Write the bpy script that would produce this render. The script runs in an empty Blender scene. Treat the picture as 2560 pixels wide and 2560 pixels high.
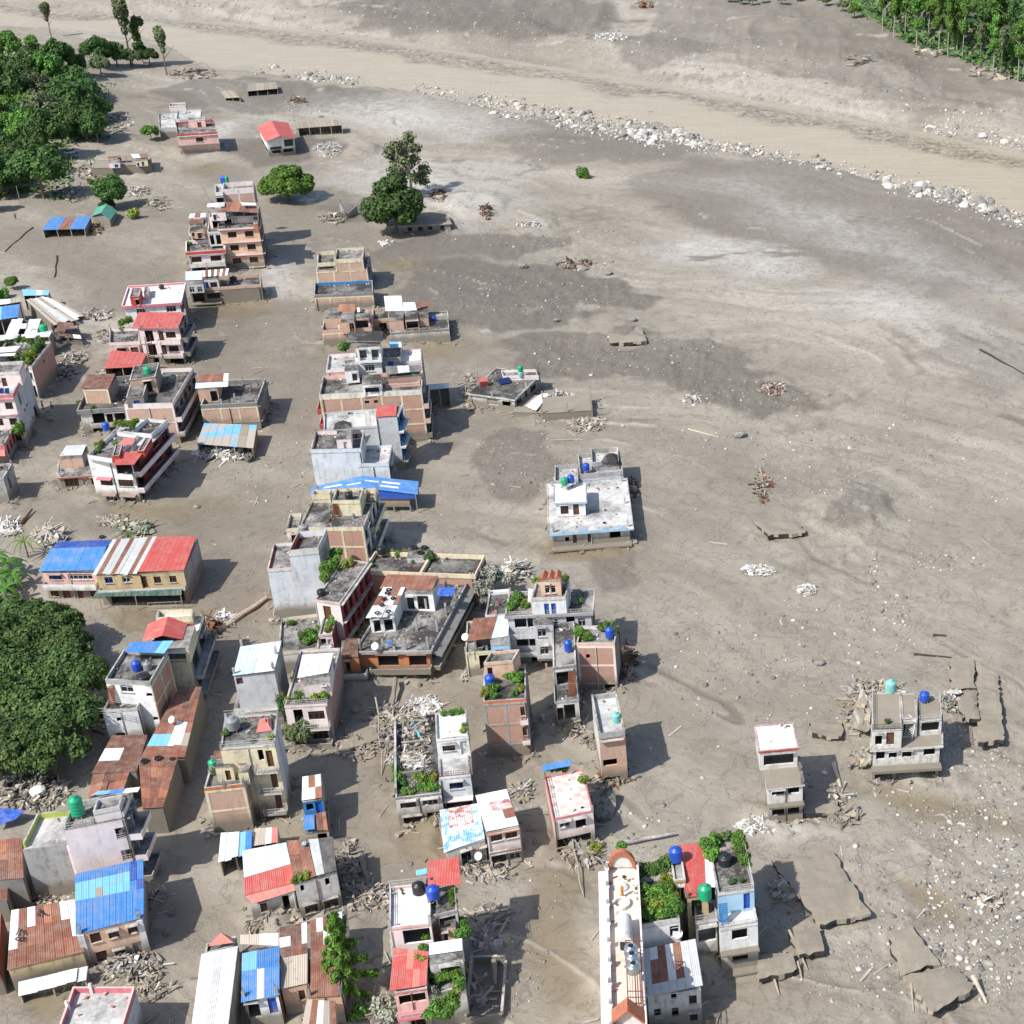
import bpy,bmesh,math,random
import numpy as np
from mathutils import Vector,Matrix,noise as mnoise
SC=bpy.context.scene
COL=SC.collection
rng=random.Random(7)
V=Vector
# ------------------------------------------------------------------ camera, sky, sun, exposure
CAM_H,TH,FPX,CX,CY,RES=120.0,math.radians(28.0),3720.0,2000.0,1280.0,2560.0
cam_d=bpy.data.cameras.new('camera')
cam=bpy.data.objects.new('camera',cam_d)
COL.objects.link(cam)
cam.location=(0,0,CAM_H)
cam.rotation_euler=(math.pi/2-TH,0,0)
cam_d.sensor_width=36
cam_d.lens=36*FPX/RES
cam_d.shift_x=-(CX-RES/2)/RES
cam_d.shift_y=0
cam_d.clip_start=1
cam_d.clip_end=9000
SC.camera=cam
SUN_EL=math.radians(50)
SUN_DIR=V((-0.735,-0.678,0)).normalized()*math.cos(SUN_EL)+V((0,0,math.sin(SUN_EL)))
world=bpy.data.worlds.new('World')
SC.world=world
world.use_nodes=True
wn=world.node_tree
bg=wn.nodes['Background']
sky=wn.nodes.new('ShaderNodeTexSky')
sky.sky_type='NISHITA'
sky.sun_disc=False
sky.sun_elevation=SUN_EL
sky.sun_rotation=math.atan2(SUN_DIR.x,SUN_DIR.y)
sky.air_density=1.0
sky.dust_density=1.5
wn.links.new(sky.outputs[0],bg.inputs[0])
bg.inputs[1].default_value=0.13
sun_d=bpy.data.lights.new('sun','SUN')
sun_d.energy=4.4
sun_d.angle=math.radians(0.53)
sun_d.color=(1.0,0.965,0.905)
sun=bpy.data.objects.new('sun',sun_d)
COL.objects.link(sun)
sun.rotation_euler=SUN_DIR.to_track_quat('Z','Y').to_euler()
sun.location=SUN_DIR*300
SC.view_settings.view_transform='Standard'
SC.view_settings.look='None'
SC.view_settings.gamma=1
SC.view_settings.exposure=0.36
SC.view_settings.use_curve_mapping=False
SC.cycles.max_bounces=5
SC.cycles.diffuse_bounces=2
SC.cycles.glossy_bounces=2
SC.cycles.transmission_bounces=2
SC.cycles.use_denoising=True
# ------------------------------------------------------------------ surveying: where a sight line from the camera meets a level
def P(px,py,z=0.0):
 u,v=(px-CX)/FPX,(py-CY)/FPX
 d=V((u,math.cos(TH)-v*math.sin(TH),-math.sin(TH)-v*math.cos(TH)))
 return V((0,0,CAM_H))+d*((z-CAM_H)/d.z)
def crop(x0,y0,s):
 return lambda x,y:(x0+x/s,y0+y/s)
def tile(c,r):
 return crop(640*c,640*r,3.01875)
t00,t10,t20,t30=[tile(c,0)for c in range(4)]
t01,t11,t21,t31=[tile(c,1)for c in range(4)]
t02,t12,t22,t32=[tile(c,2)for c in range(4)]
t03,t13,t23,t33=[tile(c,3)for c in range(4)]
k1,k2,k3,k4,k5=crop(440,420,5.365),crop(0,820,4.2),crop(700,1150,6.44),crop(480,1500,3.22),crop(1140,1400,3.45)
def ov(x,y):
 return(x*1.32505,y*1.32505)
def rise(top,base):
 b=P(*base)
 v=(top[1]-CY)/FPX
 t=b.y/(math.cos(TH)-v*math.sin(TH))
 return CAM_H+t*(-math.sin(TH)-v*math.cos(TH))
 # ------------------------------------------------------------------ materials
class NT:
 def __init__(s,name):
  s.m=bpy.data.materials.new(name)
  s.m.use_nodes=True
  s.t=s.m.node_tree
  s.b=s.t.nodes['Principled BSDF']
 def n(s,typ,**kw):
  nd=s.t.nodes.new(typ)
  for k,v in kw.items():
   if k.startswith('i_'):
    key=k[2:].replace('_',' ')
    nd.inputs[key].default_value=v
   else:
    setattr(nd,k,v)
  return nd
 def l(s,a,b):
  s.t.links.new(a,b)
 def pos(s,scale=(1,1,1)):
  g=s.n('ShaderNodeNewGeometry')
  mp=s.n('ShaderNodeMapping')
  mp.inputs['Scale'].default_value=scale
  s.l(g.outputs['Position'],mp.inputs['Vector'])
  return mp.outputs[0]
 def noise(s,scale,detail=4,rough=.6,vec=None,dist=0):
  nd=s.n('ShaderNodeTexNoise',i_Scale=scale,i_Detail=detail,i_Roughness=rough,i_Distortion=dist)
  if vec is None:
   vec=s.pos()
  s.l(vec,nd.inputs['Vector'])
  return nd.outputs['Fac']
 def ramp(s,fac,a,b,ca=0.0,cb=1.0):
  nd=s.n('ShaderNodeMapRange')
  nd.inputs[1].default_value,nd.inputs[2].default_value=a,b
  nd.inputs[3].default_value,nd.inputs[4].default_value=ca,cb
  s.l(fac,nd.inputs[0])
  return nd.outputs[0]
 def mix(s,fac,a,b,blend='MIX'):
  nd=s.n('ShaderNodeMix',data_type='RGBA',blend_type=blend)
  for sock,x in((nd.inputs[0],fac),(nd.inputs[6],a),(nd.inputs[7],b)):
   if hasattr(x,'links'):
    s.l(x,sock)
   elif isinstance(x,(int,float)):
    sock.default_value=x
   else:
    sock.default_value=(*x,1)
  return nd.outputs[2]
 def math(s,op,a,b=0.0):
  nd=s.n('ShaderNodeMath',operation=op)
  for i,x in enumerate((a,b)):
   if hasattr(x,'links'):
    s.l(x,nd.inputs[i])
   else:
    nd.inputs[i].default_value=x
  return nd.outputs[0]
 def out(s,col,rough=.85,bump=None,bstr=.3,bdist=.05,spec=.3):
  if hasattr(col,'links'):
   s.l(col,s.b.inputs['Base Color'])
  else:
   s.b.inputs['Base Color'].default_value=(*col,1)
  if hasattr(rough,'links'):
   s.l(rough,s.b.inputs['Roughness'])
  else:
   s.b.inputs['Roughness'].default_value=rough
  s.b.inputs['Specular IOR Level'].default_value=spec
  if bump is not None:
   bn=s.n('ShaderNodeBump',i_Strength=bstr,i_Distance=bdist)
   s.l(bump,bn.inputs['Height'])
   s.l(bn.outputs[0],s.b.inputs['Normal'])
  return s.m
 def rnd(s):
  return s.n('ShaderNodeObjectInfo').outputs['Random']
MUD=(.258,.226,.18)
M={}
def mud_splash(t,col,top=1.0):
 g=t.n('ShaderNodeNewGeometry')
 sx=t.n('ShaderNodeSeparateXYZ')
 t.l(g.outputs['Position'],sx.inputs[0])
 z=t.math('SUBTRACT',sx.outputs[2],t.math('MULTIPLY',t.noise(.55,4),top*1.9))
 f=t.ramp(z,1.9,.55,0,.94)
 return t.mix(f,col,t.mix(t.noise(2.0,3),tuple(c*.72 for c in MUD),MUD))
def paint(name,rgb,grime=.5,rough=.8,splash=True):
 t=NT(name)
 base=t.mix(t.ramp(t.noise(.35,5),.35,.7),rgb,tuple(c*.8 for c in rgb))
 streak=t.noise(1.0,5,.7,t.pos((1.6,1.6,.22)))
 blot=t.noise(.9,6,.68)
 f=t.math('MULTIPLY',t.ramp(t.math('MULTIPLY',streak,blot),.24,.40),grime)
 col=t.mix(f,base,(.085,.08,.072))
 col=t.mix(t.math('MULTIPLY',t.ramp(t.noise(6,5,.7),.55,.8),grime*.5),col,(.3,.27,.22))
 if splash:
  col=mud_splash(t,col)
 M[name]=t.out(col,rough,t.noise(9,4),.15,.03)
paint('white',(.84,.835,.82),.38)
paint('offwhite',(.70,.68,.635),.6)
paint('pink',(.80,.52,.46),.35)
paint('palepink',(.86,.74,.71),.22)
paint('hotpink',(.66,.20,.24),.4)
paint('peach',(.80,.53,.38),.35)
paint('cream',(.76,.68,.47),.5)
paint('yellow',(.62,.48,.27),.6)
paint('orange',(.58,.21,.085),.6)
paint('redtrim',(.55,.075,.06),.4)
paint('maroon',(.24,.035,.035),.4)
paint('bluetrim',(.04,.22,.5),.3)
paint('deepblue',(.03,.11,.5),.25)
paint('skyblue',(.42,.62,.78),.35)
paint('paleblue',(.66,.70,.73),.42)
paint('lime',(.42,.50,.10),.5)
paint('plaster',(.40,.40,.39),.7)
paint('paleplaster',(.60,.61,.62),.4)
paint('dark_shade_plaster',(.24,.235,.225),.6)  # dark plaster; on right-hand walls their shade is put into the colour
paint('mudwall',(.235,.205,.162),.35)
paint('wood',(.13,.06,.035),.2,splash=False)
paint('paleframe',(.6,.6,.58),.2,splash=False)
paint('oldwood',(.40,.34,.26),.5,splash=False)
paint('drywood',(.52,.45,.36),.4,splash=False)
paint('darkmetal',(.05,.05,.052),.1,.5,splash=False)
paint('railing',(.52,.51,.48),.4,.6,splash=False)
paint('rustbar',(.2,.075,.04),.3,.8,splash=False)
def concrete_roof(name,light,dark,lo,hi):
 t=NT(name)
 a=t.noise(.22,7,.66)
 b=t.noise(1.7,6,.7)
 f=t.ramp(t.math('ADD',t.math('MULTIPLY',a,.7),t.math('MULTIPLY',b,.3)),lo,hi)
 col=t.mix(f,dark,light)
 col=t.mix(t.ramp(t.noise(5,5,.75),.56,.75,0,.6),col,tuple(min(1,c*1.7)for c in light))
 col=t.mix(t.ramp(t.noise(.5,5),.55,.75,0,.5),col,MUD)
 M[name]=t.out(col,.9,b,.4,.06)
concrete_roof('roof',(.34,.325,.30),(.042,.04,.037),.45,.61)
concrete_roof('darkroof',(.24,.23,.21),(.032,.031,.03),.46,.64)
concrete_roof('paleroof',(.54,.53,.51),(.17,.168,.163),.38,.56)
concrete_roof('whiteroof',(.70,.69,.66),(.40,.39,.37),.30,.5)
concrete_roof('cap',(.50,.48,.45),(.09,.085,.08),.38,.58)
concrete_roof('mudroof',(.285,.25,.197),(.215,.187,.147),.35,.6)
concrete_roof('pinkroof',(.72,.60,.50),(.46,.37,.30),.30,.5)
def brick(name,c1,c2,mortar):
 t=NT(name)
 uv=t.n('ShaderNodeUVMap',uv_map='UVMap')
 bt=t.n('ShaderNodeTexBrick',i_Scale=1.0)
 bt.inputs['Color1'].default_value=(*c1,1)
 bt.inputs['Color2'].default_value=(*c2,1)
 bt.inputs['Mortar'].default_value=(*mortar,1)
 bt.inputs['Mortar Size'].default_value=.014
 bt.inputs['Brick Width'].default_value=.25
 bt.inputs['Row Height'].default_value=.085
 t.l(uv.outputs[0],bt.inputs['Vector'])
 col=t.mix(t.ramp(t.noise(.5,6,.7),.42,.68,0,.75),bt.outputs['Color'],(.46,.34,.27))
 col=t.mix(t.ramp(t.noise(1.2,5,.7,t.pos((1.5,1.5,.3))),.56,.74,0,.6),col,(.13,.10,.085))
 col=mud_splash(t,col)
 M[name]=t.out(col,.9,bt.outputs['Fac'],.5,-.02)
brick('brick',(.52,.22,.135),(.42,.165,.10),(.52,.40,.33))
brick('palebrick',(.62,.33,.21),(.52,.255,.16),(.62,.50,.41))
def tin(name,rgb,rust=.3,rough=.5,seed=0.0,rustc=(.17,.062,.034),metal=0.0,var=.18):
 t=NT(name)
 r=t.rnd()
 hv=t.n('ShaderNodeHueSaturation')
 hv.inputs['Color'].default_value=(*rgb,1)
 t.l(t.ramp(r,0,1,1-var,1+var),hv.inputs['Value'])
 add=t.n('ShaderNodeVectorMath',operation='ADD')
 t.l(t.pos(),add.inputs[0])
 cmb=t.n('ShaderNodeCombineXYZ')
 t.l(t.math('MULTIPLY',r,43.0),cmb.inputs[0])
 t.l(cmb.outputs[0],add.inputs[1])
 f=t.ramp(t.noise(.8,6,.72,add.outputs[0]),.72-.45*rust,.86-.36*rust,0,.9)
 col=t.mix(f,hv.outputs[0],t.mix(t.noise(4,3),rustc,(.26,.115,.07)))
 col=t.mix(t.ramp(t.noise(.7,6,.72,t.pos((1,1,.4))),.44,.74,0,.5),col,(.38,.33,.27))
 M[name]=t.out(col,t.ramp(t.noise(2,3),.3,.7,rough-.1,rough+.2),None,spec=.4)
 M[name].node_tree.nodes['Principled BSDF'].inputs['Metallic'].default_value=metal
tin('t_rust',(.235,.092,.058),.45,.7)
tin('t_darkrust',(.15,.066,.046),.4,.75)
tin('t_orange',(.36,.145,.085),.45,.7)
tin('t_white',(.74,.745,.74),0.28,.45,var=.05)
tin('t_grey',(.56,.575,.57),.25,.45,var=.1)
tin('t_dark',(.13,.135,.135),.3,.6)
tin('t_red',(.50,.092,.08),0.12,.5,var=.05)
tin('t_palered',(.60,.20,.165),0.18,.55,var=.05)
tin('t_blue',(.06,.225,.55),0.12,.45,var=.05)
tin('t_deepblue',(.02,.09,.42),0.11,.45,var=.05)
tin('t_sky',(.20,.53,.86),0.12,.5,var=.05)
tin('t_pale',(.60,.72,.78),0.2,.45,var=.05)
tin('t_green',(.05,.26,.19),0.16,.5,var=.05)
tin('t_darkgreen',(.045,.10,.085),0.21,.6,var=.05)
tin('t_tan',(.44,.38,.31),.3,.7)
tin('t_mud',(.29,.25,.195),.02,.9)
tin('t_tar',(.10,.098,.095),.08,.8)
def two_tone(name,base,over,lo,hi,scale,rough=.7):
 t=NT(name)
 M[name]=t.out(t.mix(t.ramp(t.noise(scale,6,.62,None,.6),lo,hi),base,over),rough,t.noise(3,4),.2,.03)
two_tone('t_bluemud',(.16,.44,.76),(.42,.38,.32),.44,.5,.16)
two_tone('t_peeled',(.62,.70,.76),(.20,.42,.78),.5,.56,.9)
two_tone('t_peeledrust',(.60,.52,.50),(.36,.15,.11),.48,.56,1.1)
def plain(name,rgb,rough=.4,spec=.5,metal=0.0,var=.12):
 t=NT(name)
 col=t.mix(t.ramp(t.noise(2.2,4),.35,.7),rgb,tuple(c*(1-var*2)for c in rgb))
 M[name]=t.out(col,rough,None,spec=spec)
 t.b.inputs['Metallic'].default_value=metal
plain('tank_green',(.015,.36,.17),.4)
plain('tank_blue',(.02,.085,.50),.4)
plain('tank_black',(.022,.023,.026),.4)
plain('tank_grey',(.25,.26,.27),.5)
plain('tank_teal',(.22,.52,.48),.5)
plain('steel',(.72,.73,.74),.22,.5,.9)
plain('glass',(.02,.024,.03),.12,.6)
plain('void',(.012,.011,.010),.9,.1)
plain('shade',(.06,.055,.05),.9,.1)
plain('cloth_red',(.5,.04,.05),.9)
plain('cloth_blue',(.03,.16,.6),.9)
plain('cloth_white',(.75,.75,.74),.9)
plain('cloth_teal',(.15,.45,.5),.9)
plain('rubber',(.018,.018,.019),.75,.3)
plain('solar',(.012,.03,.12),.15,.6)
plain('carpaint',(.72,.73,.74),.25,.5)
plain('skin',(.18,.09,.06),.6)
plain('hair',(.012,.01,.009),.7)
plain('ochre',(.62,.25,.05),.7)
plain('terracotta',(.42,.15,.08),.8)
plain('curtain',(.30,.10,.04),.9)
plain('ink',(.02,.02,.02),.8)
# ------------------------------------------------------------------ mesh building
class MB:
 def __init__(s):
  s.v,s.f,s.m,s.mats=[],[],[],[]
 def mi(s,m):
  if m not in s.mats:
   s.mats.append(m)
  return s.mats.index(m)
 def poly(s,pts,m):
  i=len(s.v)
  s.v+=[tuple(p)for p in pts]
  s.f.append(tuple(range(i,i+len(pts))))
  s.m.append(s.mi(m))
 def hexa(s,b,t,m,mt=None,bottom=True):
  n=len(b)
  i=len(s.v)
  s.v+=[tuple(p)for p in b]+[tuple(p)for p in t]
  k,kt=s.mi(m),s.mi(mt or m)
  for j in range(n):
   s.f.append((i+j,i+(j+1)%n,i+n+(j+1)%n,i+n+j));s.m.append(k)
  s.f.append(tuple(range(i+n,i+2*n)));s.m.append(kt)
  if bottom:
   s.f.append(tuple(range(i+n-1,i-1,-1)));s.m.append(k)
 def box(s,c,size,m,rz=0.0,tilt=(0,0)):
  R=Matrix.Rotation(rz,3,'Z')@Matrix.Rotation(tilt[0],3,'X')@Matrix.Rotation(tilt[1],3,'Y')
  x,y,z=[q/2 for q in size]
  c=V(c)
  b=[c+R@V(p)for p in((-x,-y,-z),(x,-y,-z),(x,y,-z),(-x,y,-z))]
  t=[c+R@V(p)for p in((-x,-y,z),(x,-y,z),(x,y,z),(-x,y,z))]
  s.hexa(b,t,m)
 def bar(s,a,b,r,m,n=4,r2=None):
  a,b=V(a),V(b)
  d=(b-a)
  if d.length<1e-5:
   return
  d.normalize()
  u=d.cross(V((0,0,1))if abs(d.z)<.95 else V((1,0,0))).normalized()
  w=d.cross(u)
  r2=r if r2 is None else r2
  A=[a+(u*math.cos(k)+w*math.sin(k))*r for k in[math.tau*(j+.5)/n for j in range(n)]]
  B=[b+(u*math.cos(k)+w*math.sin(k))*r2 for k in[math.tau*(j+.5)/n for j in range(n)]]
  s.hexa(A,B,m)
 def lathe(s,c,prof,m,n=14):
  c=V(c)
  i=len(s.v)
  for r,z in prof:
   for j in range(n):
    a=math.tau*j/n
    s.v.append((c.x+r*math.cos(a),c.y+r*math.sin(a),c.z+z))
  k=s.mi(m)
  for q in range(len(prof)-1):
   for j in range(n):
    a,b=i+q*n+j,i+q*n+(j+1)%n
    s.f.append((a,b,b+n,a+n));s.m.append(k)
  s.f.append(tuple(i+(len(prof)-1)*n+j for j in range(n)));s.m.append(k)
 def build(s,name,parent=None,smooth=False,origin=None):
  if not s.f:
   return None
  o0=V(origin)if origin is not None else(V(parent['o'])if parent is not None else V((0,0,0)))
  me=bpy.data.meshes.new(name)
  me.from_pydata([(a-o0.x,b-o0.y,c-o0.z)for a,b,c in s.v],[],s.f)
  for m in s.mats:
   me.materials.append(M[m])
  me.polygons.foreach_set('material_index',s.m)
  if smooth:
   me.polygons.foreach_set('use_smooth',[True]*len(s.f))
  uv=me.uv_layers.new(name='UVMap')
  data=[]
  for p in me.polygons:
   n=p.normal
   if abs(n.z)<.75:
    l=math.hypot(n.x,n.y)or 1
    tx,ty=-n.y/l,n.x/l
    for vi in p.vertices:
     q=me.vertices[vi].co
     data+=[q.x*tx+q.y*ty,q.z]
   else:
    for vi in p.vertices:
     q=me.vertices[vi].co
     data+=[q.x,q.y]
  uv.data.foreach_set('uv',data)
  ob=bpy.data.objects.new(name,me)
  COL.objects.link(ob)
  if parent is not None:
   ob.parent=parent
   ob['o']=tuple(o0)
  return ob
def tag(o,label,cat=None,group=None,kind=None):
 if label:
  o['label']=label
 if cat:
  o['category']=cat
 if group:
  o['group']=group
 if kind:
  o['kind']=kind
 return o
def empty(name,loc,label,cat,group=None):
 o=bpy.data.objects.new(name,None)
 COL.objects.link(o)
 o.location=loc
 o['o']=tuple(loc)
 o.empty_display_size=.5
 return tag(o,label,cat,group)
def single(mb,name,loc,label,cat,group=None,smooth=False):
 o=mb.build(name,None,smooth,loc)
 o.location=loc
 return tag(o,label,cat,group)
 # ------------------------------------------------------------------ the ground: one sheet of mud, river bed and far bank
_tab=np.random.RandomState(3).rand(256,256)
def vnoise(x,y,s=0):
 x=x+17.3*s
 y=y+31.7*s
 xi,yi=np.floor(x).astype(int),np.floor(y).astype(int)
 fx,fy=x-xi,y-yi
 fx,fy=fx*fx*(3-2*fx),fy*fy*(3-2*fy)
 g=lambda a,b:_tab[(a+57*s)&255,(b+91*s)&255]
 return(g(xi,yi)*(1-fx)+g(xi+1,yi)*fx)*(1-fy)+(g(xi,yi+1)*(1-fx)+g(xi+1,yi+1)*fx)*fy
def fbm(x,y,s=0,o=4,gain=.5):
 a,t,n=1.0,0.0,0.0
 for i in range(o):
  t=t+a*vnoise(x,y,s+i)
  n+=a
  x,y,a=x*2.03,y*2.03,a*gain
 return t/n
def w2(pts):
 return np.array([[*P(*p).xy]for p in pts])
def seg_dist(X,Y,pl):
 d=np.full(X.shape,1e9)
 for(ax,ay),(bx,by)in zip(pl[:-1],pl[1:]):
  dx,dy=bx-ax,by-ay
  t=np.clip(((X-ax)*dx+(Y-ay)*dy)/(dx*dx+dy*dy),0,1)
  d=np.minimum(d,np.hypot(X-ax-t*dx,Y-ay-t*dy))
 return d
def poly_sd(X,Y,pl):
 ins=np.zeros(X.shape,bool)
 cl=np.vstack([pl,pl[:1]])
 for(ax,ay),(bx,by)in zip(cl[:-1],cl[1:]):
  c=((ay>Y)!=(by>Y))&(X<(bx-ax)*(Y-ay)/(by-ay+1e-9)+ax)
  ins^=c
 d=seg_dist(X,Y,cl)
 return np.where(ins,d,-d)
def sstep(a,b,x):
 t=np.clip((x-a)/(b-a),0,1)
 return t*t*(3-2*t)
o_=ov
FAR_BANK=w2([o_(-260,-25),o_(0,8),o_(110,26),o_(330,36),o_(640,62),o_(900,104),o_(1100,136),o_(1300,168),o_(1500,206),o_(1700,242),o_(1932,290),o_(2400,390)])
NEAR_BANK=w2([o_(-260,30),o_(0,44),o_(130,52),o_(250,62),o_(330,92),o_(420,126),o_(520,136),o_(690,156),o_(800,170),o_(920,196),o_(1060,226),o_(1180,250),o_(1300,270),o_(1420,286),o_(1540,306),o_(1650,336),o_(1760,364),o_(1850,388),o_(1950,418),o_(2400,560)])
RIVER=np.vstack([FAR_BANK,NEAR_BANK[::-1]])
RDIR=(NEAR_BANK[15]-NEAR_BANK[7])/np.linalg.norm(NEAR_BANK[15]-NEAR_BANK[7])
FOREST_EDGE=w2([o_(1180,-60),o_(1300,-20),o_(1400,12),o_(1560,8),o_(1630,40),o_(1700,80),o_(1760,105),o_(1850,140),o_(1960,170),o_(2400,300)])
HILL_C=P(*o_(-60,190))
def height(X,Y):
 X,Y=np.asarray(X,float),np.asarray(Y,float)
 r=poly_sd(X,Y,RIVER)+(fbm(X/9,Y/9,5,3)-.5)*5
 far=np.interp(X,FAR_BANK[:,0],FAR_BANK[:,1])
 beyond=np.clip(Y-far,0,None)
 z=(fbm(X/40,Y/40,1,4)-.5)*.9+(fbm(X/9,Y/9,2,3)-.5)*.25
 z=z*sstep(-3,-25,r)-sstep(-9,7,r)*.95
 z=z+sstep(4,22,beyond)*2.2+np.clip(beyond-20,0,400)*.035+sstep(15,60,beyond)*(fbm(X/26,Y/26,9,4)-.5)*3.0
 fe=np.interp(X,FOREST_EDGE[:,0],FOREST_EDGE[:,1])
 z=z+np.clip(Y-fe+14,0,200)*.16
 hd=np.hypot((X-HILL_C.x)/55,(Y-HILL_C.y)/130)
 return z+7*sstep(1.1,.1,hd)
def G(px,py):
 z=0.0
 for _ in range(5):
  p=P(px,py,z)
  z=float(height(p.x,p.y))
 return V((p.x,p.y,z))
def Z(p):
 return float(height(p[0],p[1]))
NR,NC=780,720
py=np.linspace(3150,-190,NR)
v_=(py-CY)/FPX
tdn=CAM_H/(math.sin(TH)+v_*math.cos(TH))
rowY=tdn*(math.cos(TH)-v_*math.sin(TH))
u_=(np.linspace(-620,3500,NC)-CX)/FPX
GX=tdn[:,None]*u_[None,:]
GY=np.repeat(rowY[:,None],NC,1)
jit=np.random.RandomState(5)
GZ=height(GX,GY)
wx=GX+(fbm(GX/12,GY/12,21,4)-.5)*16
wy=GY+(fbm(GX/12,GY/12,27,4)-.5)*22
DARK=[[(300,178),(400,150),(540,160),(700,178),(760,200),(640,214),(480,204),(330,200)],[(770,545),(800,512),(900,506),(1010,516),(1130,530),(1200,560),(1180,588),(1050,594),(930,606),(820,585)],[(955,655),(1010,632),(1150,640),(1310,655),(1420,690),(1300,715),(1130,706),(1010,700)],[(1240,715),(1380,705),(1500,735),(1540,770),(1420,786),(1300,755)],[(700,470),(830,440),(960,445),(1060,452),(960,478),(820,494),(730,490)],[(890,240),(1040,224),(1180,250),(1310,275),(1230,296),(1050,300),(950,275)],[(1215,345),(1330,308),(1480,312),(1620,326),(1720,352),(1830,390),(1960,440),(1960,545),(1800,540),(1650,500),(1480,470),(1340,400)],[(895,870),(940,820),(1020,830),(1045,900),(1000,940),(930,930)],[(452,262),(520,258),(600,262),(560,300),(490,310)],[(600,385),(640,370),(690,372),(680,415),(620,420)],[(690,30),(800,5),(960,-5),(1080,20),(1120,70),(1000,85),(860,62),(740,60)],[(1180,95),(1280,80),(1330,110),(1260,140),(1180,130)],[(1120,1060),(1180,1050),(1200,1100),(1140,1120)],[(1700,660),(1860,640),(1960,690),(1960,760),(1820,720)],[(1240,20),(1400,20),(1560,40),(1680,110),(1900,200),(1760,215),(1520,140),(1340,100)],[(1550,985),(1600,930),(1660,945),(1655,985),(1590,995)],]
DAMT=[.85,1,.85,.9,.85,.65,.62,.75,.9,.85,.9,.7,.7,.5,.6,.7]
LIGHT=[[(1190,470),(1330,452),(1480,478),(1530,512),(1420,520),(1280,500)],[(1560,552),(1680,528),(1760,566),(1850,610),(1960,680),(1900,668),(1760,604),(1620,590)],[(560,200),(760,178),(900,215),(1000,240),(900,262),(700,240),(600,225)],[(620,345),(760,300),(930,330),(1000,385),(860,420),(720,380)],[(330,240),(430,225),(470,262),(420,300)],[(1380,345),(1560,400),(1760,480),(1960,560),(1960,600),(1740,520),(1500,440)],[(470,500),(560,470),(610,520),(580,580),(520,570)],[(1390,1540),(1500,1545),(1580,1570),(1470,1590)],]
POOL=[[(350,310),(440,300),(500,330),(470,352),(380,350)],[(350,575),(470,545),(600,560),(590,590),(470,600),(370,610)],[(170,1155),(300,1140),(420,1160),(330,1190),(220,1200)],[(770,640),(900,630),(960,655),(860,680),(790,672)],[(190,935),(300,950),(420,930),(480,960),(330,985),(200,970)],[(740,1560),(860,1540),(900,1600),(800,1630),(720,1610)],[(1000,1030),(1120,1035),(1200,1030),(1160,1062),(1040,1062)],[(500,1660),(620,1620),(730,1600),(700,1680)],[(980,1640),(1100,1660),(1120,1760),(1130,1900),(1030,1930),(990,1800)],[(1030,1500),(1110,1490),(1130,1560),(1040,1580)],[(700,490),(790,486),(800,508),(720,512)],[(520,360),(640,352),(660,392),(560,400)],[(0,1880),(100,1850),(160,1900),(60,1960)],[(1600,1480),(1760,1490),(1960,1560),(1960,1590),(1720,1540)],[(1690,1640),(1800,1670),(1840,1740),(1740,1720)],]
STONY=[[(350,-30),(700,0),(1200,70),(1450,150),(1300,165),(900,90),(500,50),(250,10)],[(1500,90),(1700,110),(1760,180),(1620,215),(1480,190)],[(1600,1380),(1960,1300),(1960,1960),(1500,1960),(1480,1700),(1700,1520)],[(940,430),(1210,420),(1240,600),(930,620)],[(1180,640),(1500,620),(1560,800),(1280,780)],[(1450,700),(1700,900),(1760,1200),(1560,1150)],[(580,1130),(640,1120),(700,1200),(640,1240)],[(800,1180),(1000,1170),(960,1240),(840,1240)],[(960,640),(1420,640),(1420,720),(1000,720)],]
def masked(polys,soft=.05,warp=1.0,amt=None):
 m=np.zeros(GX.shape)
 for k,q in enumerate(polys):
  w=w2([ov(*p)for p in q])
  r0,r1=w.min(0),w.max(0)
  sz=max(6,(r1-r0).min())
  sub=(GX>r0[0]-sz)&(GX<r1[0]+sz)&(GY>r0[1]-sz)&(GY<r1[1]+sz)
  f=min(1,sz/30)*warp
  sd=poly_sd(GX[sub]+(wx-GX)[sub]*f,GY[sub]+(wy-GY)[sub]*f,w)
  sd=sd+(sz*.10 if amt else 0)
  m[sub]=np.maximum(m[sub],sstep(-sz*soft-.4,sz*soft*1.5+.4,sd)*(amt[k]if amt else 1))
 return m
a_dark=masked(DARK,.03,1.3,DAMT)
a_light=masked(LIGHT,.22)
a_pool=masked(POOL,.10,1.0)
a_stone=masked(STONY,.25)
ca,sa=RDIR
S1=(GX*ca+GY*sa)
S2=(-GX*sa+GY*ca)
S2w=S2+(fbm(GX/60,GY/60,33,3)-.5)*50
a_streak=fbm(S1/38,S2w/3.2,41,5,.6)
rd=poly_sd(GX,GY,RIVER)
fine=(np.abs(fbm(GX/1.6,GY/1.6,51,3)-.5)*-2+.5)
def ridge(x,y,s,o=4):
 t,a,n=0.0,1.0,0.0
 for i in range(o):
  t=t+a*(1-np.abs(2*vnoise(x,y,s+i)-1))**2
  n+=a
  x,y,a=x*2.1+3.7,y*2.1-1.3,a*.5
 return t/n
a_chan=ridge(S1/60+fbm(GX/18,GY/18,61,3)*1.6,S2w/22+fbm(GX/15,GY/15,65,3)*1.4,71,3)
a_chan=sstep(.66,.86,a_chan)*sstep(.40,.58,fbm(GX/55,GY/55,81,3))
lump=ridge(GX/3.4+wx*.05,GY/4.2,91,4)
far_=np.clip(GY-np.interp(GX,FAR_BANK[:,0],FAR_BANK[:,1]),0,None)
gully=ridge(GX/22,(GY+GX*.4)/60,95,4)*sstep(8,40,far_)
rough=(.08+.42*a_stone+.30*a_dark)*(1-a_pool*.95)
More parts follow.
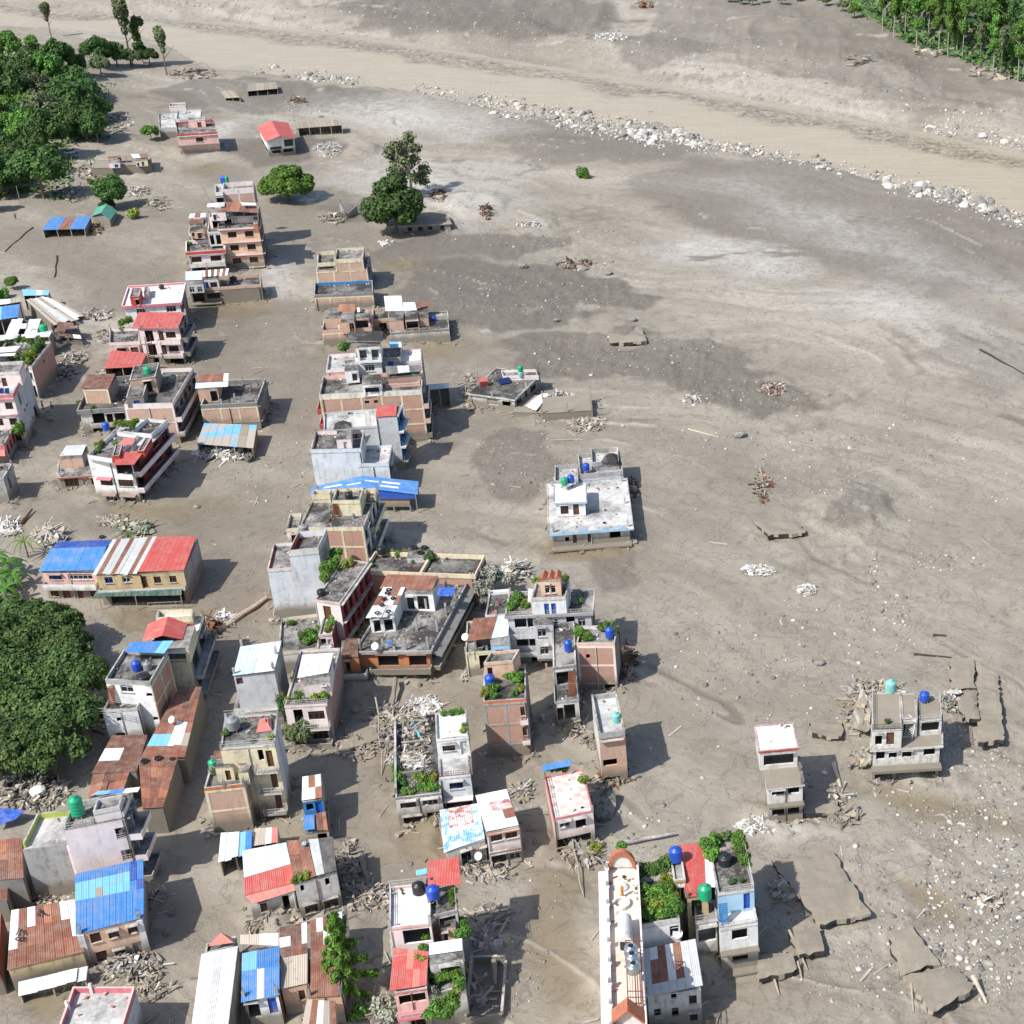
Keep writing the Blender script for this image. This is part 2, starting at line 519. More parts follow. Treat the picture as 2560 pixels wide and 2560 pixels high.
GZ=GZ+(fine*.6+(lump-.5)*.9)*rough+(a_streak-.5)*.28*(1-a_pool)+a_dark*.16-a_pool*.16-a_chan*.22+gully*2.6
for cx_,cy_,rx_,hh_ in((1607,965,8,1.0),(620,282,6,1.0),(685,285,6,1.6),(905,388,9,1.3),(855,378,7,.9),(1160,630,6,.8),(1010,425,7,.9),(600,180,10,.8),(640,402,6,1.0),(1225,240,8,.9)):
 m_=P(*ov(cx_,cy_))
 GZ=GZ+hh_*sstep(1.05,.55,np.hypot(GX-m_.x,(GY-m_.y)/1.5)/rx_+(fbm(GX/2.5,GY/2.5,7,3)-.5)*.4)
town=masked([[(0,560),(420,330),(700,450),(1000,1000),(1180,1500),(1450,1960),(0,1960)]],.2,.2)
town_=town
GZ=GZ-np.clip(GZ,-.25,None)*town*.7
a_damp=masked([[(0,420),(300,440),(520,380),(700,560),(860,640),(900,900),(1060,1000),(1180,1040),(1250,1180),(1300,1450),(1560,1560),(1760,1960),(0,1960)]],.25,1.6)*(.35+.65*sstep(.38,.6,fbm(GX/22,GY/22,14,4)))
ln=ridge(S1/120+(wx-GX)/40,S2w/9+(wy-GY)/40,111,4)
ln2=ridge(S1/90+(wx-GX)/25,S2w/5+(wy-GY)/30,131,4)
lm=sstep(.38,.52,fbm(GX/45,GY/45,141,3))*(1-town_*.6)
a_lines=(sstep(.74,.9,ln)-sstep(.74,.92,ln2)*.9)*lm
GZ=GZ-a_lines*.2
a_flow=fbm(S1/150+(wx-GX)/60,S2w/26,44,5,.55)
idx=np.arange(NR*NC).reshape(NR,NC)
quads=np.stack([idx[:-1,:-1],idx[:-1,1:],idx[1:,1:],idx[1:,:-1]],-1).reshape(-1,4)
me=bpy.data.meshes.new('ground')
me.vertices.add(NR*NC)
me.vertices.foreach_set('co',np.stack([GX,GY,GZ],-1).astype(np.float32).ravel())
me.loops.add(len(quads)*4)
me.loops.foreach_set('vertex_index',quads.astype(np.int32).ravel())
me.polygons.add(len(quads))
me.polygons.foreach_set('loop_start',np.arange(0,len(quads)*4,4,dtype=np.int32))
me.polygons.foreach_set('use_smooth',np.ones(len(quads),bool))
me.update(calc_edges=True)
for nm,arr in(('darksoil',a_dark),('palesilt',a_light),('wetmud',a_pool),('stony',a_stone),('streak',a_streak),('channel',a_chan),('damp',a_damp),('flow',a_flow),('lines',a_lines)):
 at=me.attributes.new(nm,'FLOAT','POINT')
 at.data.foreach_set('value',arr.astype(np.float32).ravel())
t=NT('mud')
def attr(n):
 return t.n('ShaderNodeAttribute',attribute_name=n).outputs['Fac']
big,mid,fin=t.noise(.035,6,.62,None,.4),t.noise(.35,7,.7,None,.5),t.noise(2.2,6,.75)
rdg=t.math('ABSOLUTE',t.math('SUBTRACT',t.noise(.16,5,.62,None,1.2),.5))
rd2=t.math('ABSOLUTE',t.math('SUBTRACT',t.noise(.62,5,.66,None,.8),.5))
col=t.mix(t.ramp(big,.38,.64),(0.263,0.233,0.186),(0.342,0.306,0.249))
col=t.mix(t.ramp(attr('flow'),.53,.68,0,.75),col,(0.414,0.380,0.325))
col=t.mix(t.ramp(attr('flow'),.47,.34,0,.7),col,(0.207,0.182,0.145))
col=t.mix(t.ramp(attr('streak'),.40,.64,0,.55),col,(0.241,0.212,0.169))
col=t.mix(t.ramp(mid,.52,.74,0,.5),col,(0.185,0.161,0.128))
col=t.mix(t.ramp(mid,.44,.28,0,.45),col,(0.392,0.354,0.296))
col=t.mix(t.math('MULTIPLY',attr('damp'),t.ramp(big,.3,.6,.95,.75)),col,(.172,.140,.100))
col=t.mix(t.math('MULTIPLY',attr('darksoil'),t.ramp(t.math('ADD',t.math('MULTIPLY',mid,.5),t.math('MULTIPLY',fin,.5)),.34,.6,1.0,.6)),col,(0.110,0.096,0.079))
col=t.mix(t.math('MULTIPLY',attr('palesilt'),t.ramp(mid,.3,.6,.15,.8)),col,(0.515,0.494,0.458))
col=t.mix(t.math('MULTIPLY',attr('wetmud'),.85),col,(0.207,0.166,0.107))
col=t.mix(t.math('MULTIPLY',attr('channel'),.55),col,(0.151,0.129,0.100))
col=t.mix(t.ramp(rdg,.022,.0,0,.5),col,(0.112,0.100,0.084))
col=t.mix(t.math('MULTIPLY',t.ramp(rd2,.012,.0,0,.3),t.math('MULTIPLY',t.ramp(big,.46,.58),t.ramp(attr('damp'),0,.6,1,.12))),col,(0.146,0.129,0.107))
col=t.mix(t.ramp(attr('lines'),.08,.8,0,.8),col,(.15,.128,.1))
col=t.mix(t.ramp(attr('lines'),-.1,-.8,0,.6),col,(.45,.415,.36))
spk=t.math('MULTIPLY',t.ramp(t.noise(2.6,3,.85),.60,.70),t.math('ADD',t.ramp(attr('damp'),0,.6,.22,.05),attr('stony')))
col=t.mix(t.math('MULTIPLY',spk,.7),col,t.mix(t.ramp(fin,.42,.58),(0.095,0.087,0.078),(0.560,0.533,0.499)))
col=t.mix(t.ramp(fin,.54,.8,0,.3),col,(0.426,0.386,0.325))
col=t.mix(t.ramp(fin,.44,.26,0,.3),col,(0.190,0.170,0.139))
wet=t.math('MULTIPLY',t.math('MAXIMUM',attr('wetmud'),t.math('MULTIPLY',attr('damp'),.7)),t.ramp(mid,.35,.6,.3,1))
rg=t.ramp(wet,0,1,.82,.16)
hgt=t.math('ADD',t.math('ADD',t.math('MULTIPLY',mid,1.2),t.math('MULTIPLY',fin,.45)),t.math('MULTIPLY',t.ramp(rd2,.0,.06),.05))
bn=t.n('ShaderNodeBump',i_Distance=.42)
t.l(t.ramp(t.math('MAXIMUM',attr('wetmud'),t.math('MULTIPLY',attr('damp'),.75)),0,1,.7,.1),bn.inputs['Strength'])
t.l(hgt,bn.inputs['Height'])
t.out(col,rg,None,spec=.4)
t.l(bn.outputs[0],t.b.inputs['Normal'])
M['mud']=t.m
me.materials.append(M['mud'])
ground=bpy.data.objects.new('ground',me)
COL.objects.link(ground)
tag(ground,'grey brown mud flat covering the drowned streets',None,None,'structure')
GRID=(GX,GY,GZ)
def gz(x,y):
 """height of the sheet as built (nearest grid point)"""
 i=int(np.clip(np.searchsorted(rowY,y),1,NR-1))
 f=(y-rowY[i-1])/(rowY[i]-rowY[i-1])
 out=[]
 for r in(i-1,i):
  j=int(np.clip(np.searchsorted(GX[r],x),1,NC-1))
  g=(x-GX[r,j-1])/(GX[r,j]-GX[r,j-1])
  out.append(GZ[r,j-1]*(1-g)+GZ[r,j]*g)
 return out[0]*(1-f)+out[1]*f
def GG(px,py):
 z=0.0
 for _ in range(5):
  p=P(px,py,z)
  z=float(gz(p.x,p.y))
 return V((p.x,p.y,z))
b=MB()
for x0,x1,y0,y1 in((-3000,3000,-800,4200),):
 b.poly([(x0,y0,-3.2),(x1,y0,-3.2),(x1,y1,-3.2),(x0,y1,-3.2)],'mudroof')
tag(b.build('terrain'),'flat silt plain running on around the town',None,None,'structure')
# ---- the river: opaque silt-laden water
t=NT('riverwater')
rot=t.n('ShaderNodeMapping')
rot.inputs['Rotation'].default_value=(0,0,-math.atan2(sa,ca))
rot.inputs['Scale'].default_value=(.05,.5,1)
g_=t.n('ShaderNodeNewGeometry')
t.l(g_.outputs['Position'],rot.inputs['Vector'])
flow=t.noise(1.0,7,.68,rot.outputs[0],1.2)
spots=t.noise(.5,6,.7,rot.outputs[0],2.0)
wcol=t.mix(t.ramp(flow,.35,.65),(.44,.378,.282),(.36,.308,.226))
wcol=t.mix(t.ramp(spots,.60,.72,0,.7),wcol,(.21,.178,.13))
rap=t.math('MULTIPLY',attr('rapids'),t.ramp(t.noise(.33,6,.75,None,1.5),.42,.58))
wcol=t.mix(rap,wcol,(.15,.125,.088))
wcol=t.mix(t.math('MULTIPLY',attr('margin'),t.ramp(spots,.4,.6,.4,1)),wcol,(.32,.285,.23))
t.out(wcol,.38,t.math('ADD',flow,t.math('MULTIPLY',t.noise(.5,6,.75),.9)),.6,.5,spec=.4)
M['riverwater']=t.m
n_,m_=420,40
fx=np.linspace(-420,190,n_)
fa=np.interp(fx,FAR_BANK[:,0],FAR_BANK[:,1])+14
na=np.interp(fx,NEAR_BANK[:,0],NEAR_BANK[:,1])-12
f_=np.linspace(0,1,m_)
RX=np.repeat(fx[:,None],m_,1)
RY=na[:,None]*(1-f_)+fa[:,None]*f_
rp=sstep(.56,.68,f_+(fbm(RX/20,RY/20,15,3)-.5)*.3)*sstep(.88,.76,f_+0*RX)
mg=np.maximum(sstep(.22,.05,f_+(fbm(RX/14,RY/14,18,3)-.5)*.25),sstep(.8,.95,f_+0*RX))
RZ=-.36+(fbm(RX/7,RY/5,19,4)-.5)*(.25+.8*rp)
ii=np.arange(n_*m_).reshape(n_,m_)
rq=np.stack([ii[:-1,:-1],ii[1:,:-1],ii[1:,1:],ii[:-1,1:]],-1).reshape(-1,4)
rm=bpy.data.meshes.new('river')
rm.from_pydata(np.stack([RX,RY,RZ],-1).reshape(-1,3).tolist(),[],rq.tolist())
for nm,arr in(('rapids',rp),('margin',mg)):
 rm.attributes.new(nm,'FLOAT','POINT').data.foreach_set('value',arr.astype(np.float32).ravel())
rm.polygons.foreach_set('use_smooth',[True]*len(rq))
rm.materials.append(M['riverwater'])
river=bpy.data.objects.new('river',rm)
COL.objects.link(river)
tag(river,'broad pale tan river heavy with silt',None,None,'structure')
# ------------------------------------------------------------------ house builder
T_CODE=dict(r='t_rust',d='t_darkrust',o='t_orange',w='t_white',g='t_grey',k='t_dark',R='t_red',p='t_palered',b='t_blue',B='t_deepblue',s='t_sky',l='t_pale',G='t_green',D='t_darkgreen',t='t_tan',m='t_mud',M='t_bluemud',P='t_peeled',Q='t_peeledrust',T='t_tar')
def sheet(c00,c10,c11,c01,mat,parent,nr,name='roof_sheet',amp=.017,th=.03):
 """one corrugated metal sheet; ridges run from the c00-c10 edge to the c01-c11 edge"""
 c00,c10,c11,c01=map(V,(c00,c10,c11,c01))
 nrm=(c10-c00).cross(c01-c00).normalized()
 if nrm.z<0:
  nrm=-nrm
 b=MB()
 n=nr*2
 lo,hi,lo2,hi2=[],[],[],[]
 for i in range(n+1):
  f=i/n
  off=nrm*(amp if i%2 else-amp)
  a,c=c00.lerp(c10,f)+off,c01.lerp(c11,f)+off
  lo.append(a);hi.append(c)
  lo2.append(a-nrm*th);hi2.append(c-nrm*th)
 k=b.mi(mat)
 N=n+1
 b.v=[tuple(p)for p in lo+hi+lo2+hi2]
 for i in range(n):
  b.f+=[(i,i+1,N+i+1,N+i),(2*N+i,3*N+i,3*N+i+1,2*N+i+1),(i,2*N+i,2*N+i+1,i+1)]
  b.m+=[k]*3
 b.f+=[(0,N,3*N,2*N),(n,2*N+n,3*N+n,N+n)]
 b.m+=[k]*2
 return b.build(name,parent)
def tinroof(parent,c,cols,nx=None,ny=1,ragged=0.0,name='roof_sheet',ridges=None,patch=None):
 """corners c = front-left, front-right, back-right, back-left (world); cols = one letter per sheet column, or rows joined by '/' from the eave up"""
 c=[V(p)for p in c]
 W=(c[1]-c[0]).length
 rows=cols.split('/')
 ny=max(ny,len(rows))
 nx=nx or max(1,round(W/1.6))
 nr=max(4,min(9,round(W/nx/.26)))
 nrm=(c[1]-c[0]).cross(c[3]-c[0]).normalized()
 if nrm.z<0:
  nrm=-nrm
 for j in range(ny):
  row=rows[j%len(rows)]
  for i in range(nx):
   col=row[int(i*len(row)/nx)]if len(row)>1 else row[0]
   if col=='_':
    continue
   u0,u1,v0,v1=i/nx,(i+1)/nx,j/ny-(.015 if j else 0),(j+1)/ny
   if ragged and j==0:
    v0-=rng.uniform(0,ragged)
   q=lambda u,v:(c[0]*(1-u)+c[1]*u)*(1-v)+(c[3]*(1-u)+c[2]*u)*v
   lift=nrm*(j*.012+rng.uniform(0,.02)+(rng.uniform(0,ragged)if ragged else 0))
   sheet(q(u0+.002,v0)+lift,q(u1-.002,v0)+lift,q(u1-.002,v1)+lift,q(u0+.002,v1)+lift,T_CODE[col],parent,nr,name)
class Blk:
 def __init__(s,root,FL,FR,BX,z1,z0,left=False):
  s.root,s.z1,s.z0=root,z1,z0
  a,b,c=P(*FL,z1),P(*FR,z1),P(*BX,z1)
  s.o=V((a.x,a.y,0))
  s.W=(b-a).length
  s.ex=(b-a).normalized()
  d=(c-a)if left else(c-b)
  perp=V((-s.ex.y,s.ex.x,0))
  along=d.dot(s.ex)
  depth=max(d.dot(perp),1.5)
  along=max(-.45*depth,min(.45*depth,along))
  d=s.ex*along*.7+perp*depth
  s.D=d.length
  s.ey=d.normalized()
 def p(s,u,v,z):
  """u, v as fractions of width and depth; z absolute"""
  q=s.o+s.ex*(u*s.W)+s.ey*(v*s.D)
  return V((q.x,q.y,z))
 def face(s,side):
  W,D=s.W,s.D
  if side=='F':return s.p(0,0,0),s.ex,W
  if side=='R':return s.p(1,0,0),s.ey,D
  if side=='B':return s.p(1,1,0),-s.ex,W
  return s.p(0,1,0),-s.ey,D
 def nrm(s,side):
  d=s.face(side)[1]
  return V((d.y,-d.x,0))
 def sp(s,side,m,z,out=0.0):
  """point on a side: m metres along it, height z, pushed out"""
  o,d,L=s.face(side)
  q=o+d*m+s.nrm(side)*out
  return V((q.x,q.y,z))
 def obox(s,b,side,m0,m1,z0,z1,o0,o1,mat,mt=None):
  f=[s.sp(side,m0,0,o1),s.sp(side,m1,0,o1),s.sp(side,m1,0,o0),s.sp(side,m0,0,o0)]
  b.hexa([V((q.x,q.y,z0))for q in f],[V((q.x,q.y,z1))for q in f],mat,mt)
WIN=dict(w=(-.75,-2.05),g=(-.75,-2.05),b=(-.75,-2.05),o=(-.35,-2.75),v=(-.35,-1.85),d=(-.55,-2.85),D=(-.55,-2.85),e=(-.55,-2.85),s=(-.4,-2.85),q=(-.9,-1.5),c=(-.7,-2.1))
FRAME=dict(w='wood',g='paleframe',b='deepblue',d='wood',D='deepblue',e='paleframe',q='darkmetal',c='wood')
def windows(blk,side,specs,ztop,sh,mat,b,holes):
 root=blk.root
 o,d,L=blk.face(side)
 for sp in specs:
  k,u0,u1,kind=sp[:4]
  zt=ztop-k*sh
  f=sh/3.0
  za,zb=zt+WIN[kind][0]*f,zt+WIN[kind][1]*f
  if len(sp)>4:
   za,zb=zt+sp[4],zt+sp[5]
  zb=max(zb,blk.z0+.05)
  if za-zb<.3:
   continue
  m0,m1=u0*L,u1*L
  holes.append((m0,m1,zb,za))
  if kind in 'ov':
   if kind=='o' and m1-m0>4:
    pass
   continue
  inn=.13
  if kind=='s':
   sb=MB()
   n=max(4,int((za-zb)/.22))
   for i in range(n):
    z=zb+(za-zb)*i/n
    blk.obox(sb,side,m0,m1,z,z+(za-zb)/n,-.16,-.10-.03*(i%2),'t_grey')
   sb.build('roller_shutter',root)
   continue
  fm=FRAME[kind]
  fb,w=MB(),.07
  blk.obox(fb,side,m0,m1,zb,zb+w,-inn-.06,-inn+.04,fm)
  blk.obox(fb,side,m0,m1,za-w,za,-inn-.06,-inn+.04,fm)
  nm=1 if kind in 'dDe' else max(1,round((m1-m0)/.7))
  for i in range(nm+1):
   x=m0+(m1-m0-w)*i/nm
   blk.obox(fb,side,x,x+w,zb+w,za-w,-inn-.05,-inn+.03,fm)
  if kind in 'wgbc' and za-zb>.8:
   zm=za-(za-zb)*.3
   blk.obox(fb,side,m0+w,m1-w,zm,zm+.05,-inn-.045,-inn+.025,fm)
  if kind in 'wc':
   for i in range(int((m1-m0)/.22)):
    x=m0+.16+i*.22
    blk.obox(fb,side,x,x+.025,zb+w,za-w,-inn-.03,-inn-.005,fm)
  fr=fb.build('door' if kind in 'dDe' else 'window',root)
  pb=MB()
  pm={'d':'wood','D':'deepblue','e':'offwhite'}.get(kind,'glass')
  blk.obox(pb,side,m0+w,m1-w,zb+w,za-w,-inn-.10,-inn-.065,pm)
  pb.build('door_leaf' if kind in 'dDe' else 'pane',fr)
  if kind in 'wgb' and rng.random()<.6:
   sb=MB()
   blk.obox(sb,side,m0-.1,m1+.1,zb-.09,zb-.01,0,.12,'cap')
   sb.build('sill',fr)
ALL={}
class House:
 def __init__(s,name,label,cat,FL,FR,BX,h,wall='offwhite',left=False,group=None,tilt=None,**kw):
  if isinstance(h,tuple):
   h=rise(*h)
  s.h=h
  tmp=Blk(None,FL,FR,BX,h,-1.2,left)
  base=tmp.p(.5,.5,0)
  s.root=empty(name,base,label,cat,group)
  ALL[label]=s
  s.main=s.blk(FL,FR,BX,0,None,wall,left=left,**kw)
  if tilt:
   s.root.rotation_euler=tilt
 def blk(s,FL,FR,BX,top=0.0,bot=None,wall='offwhite',left=False,ph=.8,par=None,cap='cap',roof='roof',win=(),sh=3.0,sides=None,slab=None,slabmat=None,frame=None,over=.0,nm='',gap=(),nopar=False,hole=()):
  """top/bot relative to the main roof height (bot None: into the ground). sides: other wall materials by letter. slab: projecting floor bands"""
  z1=s.h+top
  z0=-1.2 if bot is None else s.h+bot
  k=Blk(s.root,FL,FR,BX,z1,z0,left)
  k.ph=0 if nopar else ph
  k.sh=sh
  k.zr=zr=z1-k.ph
  sides=sides or{}
  b=MB()
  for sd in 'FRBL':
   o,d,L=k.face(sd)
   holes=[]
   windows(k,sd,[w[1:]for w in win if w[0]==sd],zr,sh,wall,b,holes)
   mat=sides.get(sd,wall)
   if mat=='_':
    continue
   ss=sorted({0.0,L}|{min(max(x,0),L)for q in holes for x in q[:2]})
   zz=sorted({z0,zr}|{min(max(x,z0),zr)for q in holes for x in q[2:]})
   for a0,a1 in zip(ss[:-1],ss[1:]):
    for c0,c1 in zip(zz[:-1],zz[1:]):
     am,cm=(a0+a1)/2,(c0+c1)/2
     if not any(q[0]<am<q[1]and q[2]<cm<q[3]for q in holes):
      b.poly([k.sp(sd,a0,c0),k.sp(sd,a1,c0),k.sp(sd,a1,c1),k.sp(sd,a0,c1)],mat)
   for m0,m1,h0,h1 in holes:
    i=-.24
    b.poly([k.sp(sd,m0,h0),k.sp(sd,m0,h1),k.sp(sd,m0,h1,i),k.sp(sd,m0,h0,i)],mat)
    b.poly([k.sp(sd,m1,h1),k.sp(sd,m1,h0),k.sp(sd,m1,h0,i),k.sp(sd,m1,h1,i)],mat)
    b.poly([k.sp(sd,m0,h1),k.sp(sd,m1,h1),k.sp(sd,m1,h1,i),k.sp(sd,m0,h1,i)],mat)
    b.poly([k.sp(sd,m1,h0),k.sp(sd,m0,h0),k.sp(sd,m0,h0,i),k.sp(sd,m1,h0,i)],mat)
  b.build('wall' if not nm else nm,s.root)
  fb=MB()
  n=max(0,int((zr-max(z0,0))/sh+.3))
  for i in range(1,n+1):
   z=zr-sh*i
   if z>max(z0,0)-.5:
    fb.hexa([k.p(u,v,z-.1)for u,v in((.02,.02),(.98,.02),(.98,.98),(.02,.98))],[k.p(u,v,z)for u,v in((.02,.02),(.98,.02),(.98,.98),(.02,.98))],'dark_shade_plaster')
  for v in(.42,):
   fb.hexa([k.p(.02,v,max(z0,-.2)),k.p(.98,v,max(z0,-.2)),k.p(.98,v+.03,max(z0,-.2)),k.p(.02,v+.03,max(z0,-.2))],[k.p(.02,v,zr-.03),k.p(.98,v,zr-.03),k.p(.98,v+.03,zr-.03),k.p(.02,v+.03,zr-.03)],'dark_shade_plaster')
  if any(w[4]not in 'x' for w in win)if win else False:
   fb.build('floor_slab',s.root)
  rb=MB()
  e=over/k.W if over else 0
  e2=over/k.D if over else 0
  R4=((-e,-e2),(1+e,-e2),(1+e,1+e2),(-e,1+e2))
  rb.hexa([k.p(u,v,zr-.16)for u,v in R4],[k.p(u,v,zr+.003)for u,v in R4],slabmat or par or wall if over else wall,roof)
  rb.build('roof_deck',s.root)
  if k.ph>.05 and roof!='mudroof' and k.W*k.D>12:
   lb=MB()
   for _ in range(int(min(46,k.W*k.D*.22))):
    q=k.p(rng.uniform(.05,.95),rng.choice((rng.uniform(.05,.95),rng.uniform(.8,.95))),zr)
    sx=rng.choice((.12,.2,.3,.5))
    sz=(sx,rng.uniform(.1,.35)if sx<.5 else .12,rng.uniform(.06,.3))
    lb.box((q.x,q.y,zr+sz[2]/2+.005),sz,rng.choice(('roof','darkroof','offwhite','palebrick','oldwood','drywood','darkmetal','terracotta','cloth_white','plaster')),rng.uniform(0,3))
   lo_=lb.build('litter',s.root)
   lo_['kind']='stuff'
  if k.ph>.05:
   pm=par or wall
   pb=MB()
   th=.2
   for sd in 'FRBL':
    if sd in gap:
     continue
    o,d,L=k.face(sd)
    t0=th if sd in 'FB' and not over else 0
    m=pm if isinstance(pm,str)else pm.get(sd,wall)
    a0,a1=(0,L)if sd in 'FB' else(th,L-th)
    k.obox(pb,sd,a0-over*(sd in 'FB'),a1+over*(sd in 'FB'),zr+.004,z1,-th+over,over+.004,m,cap)
   pb.build('parapet',s.root)
  if nm=='' and wall not in('mudwall',)and rng.random()<.55:
   s.stubs(k,[q for q in((.02,.02),(.98,.02),(.98,.98),(.02,.98),(.5,.02),(.98,.5))if rng.random()<.6],zr,rng.uniform(.7,1.2),rng.choice(('plaster','dark_shade_plaster','cap')))
  for sd in 'FR':
   L_=k.face(sd)[2]
   if bot is None and rng.random()<.7 and zr>3:
    db=MB()
    m_=L_*rng.choice((.03,.5,.97))
    db.bar(k.sp(sd,m_,z0,.09),k.sp(sd,m_,zr-.1,.09),.06,rng.choice(('paleframe','darkmetal','rustbar')),5)
    db.build('drain_pipe',s.root)
  for w in win:
   if w[3+1]in 'wgbco' and w[3]-w[2]>.1 and w[0]in 'FR' and rng.random()<.5:
    Lw=k.face(w[0])[2]
    zz_=zr-w[1]*sh-.35*sh/3
    if zz_-1.4>max(z0,0):
     hb=MB()
     k.obox(hb,w[0],w[2]*Lw-.15,w[3]*Lw+.15,zz_-.02,zz_+.06,0,.5,sides.get(w[0],wall),'cap')
     hb.build('window_hood',s.root)
  if slab:
   nb=int((zr-max(z0,0))/sh+.6)
   for i in range(0 if not over else 1,nb+1):
    z=zr-sh*i
    if z<.4 and bot is None:
     break
    sb=MB()
    for sd in slab[1]:
     L=k.face(sd)[2]
     k.obox(sb,sd,-.02,L+.02,z-.16,z+.02,-.02,slab[0],slabmat or wall,'cap')
    sb.build('floor_band',s.root)
  if frame:
   fm='plaster' if frame is True else frame
   for sd in 'FRL':
    if 'brick' not in sides.get(sd,wall):
     continue
    L=k.face(sd)[2]
    n=max(1,round(L/3.6))
    for i in range(n+1):
     cb=MB()
     m=(L-.32)*i/n
     k.obox(cb,sd,m,m+.32,z0,zr-.17,-.05,.035,fm)
     cb.build('column',s.root)
    for i in range(0,int((zr-max(z0,0))/sh)+1):
     z=zr-sh*i
     if z<.5:
      break
     cb=MB()
     k.obox(cb,sd,.0,L,z-.30,z-.02,-.05,.05,fm)
     cb.build('beam',s.root)
  return k
  # -------- parts added to a block
 def balcony(s,k,side,storey,u0,u1,out=1.0,mat='offwhite',rail='solid',hgt=.85,rmat=None):
  L=k.face(side)[2]
  z=k.zr-(storey+1)*k.sh
  if z<-.3:
   return
  b=MB()
  k.obox(b,side,u0*L,u1*L,z-.15,z+.01,0,out,mat,'cap')
  if rail=='solid':
   k.obox(b,side,u0*L,u1*L,z+.01,z+hgt,out-.12,out,mat,'cap')
   for m in(u0*L,u1*L-.12):
    k.obox(b,side,m,m+.12,z+.01,z+hgt,0,out-.12,mat,'cap')
  b.build('balcony',s.root)
  if rail!='solid':
   s.rail(k,side,z,u0,u1,out-.06,hgt,rmat or 'railing',ends=out)
 def rail(s,k,side,z,u0,u1,out=0.0,hgt=.9,mat='railing',ends=0.0,gap=.28):
  L=k.face(side)[2]
  b=MB()
  m0,m1=u0*L,u1*L
  runs=[(k.sp(side,m0,0,out),k.sp(side,m1,0,out))]
  if ends:
   runs+=[(k.sp(side,m0,0,0),k.sp(side,m0,0,out)),(k.sp(side,m1,0,0),k.sp(side,m1,0,out))]
  for a,c in runs:
   a,c=V((a.x,a.y,z)),V((c.x,c.y,z))
   for hh in(hgt,hgt*.55,.12):
    b.bar(a+V((0,0,hh)),c+V((0,0,hh)),.03,mat)
   n=max(1,int((c-a).length/gap))
   for i in range(n+1):
    q=a.lerp(c,i/n)
    b.bar(q,q+V((0,0,hgt)),.04 if i%5==0 else .016,mat)
  b.build('railing',s.root)
 def canopy(s,k,side,z,u0,u1,out,mat,th=.1,drop=0.0,cap=None):
  L=k.face(side)[2]
  b=MB()
  f=[k.sp(side,u0*L,z-drop,out),k.sp(side,u1*L,z-drop,out),k.sp(side,u1*L,z,0),k.sp(side,u0*L,z,0)]
  b.hexa([q-V((0,0,th))for q in f],f,mat,cap or mat)
  b.build('canopy',s.root)
 def tin(s,q,dz,cols,nx=None,ny=1,posts=None,base=None,**kw):
  """tin roof over corner pixels q (front-left, front-right, back-right, back-left); dz one or four heights above the main roof"""
  z=[dz]*4 if not isinstance(dz,(list,tuple))else list(dz)
  c=[P(*p,s.h+zz)for p,zz in zip(q,z)]
  tinroof(s.root,c,cols,nx,ny,**kw)
  if posts is not None:
   for i,p in enumerate(c):
    ctr=(c[0]+c[1]+c[2]+c[3])/4
    q2=p.lerp(ctr,.08)
    b=MB()
    b.bar((q2.x,q2.y,s.h+posts if base is None else base),(q2.x,q2.y,p.z-.06),.07,'oldwood')
    b.build('post',s.root)
  return c
 def box(s,name,px,dz,size,mat,rz=None,top=None):
  c=P(*px,s.h+dz)
  b=MB()
  b.box((c.x,c.y,c.z+size[2]/2),size,mat,math.atan2(s.main.ex.y,s.main.ex.x)if rz is None else rz)
  return b.build(name,s.root)
 def stairs(s,px0,px1,z0,z1,w=1.0,mat='cap',n=10):
  a,c=P(*px0,s.h+z0),P(*px1,s.h+z1)
  d=V((c.x-a.x,c.y-a.y,0))
  side=V((-d.y,d.x,0)).normalized()*w/2
  b=MB()
  for i in range(n):
   f0,f1=i/n,(i+1)/n
   p0,p1=a+d*f0,a+d*f1
   z=a.z+(c.z-a.z)*f1
   q=[V((p0.x,p0.y,0))-side,V((p1.x,p1.y,0))-side,V((p1.x,p1.y,0))+side,V((p0.x,p0.y,0))+side]
   b.hexa([V((t.x,t.y,z-.16))for t in q],[V((t.x,t.y,z))for t in q],mat)
  for sg in(-1,1):
   b.bar(a+side*sg,c+side*sg,.06,mat)
  b.build('staircase',s.root)
 def stubs(s,k,pts,z,hgt=1.2,mat='dark_shade_plaster'):
  for u,v in pts:
   b=MB()
   q=k.p(u,v,z)
   b.box((q.x,q.y,z+hgt/2),(.3,.3,hgt),mat,math.atan2(k.ex.y,k.ex.x))
   for i in range(4):
    x,y=q.x+(-.1 if i%2 else .1),q.y+(-.1 if i//2 else .1)
    b.bar((x,y,z+hgt),(x+rng.uniform(-.08,.08),y,z+hgt+rng.uniform(.3,.7)),.02,'rustbar',3)
   b.build('column',s.root)
def gable(root,lf,lb,rb,rf,ridge_f,ridge_b,cols_l,cols_r,nx=3,ny=1):
 """two slopes: left eave lf-lb, right eave rf-rb, ridge ridge_f-ridge_b (world points)"""
 tinroof(root,[lb,lf,ridge_f,ridge_b],cols_l,nx,ny)
 tinroof(root,[rf,rb,ridge_b,ridge_f],cols_r,nx,ny)
